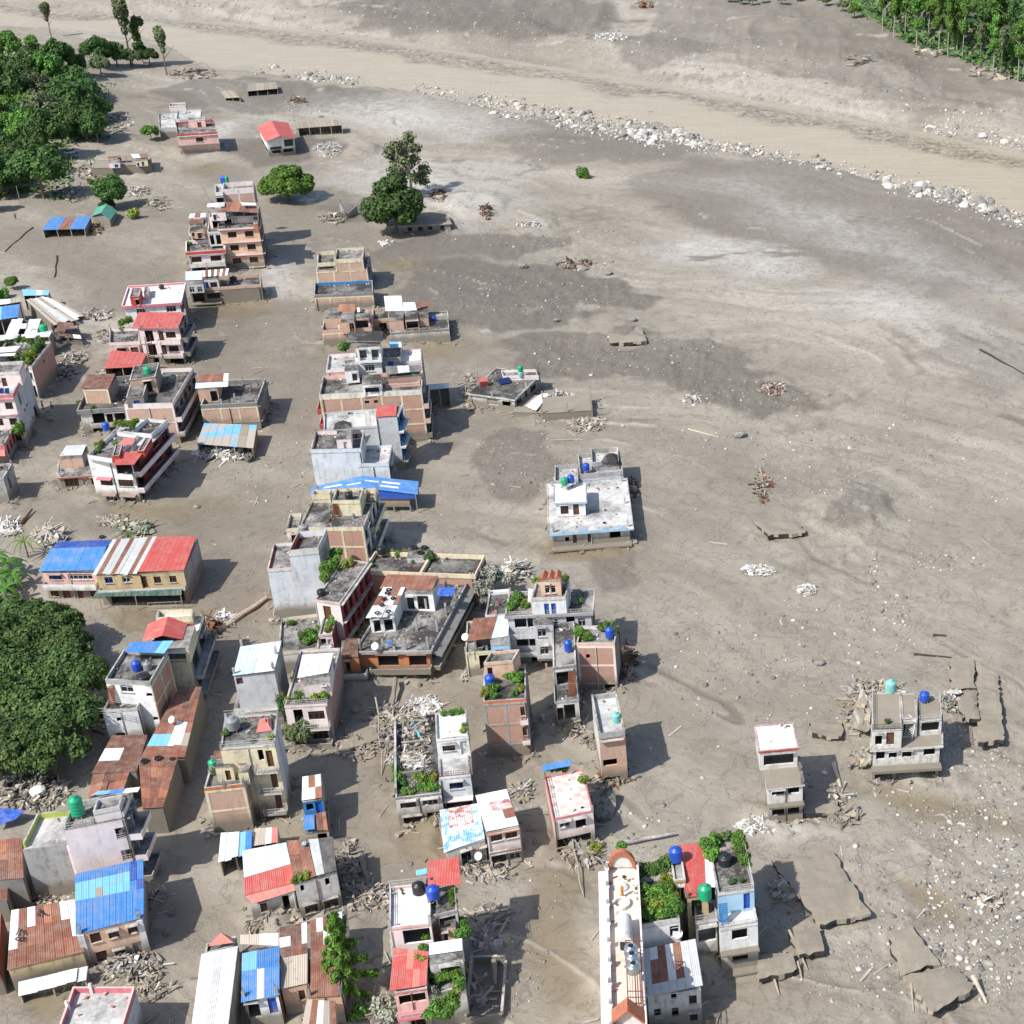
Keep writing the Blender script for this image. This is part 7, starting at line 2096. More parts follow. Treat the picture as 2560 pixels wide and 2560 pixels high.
TK(t02(1118,1185),'tall white and brick',-.5,.55,1.1,'grey','grey tank next to the blue one on white brick house')
TK(t02(1085,1262),'tall white and brick',-.5,.85,.7,'black','squat open black tub on the white brick house roof')
TK(t02(925,1390),'tall white and brick',-3.6,.45,.9,'blue','small blue tank on lower wing of white brick house')
tank(t02(1345,545),2.55,.6,1.2,'tank_green','green tank on the balcony of the ochre shop house')
TK(t03(600,375),'big pale pink',1.9,.75,2.4,'green','tall bright green tank with pipe frame behind lime parapet',.6)
TK(t13(1230,938),'foreground white terrace',-.3,.66,1.3,'black','black tank on the white terrace near the red tin annex')
TK(t13(1338,905),'foreground white terrace',-.3,.66,1.3,'black','second black tank in front of red tin annex wall')
TK(t13(1345,1015),'foreground white terrace',-.4,.68,1.4,'blue','large blue white topped tank raised on a stand',.8)
TK(k5(296,1075),'three storey brick house with planted',-.4,.68,1.5,'blue','blue tank on planted dark roof of brick house')
TK(k5(970,788),'narrow grey house with outside',2.7,.55,1.6,'blue','blue tank on long stained roof of narrow grey house',.2)
TK(k5(1328,678),'brick house with arched',-.45,.62,1.5,'blue','blue tank on bushy roof above the arched opening',.3)
TK(k5(1382,1392),'leaning narrow tower',-.7,.6,1.3,'teal','pale teal tank on the leaning narrow tower')
TK(t21(400,1765),'lone white house with blue',2.6,.6,1.3,'green','green tank on steel stand atop the lone white house',1.0)
TK(t21(448,1745),'lone white house with blue',2.6,.6,1.3,'blue','blue tank on steel stand beside the green one',1.0)
TK(t21(560,1615),'lone white house with blue',1.2,.6,1.3,'blue','blue tank alone on the back roof of lone white house')
TK(t21(68,905),'tilted white bungalow',.9,.55,.95,'teal','lower of two stacked green tanks on tilted bungalow')
TK(t21(64,868),'tilted white bungalow',1.9,.55,1.1,'green','upper pale topped green tank on tilted bungalow')
TK(t32(925,1352),'four level house',2.8,.75,1.7,'teal','bright teal green tank at the top of the four level house')
TK(t32(1178,1432),'four level house',2.1,.65,1.2,'blue','blue tank on raised tray of the four level house',.3)
TK(t23(1238,692),'yellow walled house',1.0,.72,1.7,'blue','blue tank on small tower beside red ribbed roof')
TK(t23(1458,978),'yellow walled house',.3,.72,1.7,'green','green tank standing at the eave of red ribbed roof')
TK(t23(1608,722),'white house with bright blue',-.3,.75,1.2,'black','black tank on bushy upper roof of blue terrace house')
for i,(x,y)in enumerate(((900,1405),(908,1462),(918,1535))):
 TK(t23(x,y),'long narrow peach',1.9,.68,1.1,'steel',['shiny steel tank farthest along the peach terrace rack','middle steel tank with dark open hatch on rack','steel tank closest to empty end of the rack'][i])
b=MB()
p=P(*t03(285,178),.9)
b.lathe(p,[(.5,-.5),(.95,-.1),(.95,.35),(.5,.6),(.2,.62)],'cloth_white',12)
single(b,'water_tank',p,'white round tank lying in the rubble by blank pink house','water tank')
TYRE=None
def tyre(px,z,label,r=.42,group=None,tilt=(0,0)):
 global TYRE
 p=P(*px,z)
 if TYRE is None:
  b=MB()
  n,m=16,8
  for i in range(n):
   for j in range(m):
    def q(i,j):
     a,c=math.tau*i/n,math.tau*j/m
     rr=.33+.12*math.cos(c)
     return(rr*math.cos(a),rr*math.sin(a),.12+.11*math.sin(c))
    b.poly([q(i,j),q(i+1,j),q(i+1,j+1),q(i,j+1)],'rubber')
  o=b.build('tyre',None,True)
  TYRE=o.data
  bpy.data.objects.remove(o)
 o=bpy.data.objects.new('tyre',TYRE)
 COL.objects.link(o)
 o.location=p
 o.scale=(r/.45,)*3
 o.rotation_euler=(*tilt,rng.uniform(0,6))
 return tag(o,label,'tyre',group)
zt_=hz('cream edged roof').h
for i,(x,y)in enumerate(((1195,272),(1270,272),(1242,312))):
 tyre(t12(x,y),zt_+.35,['black tyre farthest from the blue sheet on terrace cabin','black tyre at the outer corner of terrace cabin roof','black tyre in front of the pair on terrace cabin'][i],.55)
hh=hz('cream edged roof')
hh.blk(t12(1140,345),t12(1305,335),t12(1310,262),.3,-.7,'paleplaster',nopar=True,nm='terrace_cabin')
zw=hz('wrecked concrete house').h+2.85
for i,(x,y)in enumerate(((1000,590),(970,662),(1035,655),(950,705),(990,615),(915,765),(1000,755))):
 tyre(t12(x,y),zw,'old tyre weighing down the rusty white roof of wrecked house',.4,'tyres on the wrecked house roof')
for i,(x,y,l)in enumerate(((1092,1885,'black tyre at the joint of rusty lane roofs'),(1195,1862,'dark tyre by sky blue sheet patch on lane roof'),(1300,1865,'small tyre at the lane side edge of rusty roof'),(770,192,'pale muddy tyre half sunk near blue roofed house'))):
 tyre(t02(x,y),4.45 if i<3 else .05,l,.5 if i!=2 else .34)
def dish(px,z,r,label,az=2.2):
 p=P(*px,z)
 root=empty('satellite_dish',p,label,'satellite dish')
 b=MB()
 b.bar(p,p+V((0,0,.7)),.04,'darkmetal')
 b.build('mast',root)
 b=MB()
 d=V((math.cos(az)*.75,math.sin(az)*.75,.66)).normalized()
 u=d.cross(V((0,0,1))).normalized()
 w=d.cross(u)
 c=p+V((0,0,.7))
 n=14
 rings=[]
 for rr,dd in((0.001,0),(.5,.06),(1,.24)):
  rings.append([c+d*dd*r+(u*math.cos(math.tau*i/n)+w*math.sin(math.tau*i/n))*rr*r for i in range(n)])
 for a,e in zip(rings[:-1],rings[1:]):
  for i in range(n):
   b.poly([a[i],a[(i+1)%n],e[(i+1)%n],e[i]],'tank_grey' if 'dark' in label else 'cloth_white')
 b.build('bowl',root)
dish(t02(1305,1600),4.5,.5,'pale dish on the rusty lane roof below white brick house',4.2)
dish(t13(1685,700),2.6,.5,'white dish above debris in front of peeling blue roof',4.3)
dish(t23(1250,1285),5.8,.55,'white dish at corner between roof garden and grey tin roof',5.0)
dish(t12(905,1045),5.2,.55,'white dish on orange fronted wrecked house',4.4)
dish(t12(1290,1545),4.4,.6,'grey dish on weedy ruin beside slim white house',3.2)
dish(k5(85,700),4.4,.55,'small dish at the brown and white roof edge',4.4)
def sheet_thing(pts,z,mat,label,cat='tarpaulin',name='tarpaulin'):
 c=[P(*p,zz)for p,zz in zip(pts,z if isinstance(z,(list,tuple))else[z]*len(pts))]
 ctr=sum(c,V())/len(c)
 b=MB()
 n=6
 g=[[(c[0].lerp(c[1],i/n)).lerp(c[3].lerp(c[2],i/n),j/n)+V((0,0,rng.uniform(-.1,.1)))for i in range(n+1)]for j in range(n+1)]
 for j in range(n):
  for i in range(n):
   b.poly([g[j][i],g[j][i+1],g[j+1][i+1],g[j+1][i]],mat)
   b.poly([q-V((0,0,.03))for q in(g[j+1][i],g[j+1][i+1],g[j][i+1],g[j][i])],mat)
 return single(b,name,ctr,label,cat,smooth=True)
sheet_thing([t12(1365,632),t12(1480,636),t12(1512,572),t12(1378,566)],[7.6,7.6,7.9,7.9],'t_deepblue','deep blue tarpaulin slung beside the white rooftop rooms')
sheet_thing([t03(-40,440),t03(100,400),t03(190,320),t03(-20,300)],[1.0,1.2,1.6,1.4],'t_deepblue','torn dark blue tarpaulin over rubble at the edge')
sheet_thing([t21(100,1130),t21(180,1170),t21(275,1050),t21(225,1035)],1.6,'cloth_white','white crumpled sheet beside the tilted bungalow')
sheet_thing([t12(1140,1560),t12(1160,1550),t12(1250,1700),t12(1235,1710)],4.4,'cloth_teal','long teal cloth trailing across the weedy ruin')
sheet_thing([t12(975,990),t12(1030,1000),t12(1030,980),t12(978,975)],5.9,'cloth_blue','folded blue cloth on edge of the orange fronted house')
sheet_thing([t13(340,585),t13(378,580),t13(376,552),t13(345,558)],6.4,'t_sky','light blue basin like sheet on rusty roof')
for i,(x,y,c)in enumerate(((355,370,'red'),(328,460,'red'))):
 pass
def stool(px,z,label,mat='cloth_red'):
 p=P(*px,z)
 root=empty('stool',p,label,'stool')
 b=MB()
 b.box(p+V((0,0,.48)),(.42,.42,.07),mat)
 b.build('seat',root)
 for sx in(-1,1):
  for sy in(-1,1):
   b=MB()
   b.bar(p+V((sx*.17,sy*.17,0)),p+V((sx*.15,sy*.15,.45)),.035,'cloth_white')
   b.build('leg',root)
stool(k5(356,392),5.75,'red topped white stool farther out on the dark terrace')
stool(k5(326,468),5.75,'red topped white stool near the front of dark terrace')
stool(t02(0,0),-50,'x')if False else None
def greens(sub,dz,lst,label,mat='leaf_mid',group=None):
 z=hz(sub).h+dz
 for it in lst:
  (px,s)=it[0],it[1]
  bush(px,z,s,it[3]if len(it)>3 else label,it[2]if len(it)>2 else mat,group)
g_=lambda f,pts:[(f(x,y),s,m)for x,y,s,m in pts]
L_,B2,Y_,D2,GY_='leaf_mid','leaf_bright','leaf_yellow','leaf_dark','leaf_dusty'
greens('lush roof garden',-.45,g_(t23,[(920,850,1.3,B2),(905,900,1.4,L_),(930,960,1.3,B2),(945,1030,1.4,L_),(960,1100,1.3,Y_),(1010,1120,1.2,L_),(1000,1050,1.5,Y_),(1040,980,1.6,B2),(1090,1000,1.5,L_),(1060,1060,1.4,B2),(1120,1070,1.5,Y_),(1160,1110,1.4,L_),(1080,1120,1.2,B2),(1190,1060,1.4,L_),(1220,1110,1.3,D2),(1170,990,1.3,B2),(1190,930,1.3,L_),(1180,870,1.2,Y_),(960,820,1.2,D2),(1010,800,1.3,L_),(1060,790,1.4,D2),(1110,790,1.3,L_),(1150,770,1.5,D2),(1190,740,1.5,L_),(1230,1000,1.0,Y_),(985,1000,1.2,L_),(1250,1090,1.3,L_),(1130,940,1.0,L_)]),'leafy potted shrub in the lush roof garden',group='shrubs of the lush roof garden')
greens('white house with bright blue',-.3,g_(t23,[(1490,600,1.5,L_),(1500,680,1.3,B2),(1530,560,1.1,L_),(1570,545,1.0,L_),(1620,530,.9,GY_),(1660,540,1.0,L_),(1700,560,1.2,L_),(1720,620,1.2,L_),(1750,680,1.1,D2),(1760,720,1.1,L_),(1735,860,.5,D2),(1655,870,.6,D2)]),'potted bush on the upper roof of blue terrace house',group='bushes on the blue terrace house')
bush(t23(1350,1050),4.5,2.0,'tall climbing shrub in gap beside the yellow walled house',L_,sz=3.2)
greens('foreground white terrace',-4.8,g_(t13,[(1330,1540,1.5,L_),(1350,1620,1.3,D2),(1420,1590,1.5,B2),(1480,1580,1.4,L_),(1530,1560,1.5,B2),(1540,1660,1.1,L_),(1330,1700,1.0,GY_),(1480,1800,1.4,L_),(1400,1830,1.2,B2),(1500,1740,1.0,Y_),(1330,1880,1.4,L_),(1450,1880,1.2,L_)]),'garden shrub on the lower block of foreground terrace house',group='shrubs on the foreground lower block')
greens('foreground white terrace',-.5,g_(t13,[(1490,830,.9,Y_),(1480,960,.9,L_),(1490,1020,.7,L_)]),'yellowish plant along the upper rail of foreground house',group='plants on upper rail of foreground house')
greens('foreground white terrace',-3.2,g_(t13,[(1240,1470,.9,Y_),(1270,1380,.8,L_),(1280,1440,.6,GY_),(1560,1200,1.2,L_),(1570,1280,1.3,L_),(1300,1290,.9,L_)]),'potted plant at mid level of foreground terrace house',group='plants at mid level of foreground house')
greens('three storey brick house with planted',-.4,g_(k5,[(255,1140,.9,Y_),(300,1150,1.0,L_),(340,1120,.9,L_),(250,1180,.8,Y_),(330,1185,.8,L_),(430,1010,1.1,B2),(520,1050,1.3,B2),(545,1030,1.0,L_),(560,1130,.9,Y_),(505,1160,.7,L_)]),'leafy plant on planted roof of brick house',group='plants on the planted brick house roof')
greens('brick house with arched',-.45,g_(k5,[(1070,660,1.2,B2),(1110,680,1.2,B2),(1150,690,1.0,L_),(1270,610,1.2,L_),(1320,600,1.2,L_),(1375,620,.9,L_),(1060,620,.9,B2)]),'bright bush on roof above arched opening',group='bushes above the arched opening')
greens('grey balcony house with blue',-.3,g_(k5,[(470,430,1.0,L_),(500,390,1.1,L_),(520,350,1.2,L_),(545,330,1.1,D2),(600,410,.9,B2),(610,375,.8,Y_),(1030,380,.8,GY_),(1060,370,.8,L_)]),'planter shrub beside blue doored roof room',group='planters beside the blue doored room')
greens('grey balcony house with blue',2.0,g_(k5,[(700,190,.9,Y_),(930,180,1.0,Y_),(945,200,.8,L_)]),'yellow bush next to the pink cupola room',group='bushes next to the pink cupola')
for i,(x,y,s)in enumerate(((220,130,2.2),(270,170,2.4),(300,120,2.2),(250,260,2.2),(330,150,1.8),(480,170,1.8),(260,330,1.4),(200,180,2.0))):
 bush(k5(x,y+40),3.5 if i!=6 else 2.5,s,'mud coated grey green tree heap between the terraces',GY_,'mud coated bushes between the terraces')
greens('pink edged house',-.2,g_(t12,[(590,400,1.5,L_),(610,340,1.6,L_),(560,440,1.6,L_),(530,480,1.4,B2),(520,520,1.2,B2),(690,410,1.1,Y_),(720,400,.9,Y_)]),'tall green bush against grey tower on leafy terrace',group='bushes on the pink edged terrace')
greens('pink edged house',-3.0,g_(t12,[(560,860,1.0,B2),(550,900,.9,Y_),(590,800,.9,Y_)]),'yellow green plant along the lower pink terrace',group='plants on lower pink terrace')
greens('low weed grown',-.4,g_(t12,[(360,960,1.2,L_),(410,940,1.4,D2),(430,970,1.3,L_),(270,850,.8,L_),(470,900,.9,L_),(390,990,1.0,L_)]),'weedy bush on the low terrace below the grey tower',group='weedy bushes below the grey tower')
greens('pink balcony house',-.35,g_(k4,[(1000,790,1.1,Y_),(1050,770,1.3,Y_),(1080,790,1.0,B2),(860,790,.9,L_),(865,830,.8,L_),(915,810,.6,GY_),(770,810,.6,Y_)]),'shrub along front rail of pink balcony house',group='shrubs on the pink balcony house roof')
bush(k4(850,1040),1.2,2.4,'dark creeper hanging beside the pink balcony house front',D2,sz=2.4)
bush(k4(745,900),4.0,1.0,'creeper climbing the wall between pink and grey houses',D2,sz=2.8)
greens('four storey cream',-.25,g_(k4,[(265,1090,.7,L_),(635,1120,.7,Y_),(490,1145,.5,L_)]),'small plant on the cream tower roof',group='small plants on cream tower')
greens('narrow tan brick',-.4,g_(k4,[(165,1390,.8,GY_),(200,1400,.7,L_),(390,1425,.6,Y_)]),'dusty plant on narrow tan brick house',group='dusty plants on tan brick house')
greens('cream edged roof terrace',-.6,g_(t12,[(865,410,.8,L_),(1020,320,.8,Y_),(1070,325,.8,L_),(1130,318,.7,Y_),(1305,365,1.3,D2),(1180,380,.5,Y_)]),'potted plant along the cream edged terrace',group='plants along the cream edged terrace')
greens('white house with brick side',-.3,g_(k2,[(420,150,1.3,L_),(440,190,1.2,D2),(390,220,1.3,L_),(350,260,1.3,L_),(330,300,1.4,Y_),(280,340,1.4,B2),(300,370,1.1,Y_),(250,330,1.0,L_),(180,320,.9,L_),(110,330,.8,L_),(100,170,1.0,D2),(200,150,1.2,D2),(260,150,1.1,L_),(320,170,1.0,L_)]),'rampant shrub on the overgrown lane corner roof',group='shrubs on the overgrown corner roof')
bush(k2(210,1110),3.2,1.9,'bright shrub against grey wall by hot pink house',B2,sz=2.2)
bush(k2(200,1170),.8,1.6,'dark vine below the bright shrub by hot pink house',D2,sz=2.0)
greens('low pink terrace house',-.5,g_(t01,[(915,530,1.1,L_),(945,510,1.2,L_),(980,495,1.2,Y_),(925,560,.8,Y_)]),'planter bush on low pink terrace',group='planter bushes on low pink terrace')
greens('white corner house',.1,g_(t01,[(745,1450,1.0,Y_),(770,1430,.9,L_),(740,1480,.8,L_),(870,1430,.7,L_)]),'dry plant on the terrace of white corner house',group='dry plants on white corner house')
for i,(x,y,s,m)in enumerate(((890,1280,1.0,Y_),(940,1285,1.1,B2),(990,1280,1.2,Y_),(1030,1265,1.1,B2),(1000,1300,.9,L_))):
 bush(t01(x,y),9.5,s,'yellow green planter row behind the white corner house',m,'planter row behind white corner house')
bush(t01(708,1165),4.6,1.0,'leafy plant drooping over the burnt balcony house edge',L_)
bush(t01(598,1115),4.6,.7,'yellow weed on the corner of the burnt balcony house',Y_)
bush(t11(665,710),10.2,1.7,'green bush beside the slab roofed lookout room',L_)
greens('balcony house with red and white',-.7,g_(k1,[(520,1010,1.0,L_),(550,1030,.9,Y_),(450,1040,.7,GY_),(350,1050,.7,GY_),(180,1030,.8,L_)]),'dusty plant on the red banded balcony house',group='dusty plants on red banded house')
for i,(x,y,s,m)in enumerate(((885,545,.8,Y_),(950,540,1.0,L_),(1000,535,1.2,Y_),(1060,540,1.0,L_),(1110,545,.9,GY_),(900,560,.7,L_))):
 bush(t02(x,y),2.5,s,'potted plant in the row on ochre shop balcony',m,'potted plants on the ochre shop balcony')
bush(t13(355,830),5.6,1.0,'strip of weeds at the eave of rusty roof',Y_,sz=.6)
bush(t13(310,845),5.6,.9,'clump of weeds at the eave beside red roof',L_,sz=.6)
for i,(x,y,s,m)in enumerate(((1085,90,1.2,L_),(1100,130,1.1,D2),(1130,190,.9,L_),(1200,150,1.0,GY_),(1230,110,1.2,Y_),(1270,100,1.1,L_),(1260,160,1.0,L_),(1310,170,1.0,B2),(1350,165,.9,L_),(1290,60,1.2,GY_),(1170,120,.8,GY_),(1330,90,.9,Y_),(1060,40,1.0,L_),(1180,200,.7,Y_))):
 bush(t13(x,y),4.0,s,'weed patch sprouting from the wrecked flat roof',m,'weeds on the wrecked flat roof')
greens('slim white house',2.6,g_(t12,[(1420,1530,.7,L_),(1480,1525,.7,L_),(1530,1520,.8,B2),(1570,1660,.7,Y_),(1575,1620,.6,L_)]),'potted herb on top of the slim white house',group='potted herbs on slim white house')
greens('pink white checkered',-.1,g_(t23,[(300,20,.8,L_),(350,15,.9,D2),(400,12,.9,L_),(545,110,1.0,Y_)]),'plant tub on the pink checkered roof',group='plant tubs on the checkered roof')
greens('tilted white bungalow',.0,g_(t21,[(-20,870,.5,L_)]),'tiny plant beside solar panel on tilted bungalow')
for(px,s,l,m)in((t00(1010,1645),2.6,'bright banana green heap by the green barn',Y_),(t20(540,1340),3.0,'lone green bush stranded on the open mud',L_),(t01(1880,1545),1.4,'green shrub washed against mud roofed shed',GY_),(t00(685,1390),1.5,'small green weed on mud below the sunk house',L_),(t13(770,1890),1.4,'leafy shrub in shade below the conifer',B2),(t13(1000,1880),2.2,'grey bush in shade beside foreground house',GY_),(t32(900,1590),.6,'small dark potted plant at rail of four level house',D2),(t32(1350,1480),1.6,'muddy bush snagged at corner of four level house',GY_),(t23(830,610),1.0,'bush on pier beside the terrace arch',L_),(t23(640,620),1.0,'bush on outer pier of the terrace arch',Y_),(t01(20,320),2.4,'green bush at the edge near the torn roofs',L_)):
 zz_=10.3 if 'arch' in l else(7.9 if 'potted plant at rail' in l else None)
 bush(px,zz_ or 0,s,l,m,pt=None if zz_ else GG(*px))
 # ------------------------------------------------------------------ people, car, poles
def person(px,label,shirt,trousers,step=.25):
 p=GG(*px)
 J={'pel':(0,0,.95),'chest':(0,0,1.32),'neck':(0,0,1.48),'head':(0,-.02,1.62),'crown':(0,0,1.74),'shL':(-.19,0,1.42),'elL':(-.26,.03,1.14),'haL':(-.24,-.1,.92),'shR':(.19,0,1.42),'elR':(.27,.02,1.15),'haR':(.25,-.12,.95),'hipL':(-.1,0,.9),'knL':(-.11,-step*.4,.5),'anL':(-.11,-step*.2,.08),'toL':(-.11,-step*.2-.16,.03),'hipR':(.1,0,.9),'knR':(.11,step*.1,.5),'anR':(.11,step*.6,.09),'toR':(.11,step*.6-.15,.03)}
 E=[('pel','chest'),('chest','neck'),('neck','head'),('head','crown'),('chest','shL'),('shL','elL'),('elL','haL'),('chest','shR'),('shR','elR'),('elR','haR'),('pel','hipL'),('hipL','knL'),('knL','anL'),('anL','toL'),('pel','hipR'),('hipR','knR'),('knR','anR'),('anR','toR')]
 RD=dict(pel=.15,chest=.16,neck=.06,head=.1,crown=.07,shL=.075,shR=.075,elL=.05,elR=.05,haL=.04,haR=.04,hipL=.1,hipR=.1,knL=.065,knR=.065,anL=.045,anR=.045,toL=.04,toR=.04)
 def skin(name,keys,mat,grow,parent):
  ks=[k for k in J if k in keys]
  me=bpy.data.meshes.new(name)
  me.from_pydata([J[k]for k in ks],[(ks.index(a),ks.index(c))for a,c in E if a in ks and c in ks],[])
  o=bpy.data.objects.new(name,me)
  COL.objects.link(o)
  md=o.modifiers.new('skin','SKIN')
  for k,sv in zip(ks,me.skin_vertices[0].data):
   sv.radius=(RD[k]+grow,)*2
  me.skin_vertices[0].data[0].use_root=True
  o.modifiers.new('sub','SUBSURF').levels=1
  me.materials.append(M[mat])
  o.parent=parent
  return o
 body=skin('person',list(J),'skin',0,None)
 body.location=p
 body.rotation_euler=(0,0,rng.uniform(0,6))
 tag(body,label,'person')
 skin('shirt',['pel','chest','shL','elL','shR','elR'],shirt,.018,body)
 skin('trousers',['pel','hipL','knL','anL','hipR','knR','anR'],trousers,.016,body)
 b=MB()
 b.lathe((0,.01,1.62),[(.115,0),(.12,.06),(.08,.13),(.01,.15)],'hair',8)
 h_=b.build('hair')
 h_.parent=body
person(k2(457,862),'person in dark clothes walking through the muddy lane','cloth_blue' if False else 'tank_black','darkmetal')
person(k2(552,858),'person in a white shirt walking behind through the lane','cloth_white','wood')
person(t00(120,1655),'person in dark clothes standing on mud near blue shed','maroon','darkmetal')
def car(px,label,rz):
 p=GG(*px)
 root=empty('parked_car',p,label,'car')
 root.rotation_euler=(0,0,rz)
 o=p
 def prof(pts,y0,y1,m,name,par=root):
  b=MB()
  A=[o+V((x,y0,z))for x,z in pts]
  B=[o+V((x,y1,z))for x,z in pts]
  b.hexa(A,B,m)
  return b.build(name,par)
 prof([(-2.1,.3),(2.1,.3),(2.15,.75),(1.2,.95),(-1.9,1.0),(-2.15,.8)],-.85,.85,'carpaint','body')
 prof([(-1.7,.97),(1.0,.93),(.4,1.48),(-1.3,1.5)],-.74,.74,'glass','cabin')
 prof([(-1.3,1.5),(.4,1.48),(.35,1.55),(-1.25,1.57)],-.72,.72,'carpaint','roof')
 for x in(-1.35,1.35):
  for y in(-.86,.86):
   b=MB()
   b.bar(o+V((x,y-.1,.32)),o+V((x,y+.1,.32)),.32,'rubber',12)
   w=b.build('wheel',root)
   b=MB()
   b.bar(o+V((x,y-.11,.32)),o+V((x,y+.11,.32)),.17,'steel',8)
   b.build('rim',w)
 for y in(-.6,.6):
  b=MB()
  b.box(o+V((2.1,y,.68)),(.12,.3,.14),'cloth_white')
  b.build('headlight',root)
car(t00(540,1160),'white car parked on the road below the wood',.9)
def pole(a,length,label,lean=(0,0),cross=False,r=.12,name='utility_pole'):
 root=empty(name,a,label,'pole')
 b=MB()
 top=a+V((lean[0],lean[1],length))
 b.bar(a-V((0,0,.6)),top,r,'palebark',6,r*.7)
 b.build('mast',root)
 if cross:
  b=MB()
  b.bar(top+V((-.8,0,-.4)),top+V((.8,0,-.4)),.06,'oldwood')
  b.build('crossarm',root)
pole(GG(*k1(475,460)),6,'slanting pole behind the tall row by umbrella tree',(-2.2,0))
pole(GG(*t00(155,1535)),5,'thin upright pole beside red sheet at the wood foot')
pole(GG(*t00(560,1285)),4,'thin pole on the mud below the white car')
pole(GG(*t02(1010,430)),7.4,'pole leaning against rusty roof of ochre shop',(-1,.3),True)
pole(GG(*t11(1660,950)),6,'leaning pole beside tilted bungalow',(.9,.5))
pole(GG(*t01(1190,160)),4.5,'tilted pole standing in mud by white pink edged house',(-.8,0))
pole(GG(*t02(1545,1390)),8,'bamboo pole propped by red hip roofed house',(-2.2,.6))
# ------------------------------------------------------------------ boulders, stones, debris
def rock_mesh(seed,mat,sub=1):
 R=np.random.RandomState(seed)
 v,f=(ICO2 if sub==2 else ICO1)
 d=R.normal(0,1,(5,3));d/=np.linalg.norm(d,axis=1)[:,None]
 r=1+.18*np.sin(v@d[0]*3.1+seed)+.14*np.sin(v@d[1]*5.3)
 for k in range(2,5):
  r=np.minimum(r,R.uniform(.62,.85)/np.maximum(v@d[k],.05))
 w=v*r[:,None]*np.array([1,R.uniform(.65,.95),R.uniform(.5,.75)])
 me=bpy.data.meshes.new('boulder')
 me.from_pydata(w.tolist(),[],f.tolist())
 me.materials.append(M[mat])
 return me
for nm,a,c in(('rock',(.60,.575,.53),(.36,.335,.30)),('rockmid',(.42,.395,.35),(.27,.25,.215)),('rockgrey',(.30,.285,.265),(.17,.16,.15)),('rockdark',(.13,.12,.105),(.20,.18,.15))):
 t=NT(nm)
 t.out(t.mix(t.ramp(t.noise(1.6,5,.7),.35,.65),a,c),.85,t.noise(4,4),.4,.06)
 M[nm]=t.m
ROCKS=[rock_mesh(i,('rock','rockmid','rock','rockgrey')[i%4]if i<8 else 'rockgrey',2)for i in range(11)]
def stones_stuff(name,label,pts,mats,seed):
 R=np.random.RandomState(seed)
 n=len(pts)
 v0,f0=ICO1
 V_,F_=[],[]
 for i,(x,y,z,s)in enumerate(pts):
  a=R.uniform(0,6.28)
  c,s_=math.cos(a),math.sin(a)
  w=v0*(1+R.uniform(-.3,.3,(len(v0),1)))*np.array([1,R.uniform(.5,1),R.uniform(.4,.75)])*s
  V_.append(np.stack([w[:,0]*c-w[:,1]*s_+x,w[:,0]*s_+w[:,1]*c+y,w[:,2]+z],1))
  F_.append(f0+i*len(v0))
 v,f=np.vstack(V_),np.vstack(F_)
 me=bpy.data.meshes.new(name)
 me.vertices.add(len(v));me.vertices.foreach_set('co',v.astype(np.float32).ravel())
 me.loops.add(len(f)*3);me.loops.foreach_set('vertex_index',f.astype(np.int32).ravel())
 me.polygons.add(len(f));me.polygons.foreach_set('loop_start',np.arange(0,len(f)*3,3,dtype=np.int32))
 me.update(calc_edges=True)
 for m in mats:
  me.materials.append(M[m])
 me.polygons.foreach_set('material_index',np.repeat(R.randint(0,len(mats),n),len(f0)).astype(np.int32))
 o=bpy.data.objects.new(name,me)
 COL.objects.link(o)
 return tag(o,label,None,None,'stuff')
def jit_px(cx,cy,rx,ry):
 a,r=rng.uniform(0,6.283),math.sqrt(rng.random())
 return cx+rx*r*math.cos(a),cy+ry*r*math.sin(a)
bs=[]
BANKLINE=[((480,130),(690,158),40,7,1.0),((560,146),(650,152),26,5,1.1),((780,170),(930,192),34,9,1.0),((900,190),(1060,222),60,12,1.1),((1040,214),(1180,246),60,12,1.1),((1050,226),(1250,268),150,11,1.25),((1180,240),(1330,272),150,12,1.35),((1310,272),(1440,288),70,8,1.0),((1390,284),(1560,316),36,9,1.0),((1540,305),(1680,345),26,9,.9),((1670,345),(1800,375),90,11,1.3),((1780,365),(1950,425),110,13,1.45),((1740,240),(1940,275),60,10,1.1),((930,215),(1000,222),14,6,1.2)]
for a,c,n,w,s in BANKLINE:
 for _ in range(n):
  f=rng.random()
  x,y=a[0]+(c[0]-a[0])*f+rng.gauss(0,5),a[1]+(c[1]-a[1])*f+rng.gauss(0,w*.5)
  bs.append((x,y,s*min(1.45,.36+rng.expovariate(3.0))))
bs.sort(key=lambda q:-q[2])
for x,y,s in bs[:270]:
 p=GG(*ov(x,y))
 o=bpy.data.objects.new('boulder',rng.choice(ROCKS))
 COL.objects.link(o)
 o.location=p+V((0,0,s*.04+max(0,-.3-p.z)))
 o.scale=(s*rng.uniform(.8,1.2),)*3
 o.rotation_euler=(rng.uniform(-.3,.3),rng.uniform(-.3,.3),rng.uniform(0,6))
 tag(o,'pale boulder in the broken line along the river','boulder','pale boulders along the river')
q=[]
for x,y,s in bs[270:]:
 p=GG(*ov(x,y));q.append((p.x,p.y,max(p.z,-.3)+.1,s))
for a,c,n,w,s in BANKLINE:
 for _ in range(n*2):
  f=rng.random()
  p=GG(*ov(a[0]+(c[0]-a[0])*f+rng.gauss(0,9),a[1]+(c[1]-a[1])*f+rng.gauss(0,w*.7)))
  q.append((p.x,p.y,max(p.z,-.3)+.05,rng.uniform(.2,.5)))
stones_stuff('rubble','small stones between the pale river boulders',q,['rock','rock','rockgrey'],1)
q=[]
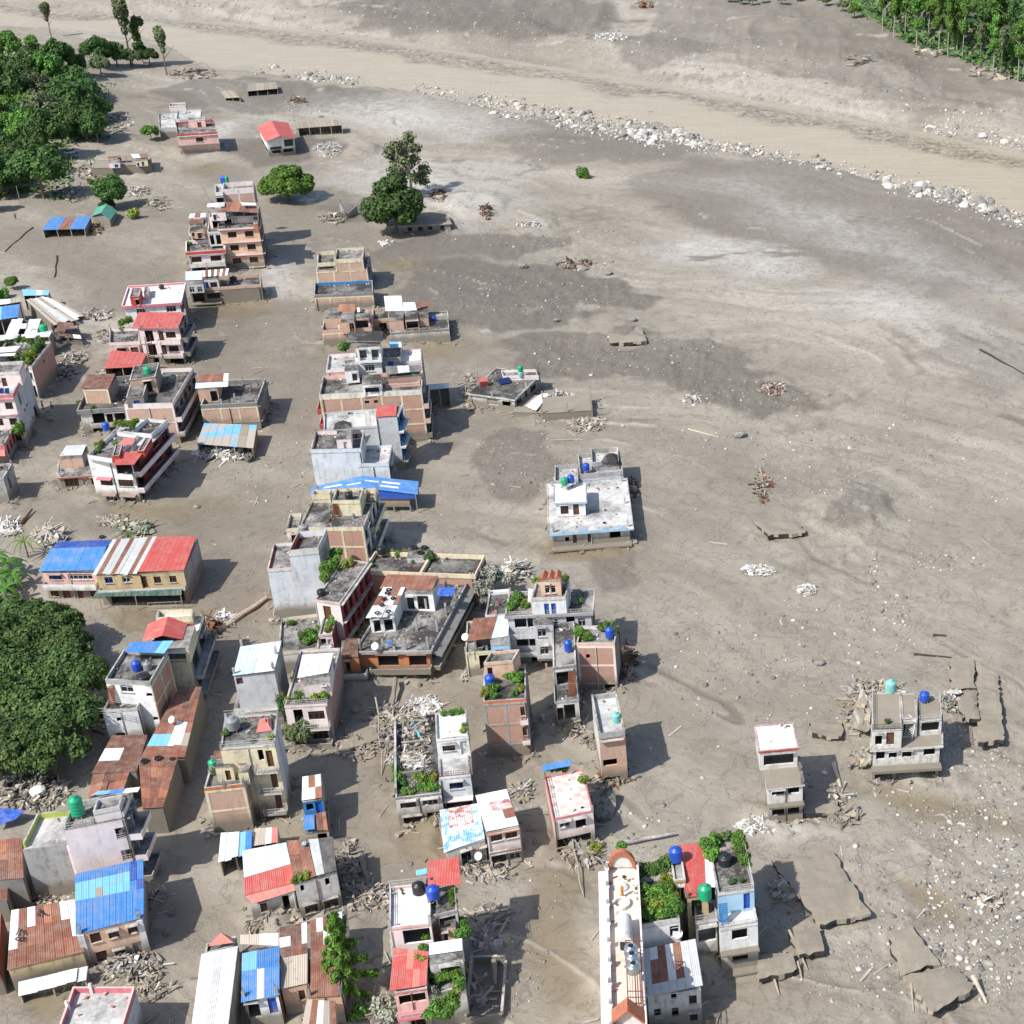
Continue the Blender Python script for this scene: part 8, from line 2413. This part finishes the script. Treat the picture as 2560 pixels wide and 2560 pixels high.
for cx_,cy_,rx_,ry_,n in((760,40,400,32,800),(1150,90,300,38,600),(1500,150,300,40,500),(1720,210,180,25,250),(1130,68,60,12,90),(650,70,120,14,90),(380,15,130,12,150),(1010,440,180,30,260),(1000,555,180,40,320),(1180,670,200,40,300),(1400,745,130,30,160),(1110,500,60,12,120),(1650,1080,12,40,60),(1690,1150,30,30,90),(1780,1060,90,20,70),(1680,900,260,90,260),(1500,820,260,90,200),(1800,1480,130,110,420),(1850,1700,110,190,800),(1650,1750,200,160,400),(1560,1490,60,40,60),(1500,1250,300,120,320),(970,870,90,70,160),(600,1150,300,300,300),(500,750,120,200,160),(900,1700,160,250,260),(1230,1600,100,90,90),(620,288,28,14,140),(1000,300,300,50,160),(560,210,60,20,110)):
 for _ in range(n):
  p=GG(*ov(*jit_px(cx_,cy_,rx_,ry_)))
  q.append((p.x,p.y,p.z+.03,min(.5,.07+rng.expovariate(11))*(1.5 if cy_<250 else 1.0)))
stones_stuff('gravel','scattered grey and pale stones lying over the mud plain',q,['rockgrey','rock','rock','rockdark','rockgrey'],2)
sp=[]
for cx_,cy_,rx_,ry_,n in((1700,1460,60,30,22),(1860,1440,70,60,26),(1880,1660,50,100,40),(1840,1830,80,90,34),(1660,1810,60,60,12),(1500,1330,300,250,20),(1400,900,400,200,18),(640,1290,90,60,6),(470,1000,120,160,10)):
 for _ in range(n):
  sp.append(jit_px(cx_,cy_,rx_,ry_))
for x,y in sp:
 p=GG(*ov(x,y))
 s=.1+rng.expovariate(11)
 o=bpy.data.objects.new('stone',rng.choice(ROCKS[:8]))
 COL.objects.link(o)
 o.location=p+V((0,0,s*.2))
 o.scale=(min(s,.65),)*3
 o.rotation_euler=(0,0,rng.uniform(0,6))
 tag(o,'single pale stone lying loose on the grey mud','stone','loose pale stones on the mud')
for(x,y,s,l)in((1397,822,1.5,'lone brown boulder with a twig bush on open mud'),(1228,214,1.3,'isolated boulder behind the boulder line'),(1098,508,1.4,'boulder among dark stones on the mid plain'),(1150,517,1.2,'pale boulder right of the dark stones on the plain'),(986,505,1.3,'dark boulder on a pale stone pad in the plain'),(1195,605,1.2,'dark boulder near the lone mud roof'),(1050,606,.9,'small dark boulder left of the lone mud roof'),(1548,1252,.9,'rounded mud coated boulder before the four level house')):
 p=GG(*ov(x,y))
 o=bpy.data.objects.new('boulder',ROCKS[8+rng.randrange(3)])
 COL.objects.link(o)
 o.location=p+V((0,0,s*.2));o.scale=(s,)*3
 tag(o,l,'boulder')
HEAPS=[]
def debris(f,cx_,cy_,rx_,ry_,n,label,mats=('drywood','oldwood','mudroof','plaster'),big=1.0,hgt=.9,name='debris',z=None,sticks=.45,lift=0.0):
 b=MB()
 if z is None and f is not ov:
  HEAPS.append((GG(*f(cx_,cy_)),(P(*f(cx_+rx_,cy_))-P(*f(cx_,cy_))).length,(P(*f(cx_,cy_-ry_))-P(*f(cx_,cy_))).length,hgt*.3))
 for i in range(n):
  x,y=jit_px(cx_,cy_,rx_,ry_)
  p=GG(*f(x,y))if z is None else P(*f(x,y),z)
  k=1-math.hypot((x-cx_)/rx_,(y-cy_)/ry_)
  h=max(0,k)*hgt*rng.uniform(.1,.9)+lift+(max(0,k)*hgt*.3 if z is None else 0)
  m=rng.choice(mats)
  c=p+V((0,0,h))
  if rng.random()<sticks:
   L=rng.uniform(.7,3.2)*big
   w=rng.uniform(.05,.16)*(1+.4*big)
   b.box(c+V((0,0,.1)),(L,w,w*rng.uniform(.4,1)),m,rng.uniform(0,3.14),(0,rng.gauss(0,.3)))
  elif rng.random()<.5:
   s=rng.uniform(.25,.7)*big
   b.box(c+V((0,0,s*.2)),(s,s*rng.uniform(.5,1),s*rng.uniform(.25,.7)),m,rng.uniform(0,3),(rng.gauss(0,.4),rng.gauss(0,.4)))
  else:
   s=rng.uniform(.5,1.3)*big
   b.box(c+V((0,0,.1)),(s,s*.7,.05),m,rng.uniform(0,3),(rng.gauss(0,.35),rng.gauss(0,.35)))
 o=b.build(name)
 return tag(o,label,None,None,'stuff')
RUB=('paleframe','cap','drywood','mudroof','oldwood','cap','shade','mudwall','mudroof')
PALE=('paleframe','cloth_white','drywood','rock','cap')
DRK=('oldwood','shade','mudroof','rustbar','wood')
WD=('drywood','oldwood','mudroof','mudwall','cap')
MW=('mudroof','mudwall','oldwood','cap')
for a in((t03,230,190,290,130,420,'broad heap of pale broken rubble and timber at the west edge',RUB,1.1,1.2),(t03,950,1500,260,90,330,'rubble and bent sheets in front of blue roofed pink house',RUB,1.2,1.2),(t03,1120,1690,150,60,110,'splintered wood by the pink terrace corner',WD,1.0,.8),(t03,330,1000,240,50,90,'broken bits between blank house and painted roof',RUB,.9,.6),(t03,1180,1010,70,120,50,'crumpled sheets in the shaded lane',RUB,1.3,.6),(t12,1000,1580,150,120,240,'splintered timber behind the weedy ruin',WD,1.2,1.1),(t12,760,1790,190,70,150,'torn timber along the sunken mud roof',MW,1.1,.8),(t12,1270,1460,140,60,150,'pale stones spilled behind the green tank',PALE,.7,.3),(t13,800,990,190,90,320,'long pile of pale planks across the lane',WD,1.2,1.0),(t13,150,1140,200,90,240,'planks and wreckage below the red tin slope',WD,1.2,1.0),(t13,690,720,80,170,150,'wreckage along the tar roofed house',MW,1.2,1.0),(t13,1640,730,130,70,160,'wreckage under the peeling blue roof',RUB,1.1,.9),(t13,1770,800,130,60,80,'scattered boards before the salmon house',WD,1.0,.4),(t13,1760,1120,130,70,70,'dead branches lying in the shade of foreground house',MW,1.5,.4),(t13,1770,1280,120,90,40,'sticks half sunk in shaded mud',MW,1.6,.3),(t13,1650,1720,80,90,60,'shattered boards by the sunken walls',MW,1.4,.6),(t13,900,1850,160,110,90,'twigs and rags in the yard shade',MW,1.2,.5),(t32,690,1500,105,190,320,'thick drift of timber jammed against the four level house',('cap','oldwood','oldwood','mudwall','mudroof'),1.5,2.6),(t32,1400,1440,80,80,120,'pale snagged wreckage at the house corner',PALE+MW,1.1,1.6),(t32,1620,1400,60,120,70,'sticks scattered on the leaning mud slab',MW,1.5,.5),(t32,820,1340,150,30,90,'timber edging around the top terrace',WD,1.3,1.5),(t33,500,250,70,110,70,'bundle of roots and sticks by the caked house',MW,1.1,.8),(t33,560,370,130,50,60,'roots along the dark seam',MW,1.4,.5),(t33,130,930,120,90,70,'tangled branches on the torn mud roof',MW,1.3,.5),(t33,1640,1000,120,70,70,'wet rubble beside a brown pool',RUB,.9,.4),(t23,540,640,130,120,170,'brushwood raft below the checkered roof house',MW,1.5,.8),(t23,750,70,110,60,90,'collapsed frame under the leaning tower',DRK+('plaster',),1.3,1.2),(t23,80,190,60,70,70,'clump of roots on the mud slope',MW,1.0,.6),(t22,430,1660,90,60,90,'raft of boards before the narrow grey house',MW,1.3,.9),(t22,850,1180,70,170,180,'black wreckage beside the arched brick house',DRK,1.4,1.8),(t22,610,1730,50,60,60,'driftwood at the leaning tower foot',MW,1.2,.7),(t22,20,470,110,60,150,'bleached branches heaped behind the grey balcony house',('drywood','cap','cloth_white'),1.3,2.6),(t21,560,1280,150,50,160,'broken poles and slats before the white strewn slab',WD,1.1,.8),(t21,350,1080,140,40,120,'crumpled white sheets on the slab',PALE,1.0,1.4),(t21,890,1760,50,80,110,'dark wreckage shaded by the lone white house',DRK,1.2,1.0),(t11,1610,1040,60,140,130,'upright sticks and wreckage before tilted bungalow',MW,1.2,1.6),(t21,480,60,160,40,60,'dark stones and stumps on the far plain',DRK,1.2,.7),(t01,470,870,110,70,190,'charred looking rubble beside the lane corner house',DRK+RUB,1.0,.9),(t01,570,770,110,50,110,'broken slabs with orange patch in the lane',RUB,1.1,.6),(t01,730,450,120,40,100,'splintered boards at the slumped pale roof',RUB,1.2,.7),(t01,790,610,80,50,80,'rubble at the pink terrace house wall',MW,1.0,.6),(t01,860,900,130,40,120,'wreckage spilling from under the red canopy',RUB,1.1,1.0),(t01,1680,1500,200,50,130,'torn white sheets hanging at the mud roofed shed',PALE,1.8,.6),(t01,60,1720,90,120,60,'litter beside the grey edge house',RUB,.9,.4),(t02,380,200,120,70,110,'uprooted stump with bleached roots',('drywood','cap'),1.7,1.4),(t02,860,70,100,40,70,'driftwood north of ochre shop',WD,1.3,.5),(t02,1020,140,130,60,150,'greenish uprooted branches behind the ochre shop',('leaf_dusty','drywood','leaf_grey'),1.4,.8),(t02,60,130,110,50,90,'white broken sheets at the west edge',PALE,1.4,.7),(t02,1700,810,90,50,110,'pale junk piled on the fallen trunk',PALE,.8,.9),(t02,1590,900,60,70,90,'dark torn wreck hanging at red hip house',DRK,1.4,2.6),(t02,700,1600,110,80,60,'sticks in the orchard shade',MW,1.5,.4),(t02,60,1880,90,60,60,'roots at the orchard corner',MW,1.5,1.0),(t00,680,1300,90,60,90,'driftwood before the sunk house',WD,1.6,.6),(t00,1040,1450,90,40,90,'collapsed hut by the lone upright tree',PALE+MW,1.4,1.4),(t00,1180,1540,110,50,60,'stumps and sticks east of green barn',MW,1.6,1.0),(t00,890,930,110,80,110,'broken huts at the foot of wood',RUB,1.3,.8),(t00,560,1470,110,60,70,'branches lying below the big rounded tree',MW,1.8,.6),(t00,720,1730,60,50,70,'wreckage beside blue shed',DRK,1.2,.9),(t00,1450,560,200,40,90,'dark drift line below riverside trees',DRK,1.6,.5),(t10,580,1650,100,40,110,'wrecked hut left of broken white wall',MW,1.5,1.0),(t10,310,760,80,25,70,'dark brushwood on silt fan',DRK,1.4,.6),(t10,1370,1480,60,50,60,'mud clods behind the dark tree',DRK,1.5,1.0),(t10,1740,1600,50,60,60,'crumbling edge of the mud mound',DRK,1.3,.8),(t10,540,1130,110,60,140,'pale stones capping the mud mound',PALE,.9,1.2),(t31,-40,1750,70,120,90,'branches along a dark mud seam',DRK,.8,.3),(t31,30,1010,100,60,110,'thicket of dead twigs on dark silt',('rustbar','oldwood','cap'),.7,.5),(t21,1350,1080,70,30,40,'few pale boards on open mud',PALE,.9,.2),(t30,1250,380,160,50,40,'fallen trunks below the forest edge',WD,4.0,.6),(t30,1700,560,200,50,60,'fallen trunks and roots at forest foot',MW,4.0,.8),(t30,680,460,110,40,20,'stranded trunks on far bank',MW,5.0,.3),(t20,1010,40,60,30,20,'stranded dark trees on far bank',DRK,4.0,.8)):
 f,cx_,cy_,rx_,ry_,n,lab,mats,big,hg=a
 debris(f,cx_,cy_,rx_,ry_,n,lab,mats,big,hg)
for x,y,rx_,ry_,n,l in((1430,1078,34,9,200,'white crumbling lime heap on the open mud'),(1522,1114,18,9,110,'smaller white lime heap with rounded grey lump'),(1430,1560,40,16,200,'white shredded plastic washed beside the roof garden'),(1150,70,34,8,150,'white patch on the far bank slope'),(998,424,26,5,110,'white strip of rubble by the dark silt fan'),(730,460,20,6,40,'white sheets on mud before buried school')):
 debris(ov,x,y,rx_,ry_,n,l,('cloth_white','white','rock'),.8,.5,'rubble',sticks=.1)
def log(a,c,r,label,mat='drywood',group=None,name='log',r2=None,za=.1,zc=.1):
 p,q=GG(*a)+V((0,0,za)),GG(*c)+V((0,0,zc))
 b=MB()
 n=4
 off=V((rng.uniform(-1,1),rng.uniform(-1,1),0))*(p-q).length*.02
 pr=p
 for i in range(n):
  nx=p.lerp(q,(i+1)/n)+(off if i%2==0 and i<n-1 else V())
  b.bar(pr,nx,r*(1-.12*i),mat,7,r*(1-.12*(i+1)))
  pr=nx
 return single(b,name,p,label,'timber',group)
log(t02(1640,900),t02(2020,670),.55,'huge bleached tree trunk lying across the lane mouth',zc=.6)
log(t23(460,560),t23(545,980),.12,'long leaning pole by the checkered roof house','oldwood',za=1.5)
log(t23(380,660),t23(470,800),.1,'shorter pole crossing the leaning one','oldwood',za=.8)
log(t33(495,-20),t33(565,200),.3,'pale split trunk east of the caked house',za=.3)
log(t33(0,1480),t33(85,1720),.2,'long beam over the low mud roof','oldwood',za=.9)
log(t33(160,1280),t33(300,1530),.18,'beam fallen from the small square roof','oldwood',za=1.1)
log(t33(225,1500),t33(262,1610),.14,'short post beside the fallen beam','oldwood',za=.8)
log(t33(1540,1630),t33(1650,1780),.3,'thick beam at the black gapped roof corner',za=1.2)
log(t33(1080,1660),t33(1100,1850),.15,'thin dark post before the tilted roof','oldwood',za=.6)
log(t13(790,680),t13(850,910),.4,'ruined wall stump running down the lane','mudwall',name='wall_stump',za=.5,zc=.5)
log(t12(1060,1320),t12(1035,1480),.35,'torn concrete beam behind the weedy ruin','plaster',name='beam',za=1.4,zc=.5)
log(t12(928,1560),t13(948,60),.13,'upright pole beside the weedy ruin','oldwood',za=3.5)
log(t01(2095-640*0,0),t01(2100,10),.1,'stray stick by the brick row')if False else None
log(t21(1330,1310),t21(1560,1370),.18,'bent pale branch on the open mud')
log(t21(290,1395),t21(540,1390),.16,'dark log by the white strewn slab','oldwood')
log(t02(160,100),t02(250,0),.3,'dark log pointing at the torn white sheets','wood',za=.2,zc=.6)
log(t23(820,590),t23(1230,520),.32,'low boundary wall behind the roof garden','cap',name='wall_stump',za=.5,zc=.6)
log(t13(1800,1500),t13(1810,1660),.4,'broken concrete wall end in shaded yard','plaster',name='wall_stump',za=.9,zc=.4)
log(t31(1600,710),t31(1932,895),.25,'long dark crusted wall edge at the far plain margin','shade',name='wall_stump',za=.1,zc=.1)
log(t31(-60,1600),t31(-20,1830),.22,'dark beam along the branch littered seam','oldwood')
log(t32(1100,1078),t32(1385,1102),.2,'dark straight seam beam north of mud roofs','shade')
log(t32(1245,935),t32(1345,938),.25,'dark stub of wall with bent pole','shade',name='wall_stump')
log(t01(430,0),t01(410,165),.2,'thin dark fence line in mud west of tall row','shade',name='wall_stump')
log(t00(250,1720),t00(40,1900),.2,'dark bank line west of blue shed','shade',name='wall_stump')
for i in range(64):
 f,cx_,cy_,rx_,ry_=rng.choice(((ov,1500,1250,330,260),(ov,1700,1650,200,220),(ov,880,1650,100,230),(ov,500,900,120,220),(ov,1250,900,300,160),(ov,560,760,90,160),(ov,930,1330,140,60),(ov,280,400,140,60)))
 x,y=jit_px(cx_,cy_,rx_,ry_)
 p=GG(*f(x,y))
 b=MB()
 b.box(p+V((0,0,.06)),(rng.uniform(.9,3.4),rng.uniform(.1,.3),.08),rng.choice(('drywood','cap','drywood','oldwood')),rng.uniform(0,3.1),(0,rng.gauss(0,.04)))
 single(b,'plank',p,'loose pale plank lying flat on the mud','timber','loose planks on the mud')
b=MB()
c=[P(*t23(x,y),z)for x,y,z in((605,195,2.2),(690,140,2.4),(775,170,1.8),(785,280,.9),(745,400,.2),(660,410,.2),(615,330,1.0))]
b.hexa([p-V((0,0,.25))for p in c],c,'plaster','roof')
single(b,'fallen_slab',c[0],'cracked grey slab tipped against the leaning tower','ruin')
r=empty('sunken_yard',P(*t13(1740,1700)),'roofless sunken yard walls east of foreground house','ruin')
c=[P(*t13(x,y))for x,y in((1590,1930),(1860,1880),(1890,1480),(1640,1470))]
for i in range(4):
 b=MB()
 a,d=c[i],c[(i+1)%4]
 nrm_=V(((d-a).y,-(d-a).x,0)).normalized()*.14
 hgt_=(.8,.9,1.3,1.6)[i]
 b.hexa([a+nrm_-V((0,0,.5)),d+nrm_-V((0,0,.5)),d-nrm_-V((0,0,.5)),a-nrm_-V((0,0,.5))],[a+nrm_+V((0,0,hgt_)),d+nrm_+V((0,0,hgt_*.7)),d-nrm_+V((0,0,hgt_*.7)),a-nrm_+V((0,0,hgt_))],'mudwall','cap')
 b.build('wall',r)
 # ------------------------------------------------------------------ mud banked up against everything that stands in it
co=np.stack([GX,GY,GZ],-1)
for H in list(ALL.values()):
 k=H.main
 c4=np.array([[k.p(u,v,0).x,k.p(u,v,0).y]for u,v in((0,0),(1,0),(1,1),(0,1))])
 r0,r1=c4.min(0)-7,c4.max(0)+7
 sub=(GX>r0[0])&(GX<r1[0])&(GY>r0[1])&(GY<r1[1])
 if sub.any():
  sd=-poly_sd(GX[sub],GY[sub],c4)
  nz=fbm(GX[sub]/3.5,GY[sub]/3.5,33,3)
  co[...,2][sub]+=sstep(4.5,.0,sd)*(.05+1.1*np.clip(nz-.42,0,1)*2)*(sd>-1.0)
for c_,ra,rb,hh_ in HEAPS:
 k_=np.hypot((GX-c_.x)/max(ra,1),(GY-c_.y)/max(rb,1))+(fbm(GX/1.7,GY/1.7,23,3)-.5)*.5
 co[...,2]+=np.clip(1-k_,0,1)*hh_*1.1
ground.data.vertices.foreach_set('co',co.astype(np.float32).ravel())
ground.data.update()
GZ=co[...,2]
zr_=hz('overgrown with weeds').main.zr
for x,y,rx_,ry_,n,l,mt in((1130,1700,190,210,300,'splintered wreckage over the weedy flat roof',MW+('darkmetal',)),(1150,1880,130,60,120,'pale crumbled mortar on the weedy flat roof',PALE),(1080,1560,120,50,120,'bleached boards at the back of the weedy roof',WD)):
 debris(t12,x,y,rx_,ry_,n,l,mt,.9,.4,z=zr_)
for lab,pts in(('ragged mud crusted roof panel sagging off the four level house',((705,1345,6.2),(782,1400,6.6),(772,1650,2.6),(600,1610,.6))),('curled mud crust sheet at the foot of four level house',((600,1920,.8),(780,1900,1.0),(770,1760,1.2),(620,1800,1.0)))):
 q=[P(*t32(x,y),z)for x,y,z in pts]
 b=MB()
 n=7
 g=[[q[0].lerp(q[1],i/n).lerp(q[3].lerp(q[2],i/n),j/n)+V((rng.uniform(-.2,.2),rng.uniform(-.2,.2),rng.uniform(-.25,.25)))for i in range(n+1)]for j in range(n+1)]
 for j in range(n):
  for i in range(n):
   if rng.random()<.86:
    c=[g[j][i],g[j][i+1],g[j+1][i+1],g[j+1][i]]
    b.hexa([p-V((0,0,.22))for p in c],c,rng.choice(('oldwood','mudwall')),rng.choice(('mudroof','mudroof','oldwood','cap')))
 o=single(b,'fallen_roof',q[0],lab,'roof')
b=MB()
for H in ALL.values():
 k=H.main
 if k.o.y>430:
  continue
 for _ in range(int(10+(k.W+k.D)*.9)):
  sd=rng.choice('FFFRRL')
  L_=k.face(sd)[2]
  q=k.sp(sd,rng.uniform(-1,L_+1),0,abs(rng.gauss(0,1.0))+.1)
  z_=float(gz(q.x,q.y))+.08
  if rng.random()<.5:
   b.box((q.x,q.y,z_+.1),(rng.uniform(.6,2.6),rng.uniform(.06,.16),rng.uniform(.05,.12)),rng.choice(('oldwood','mudwall','cap','mudroof','drywood')),rng.uniform(0,3.1),(0,rng.gauss(0,.25)))
  else:
   s=rng.uniform(.2,.75)
   b.box((q.x,q.y,z_+s*.15),(s,s*rng.uniform(.5,1),s*rng.uniform(.3,.7)),rng.choice(('mudroof','mudwall','oldwood','mudroof','palebrick','cap')),rng.uniform(0,3),(rng.gauss(0,.3),rng.gauss(0,.3)))
tag(b.build('debris'),'mud coated wreckage washed up along the house walls',None,None,'stuff')
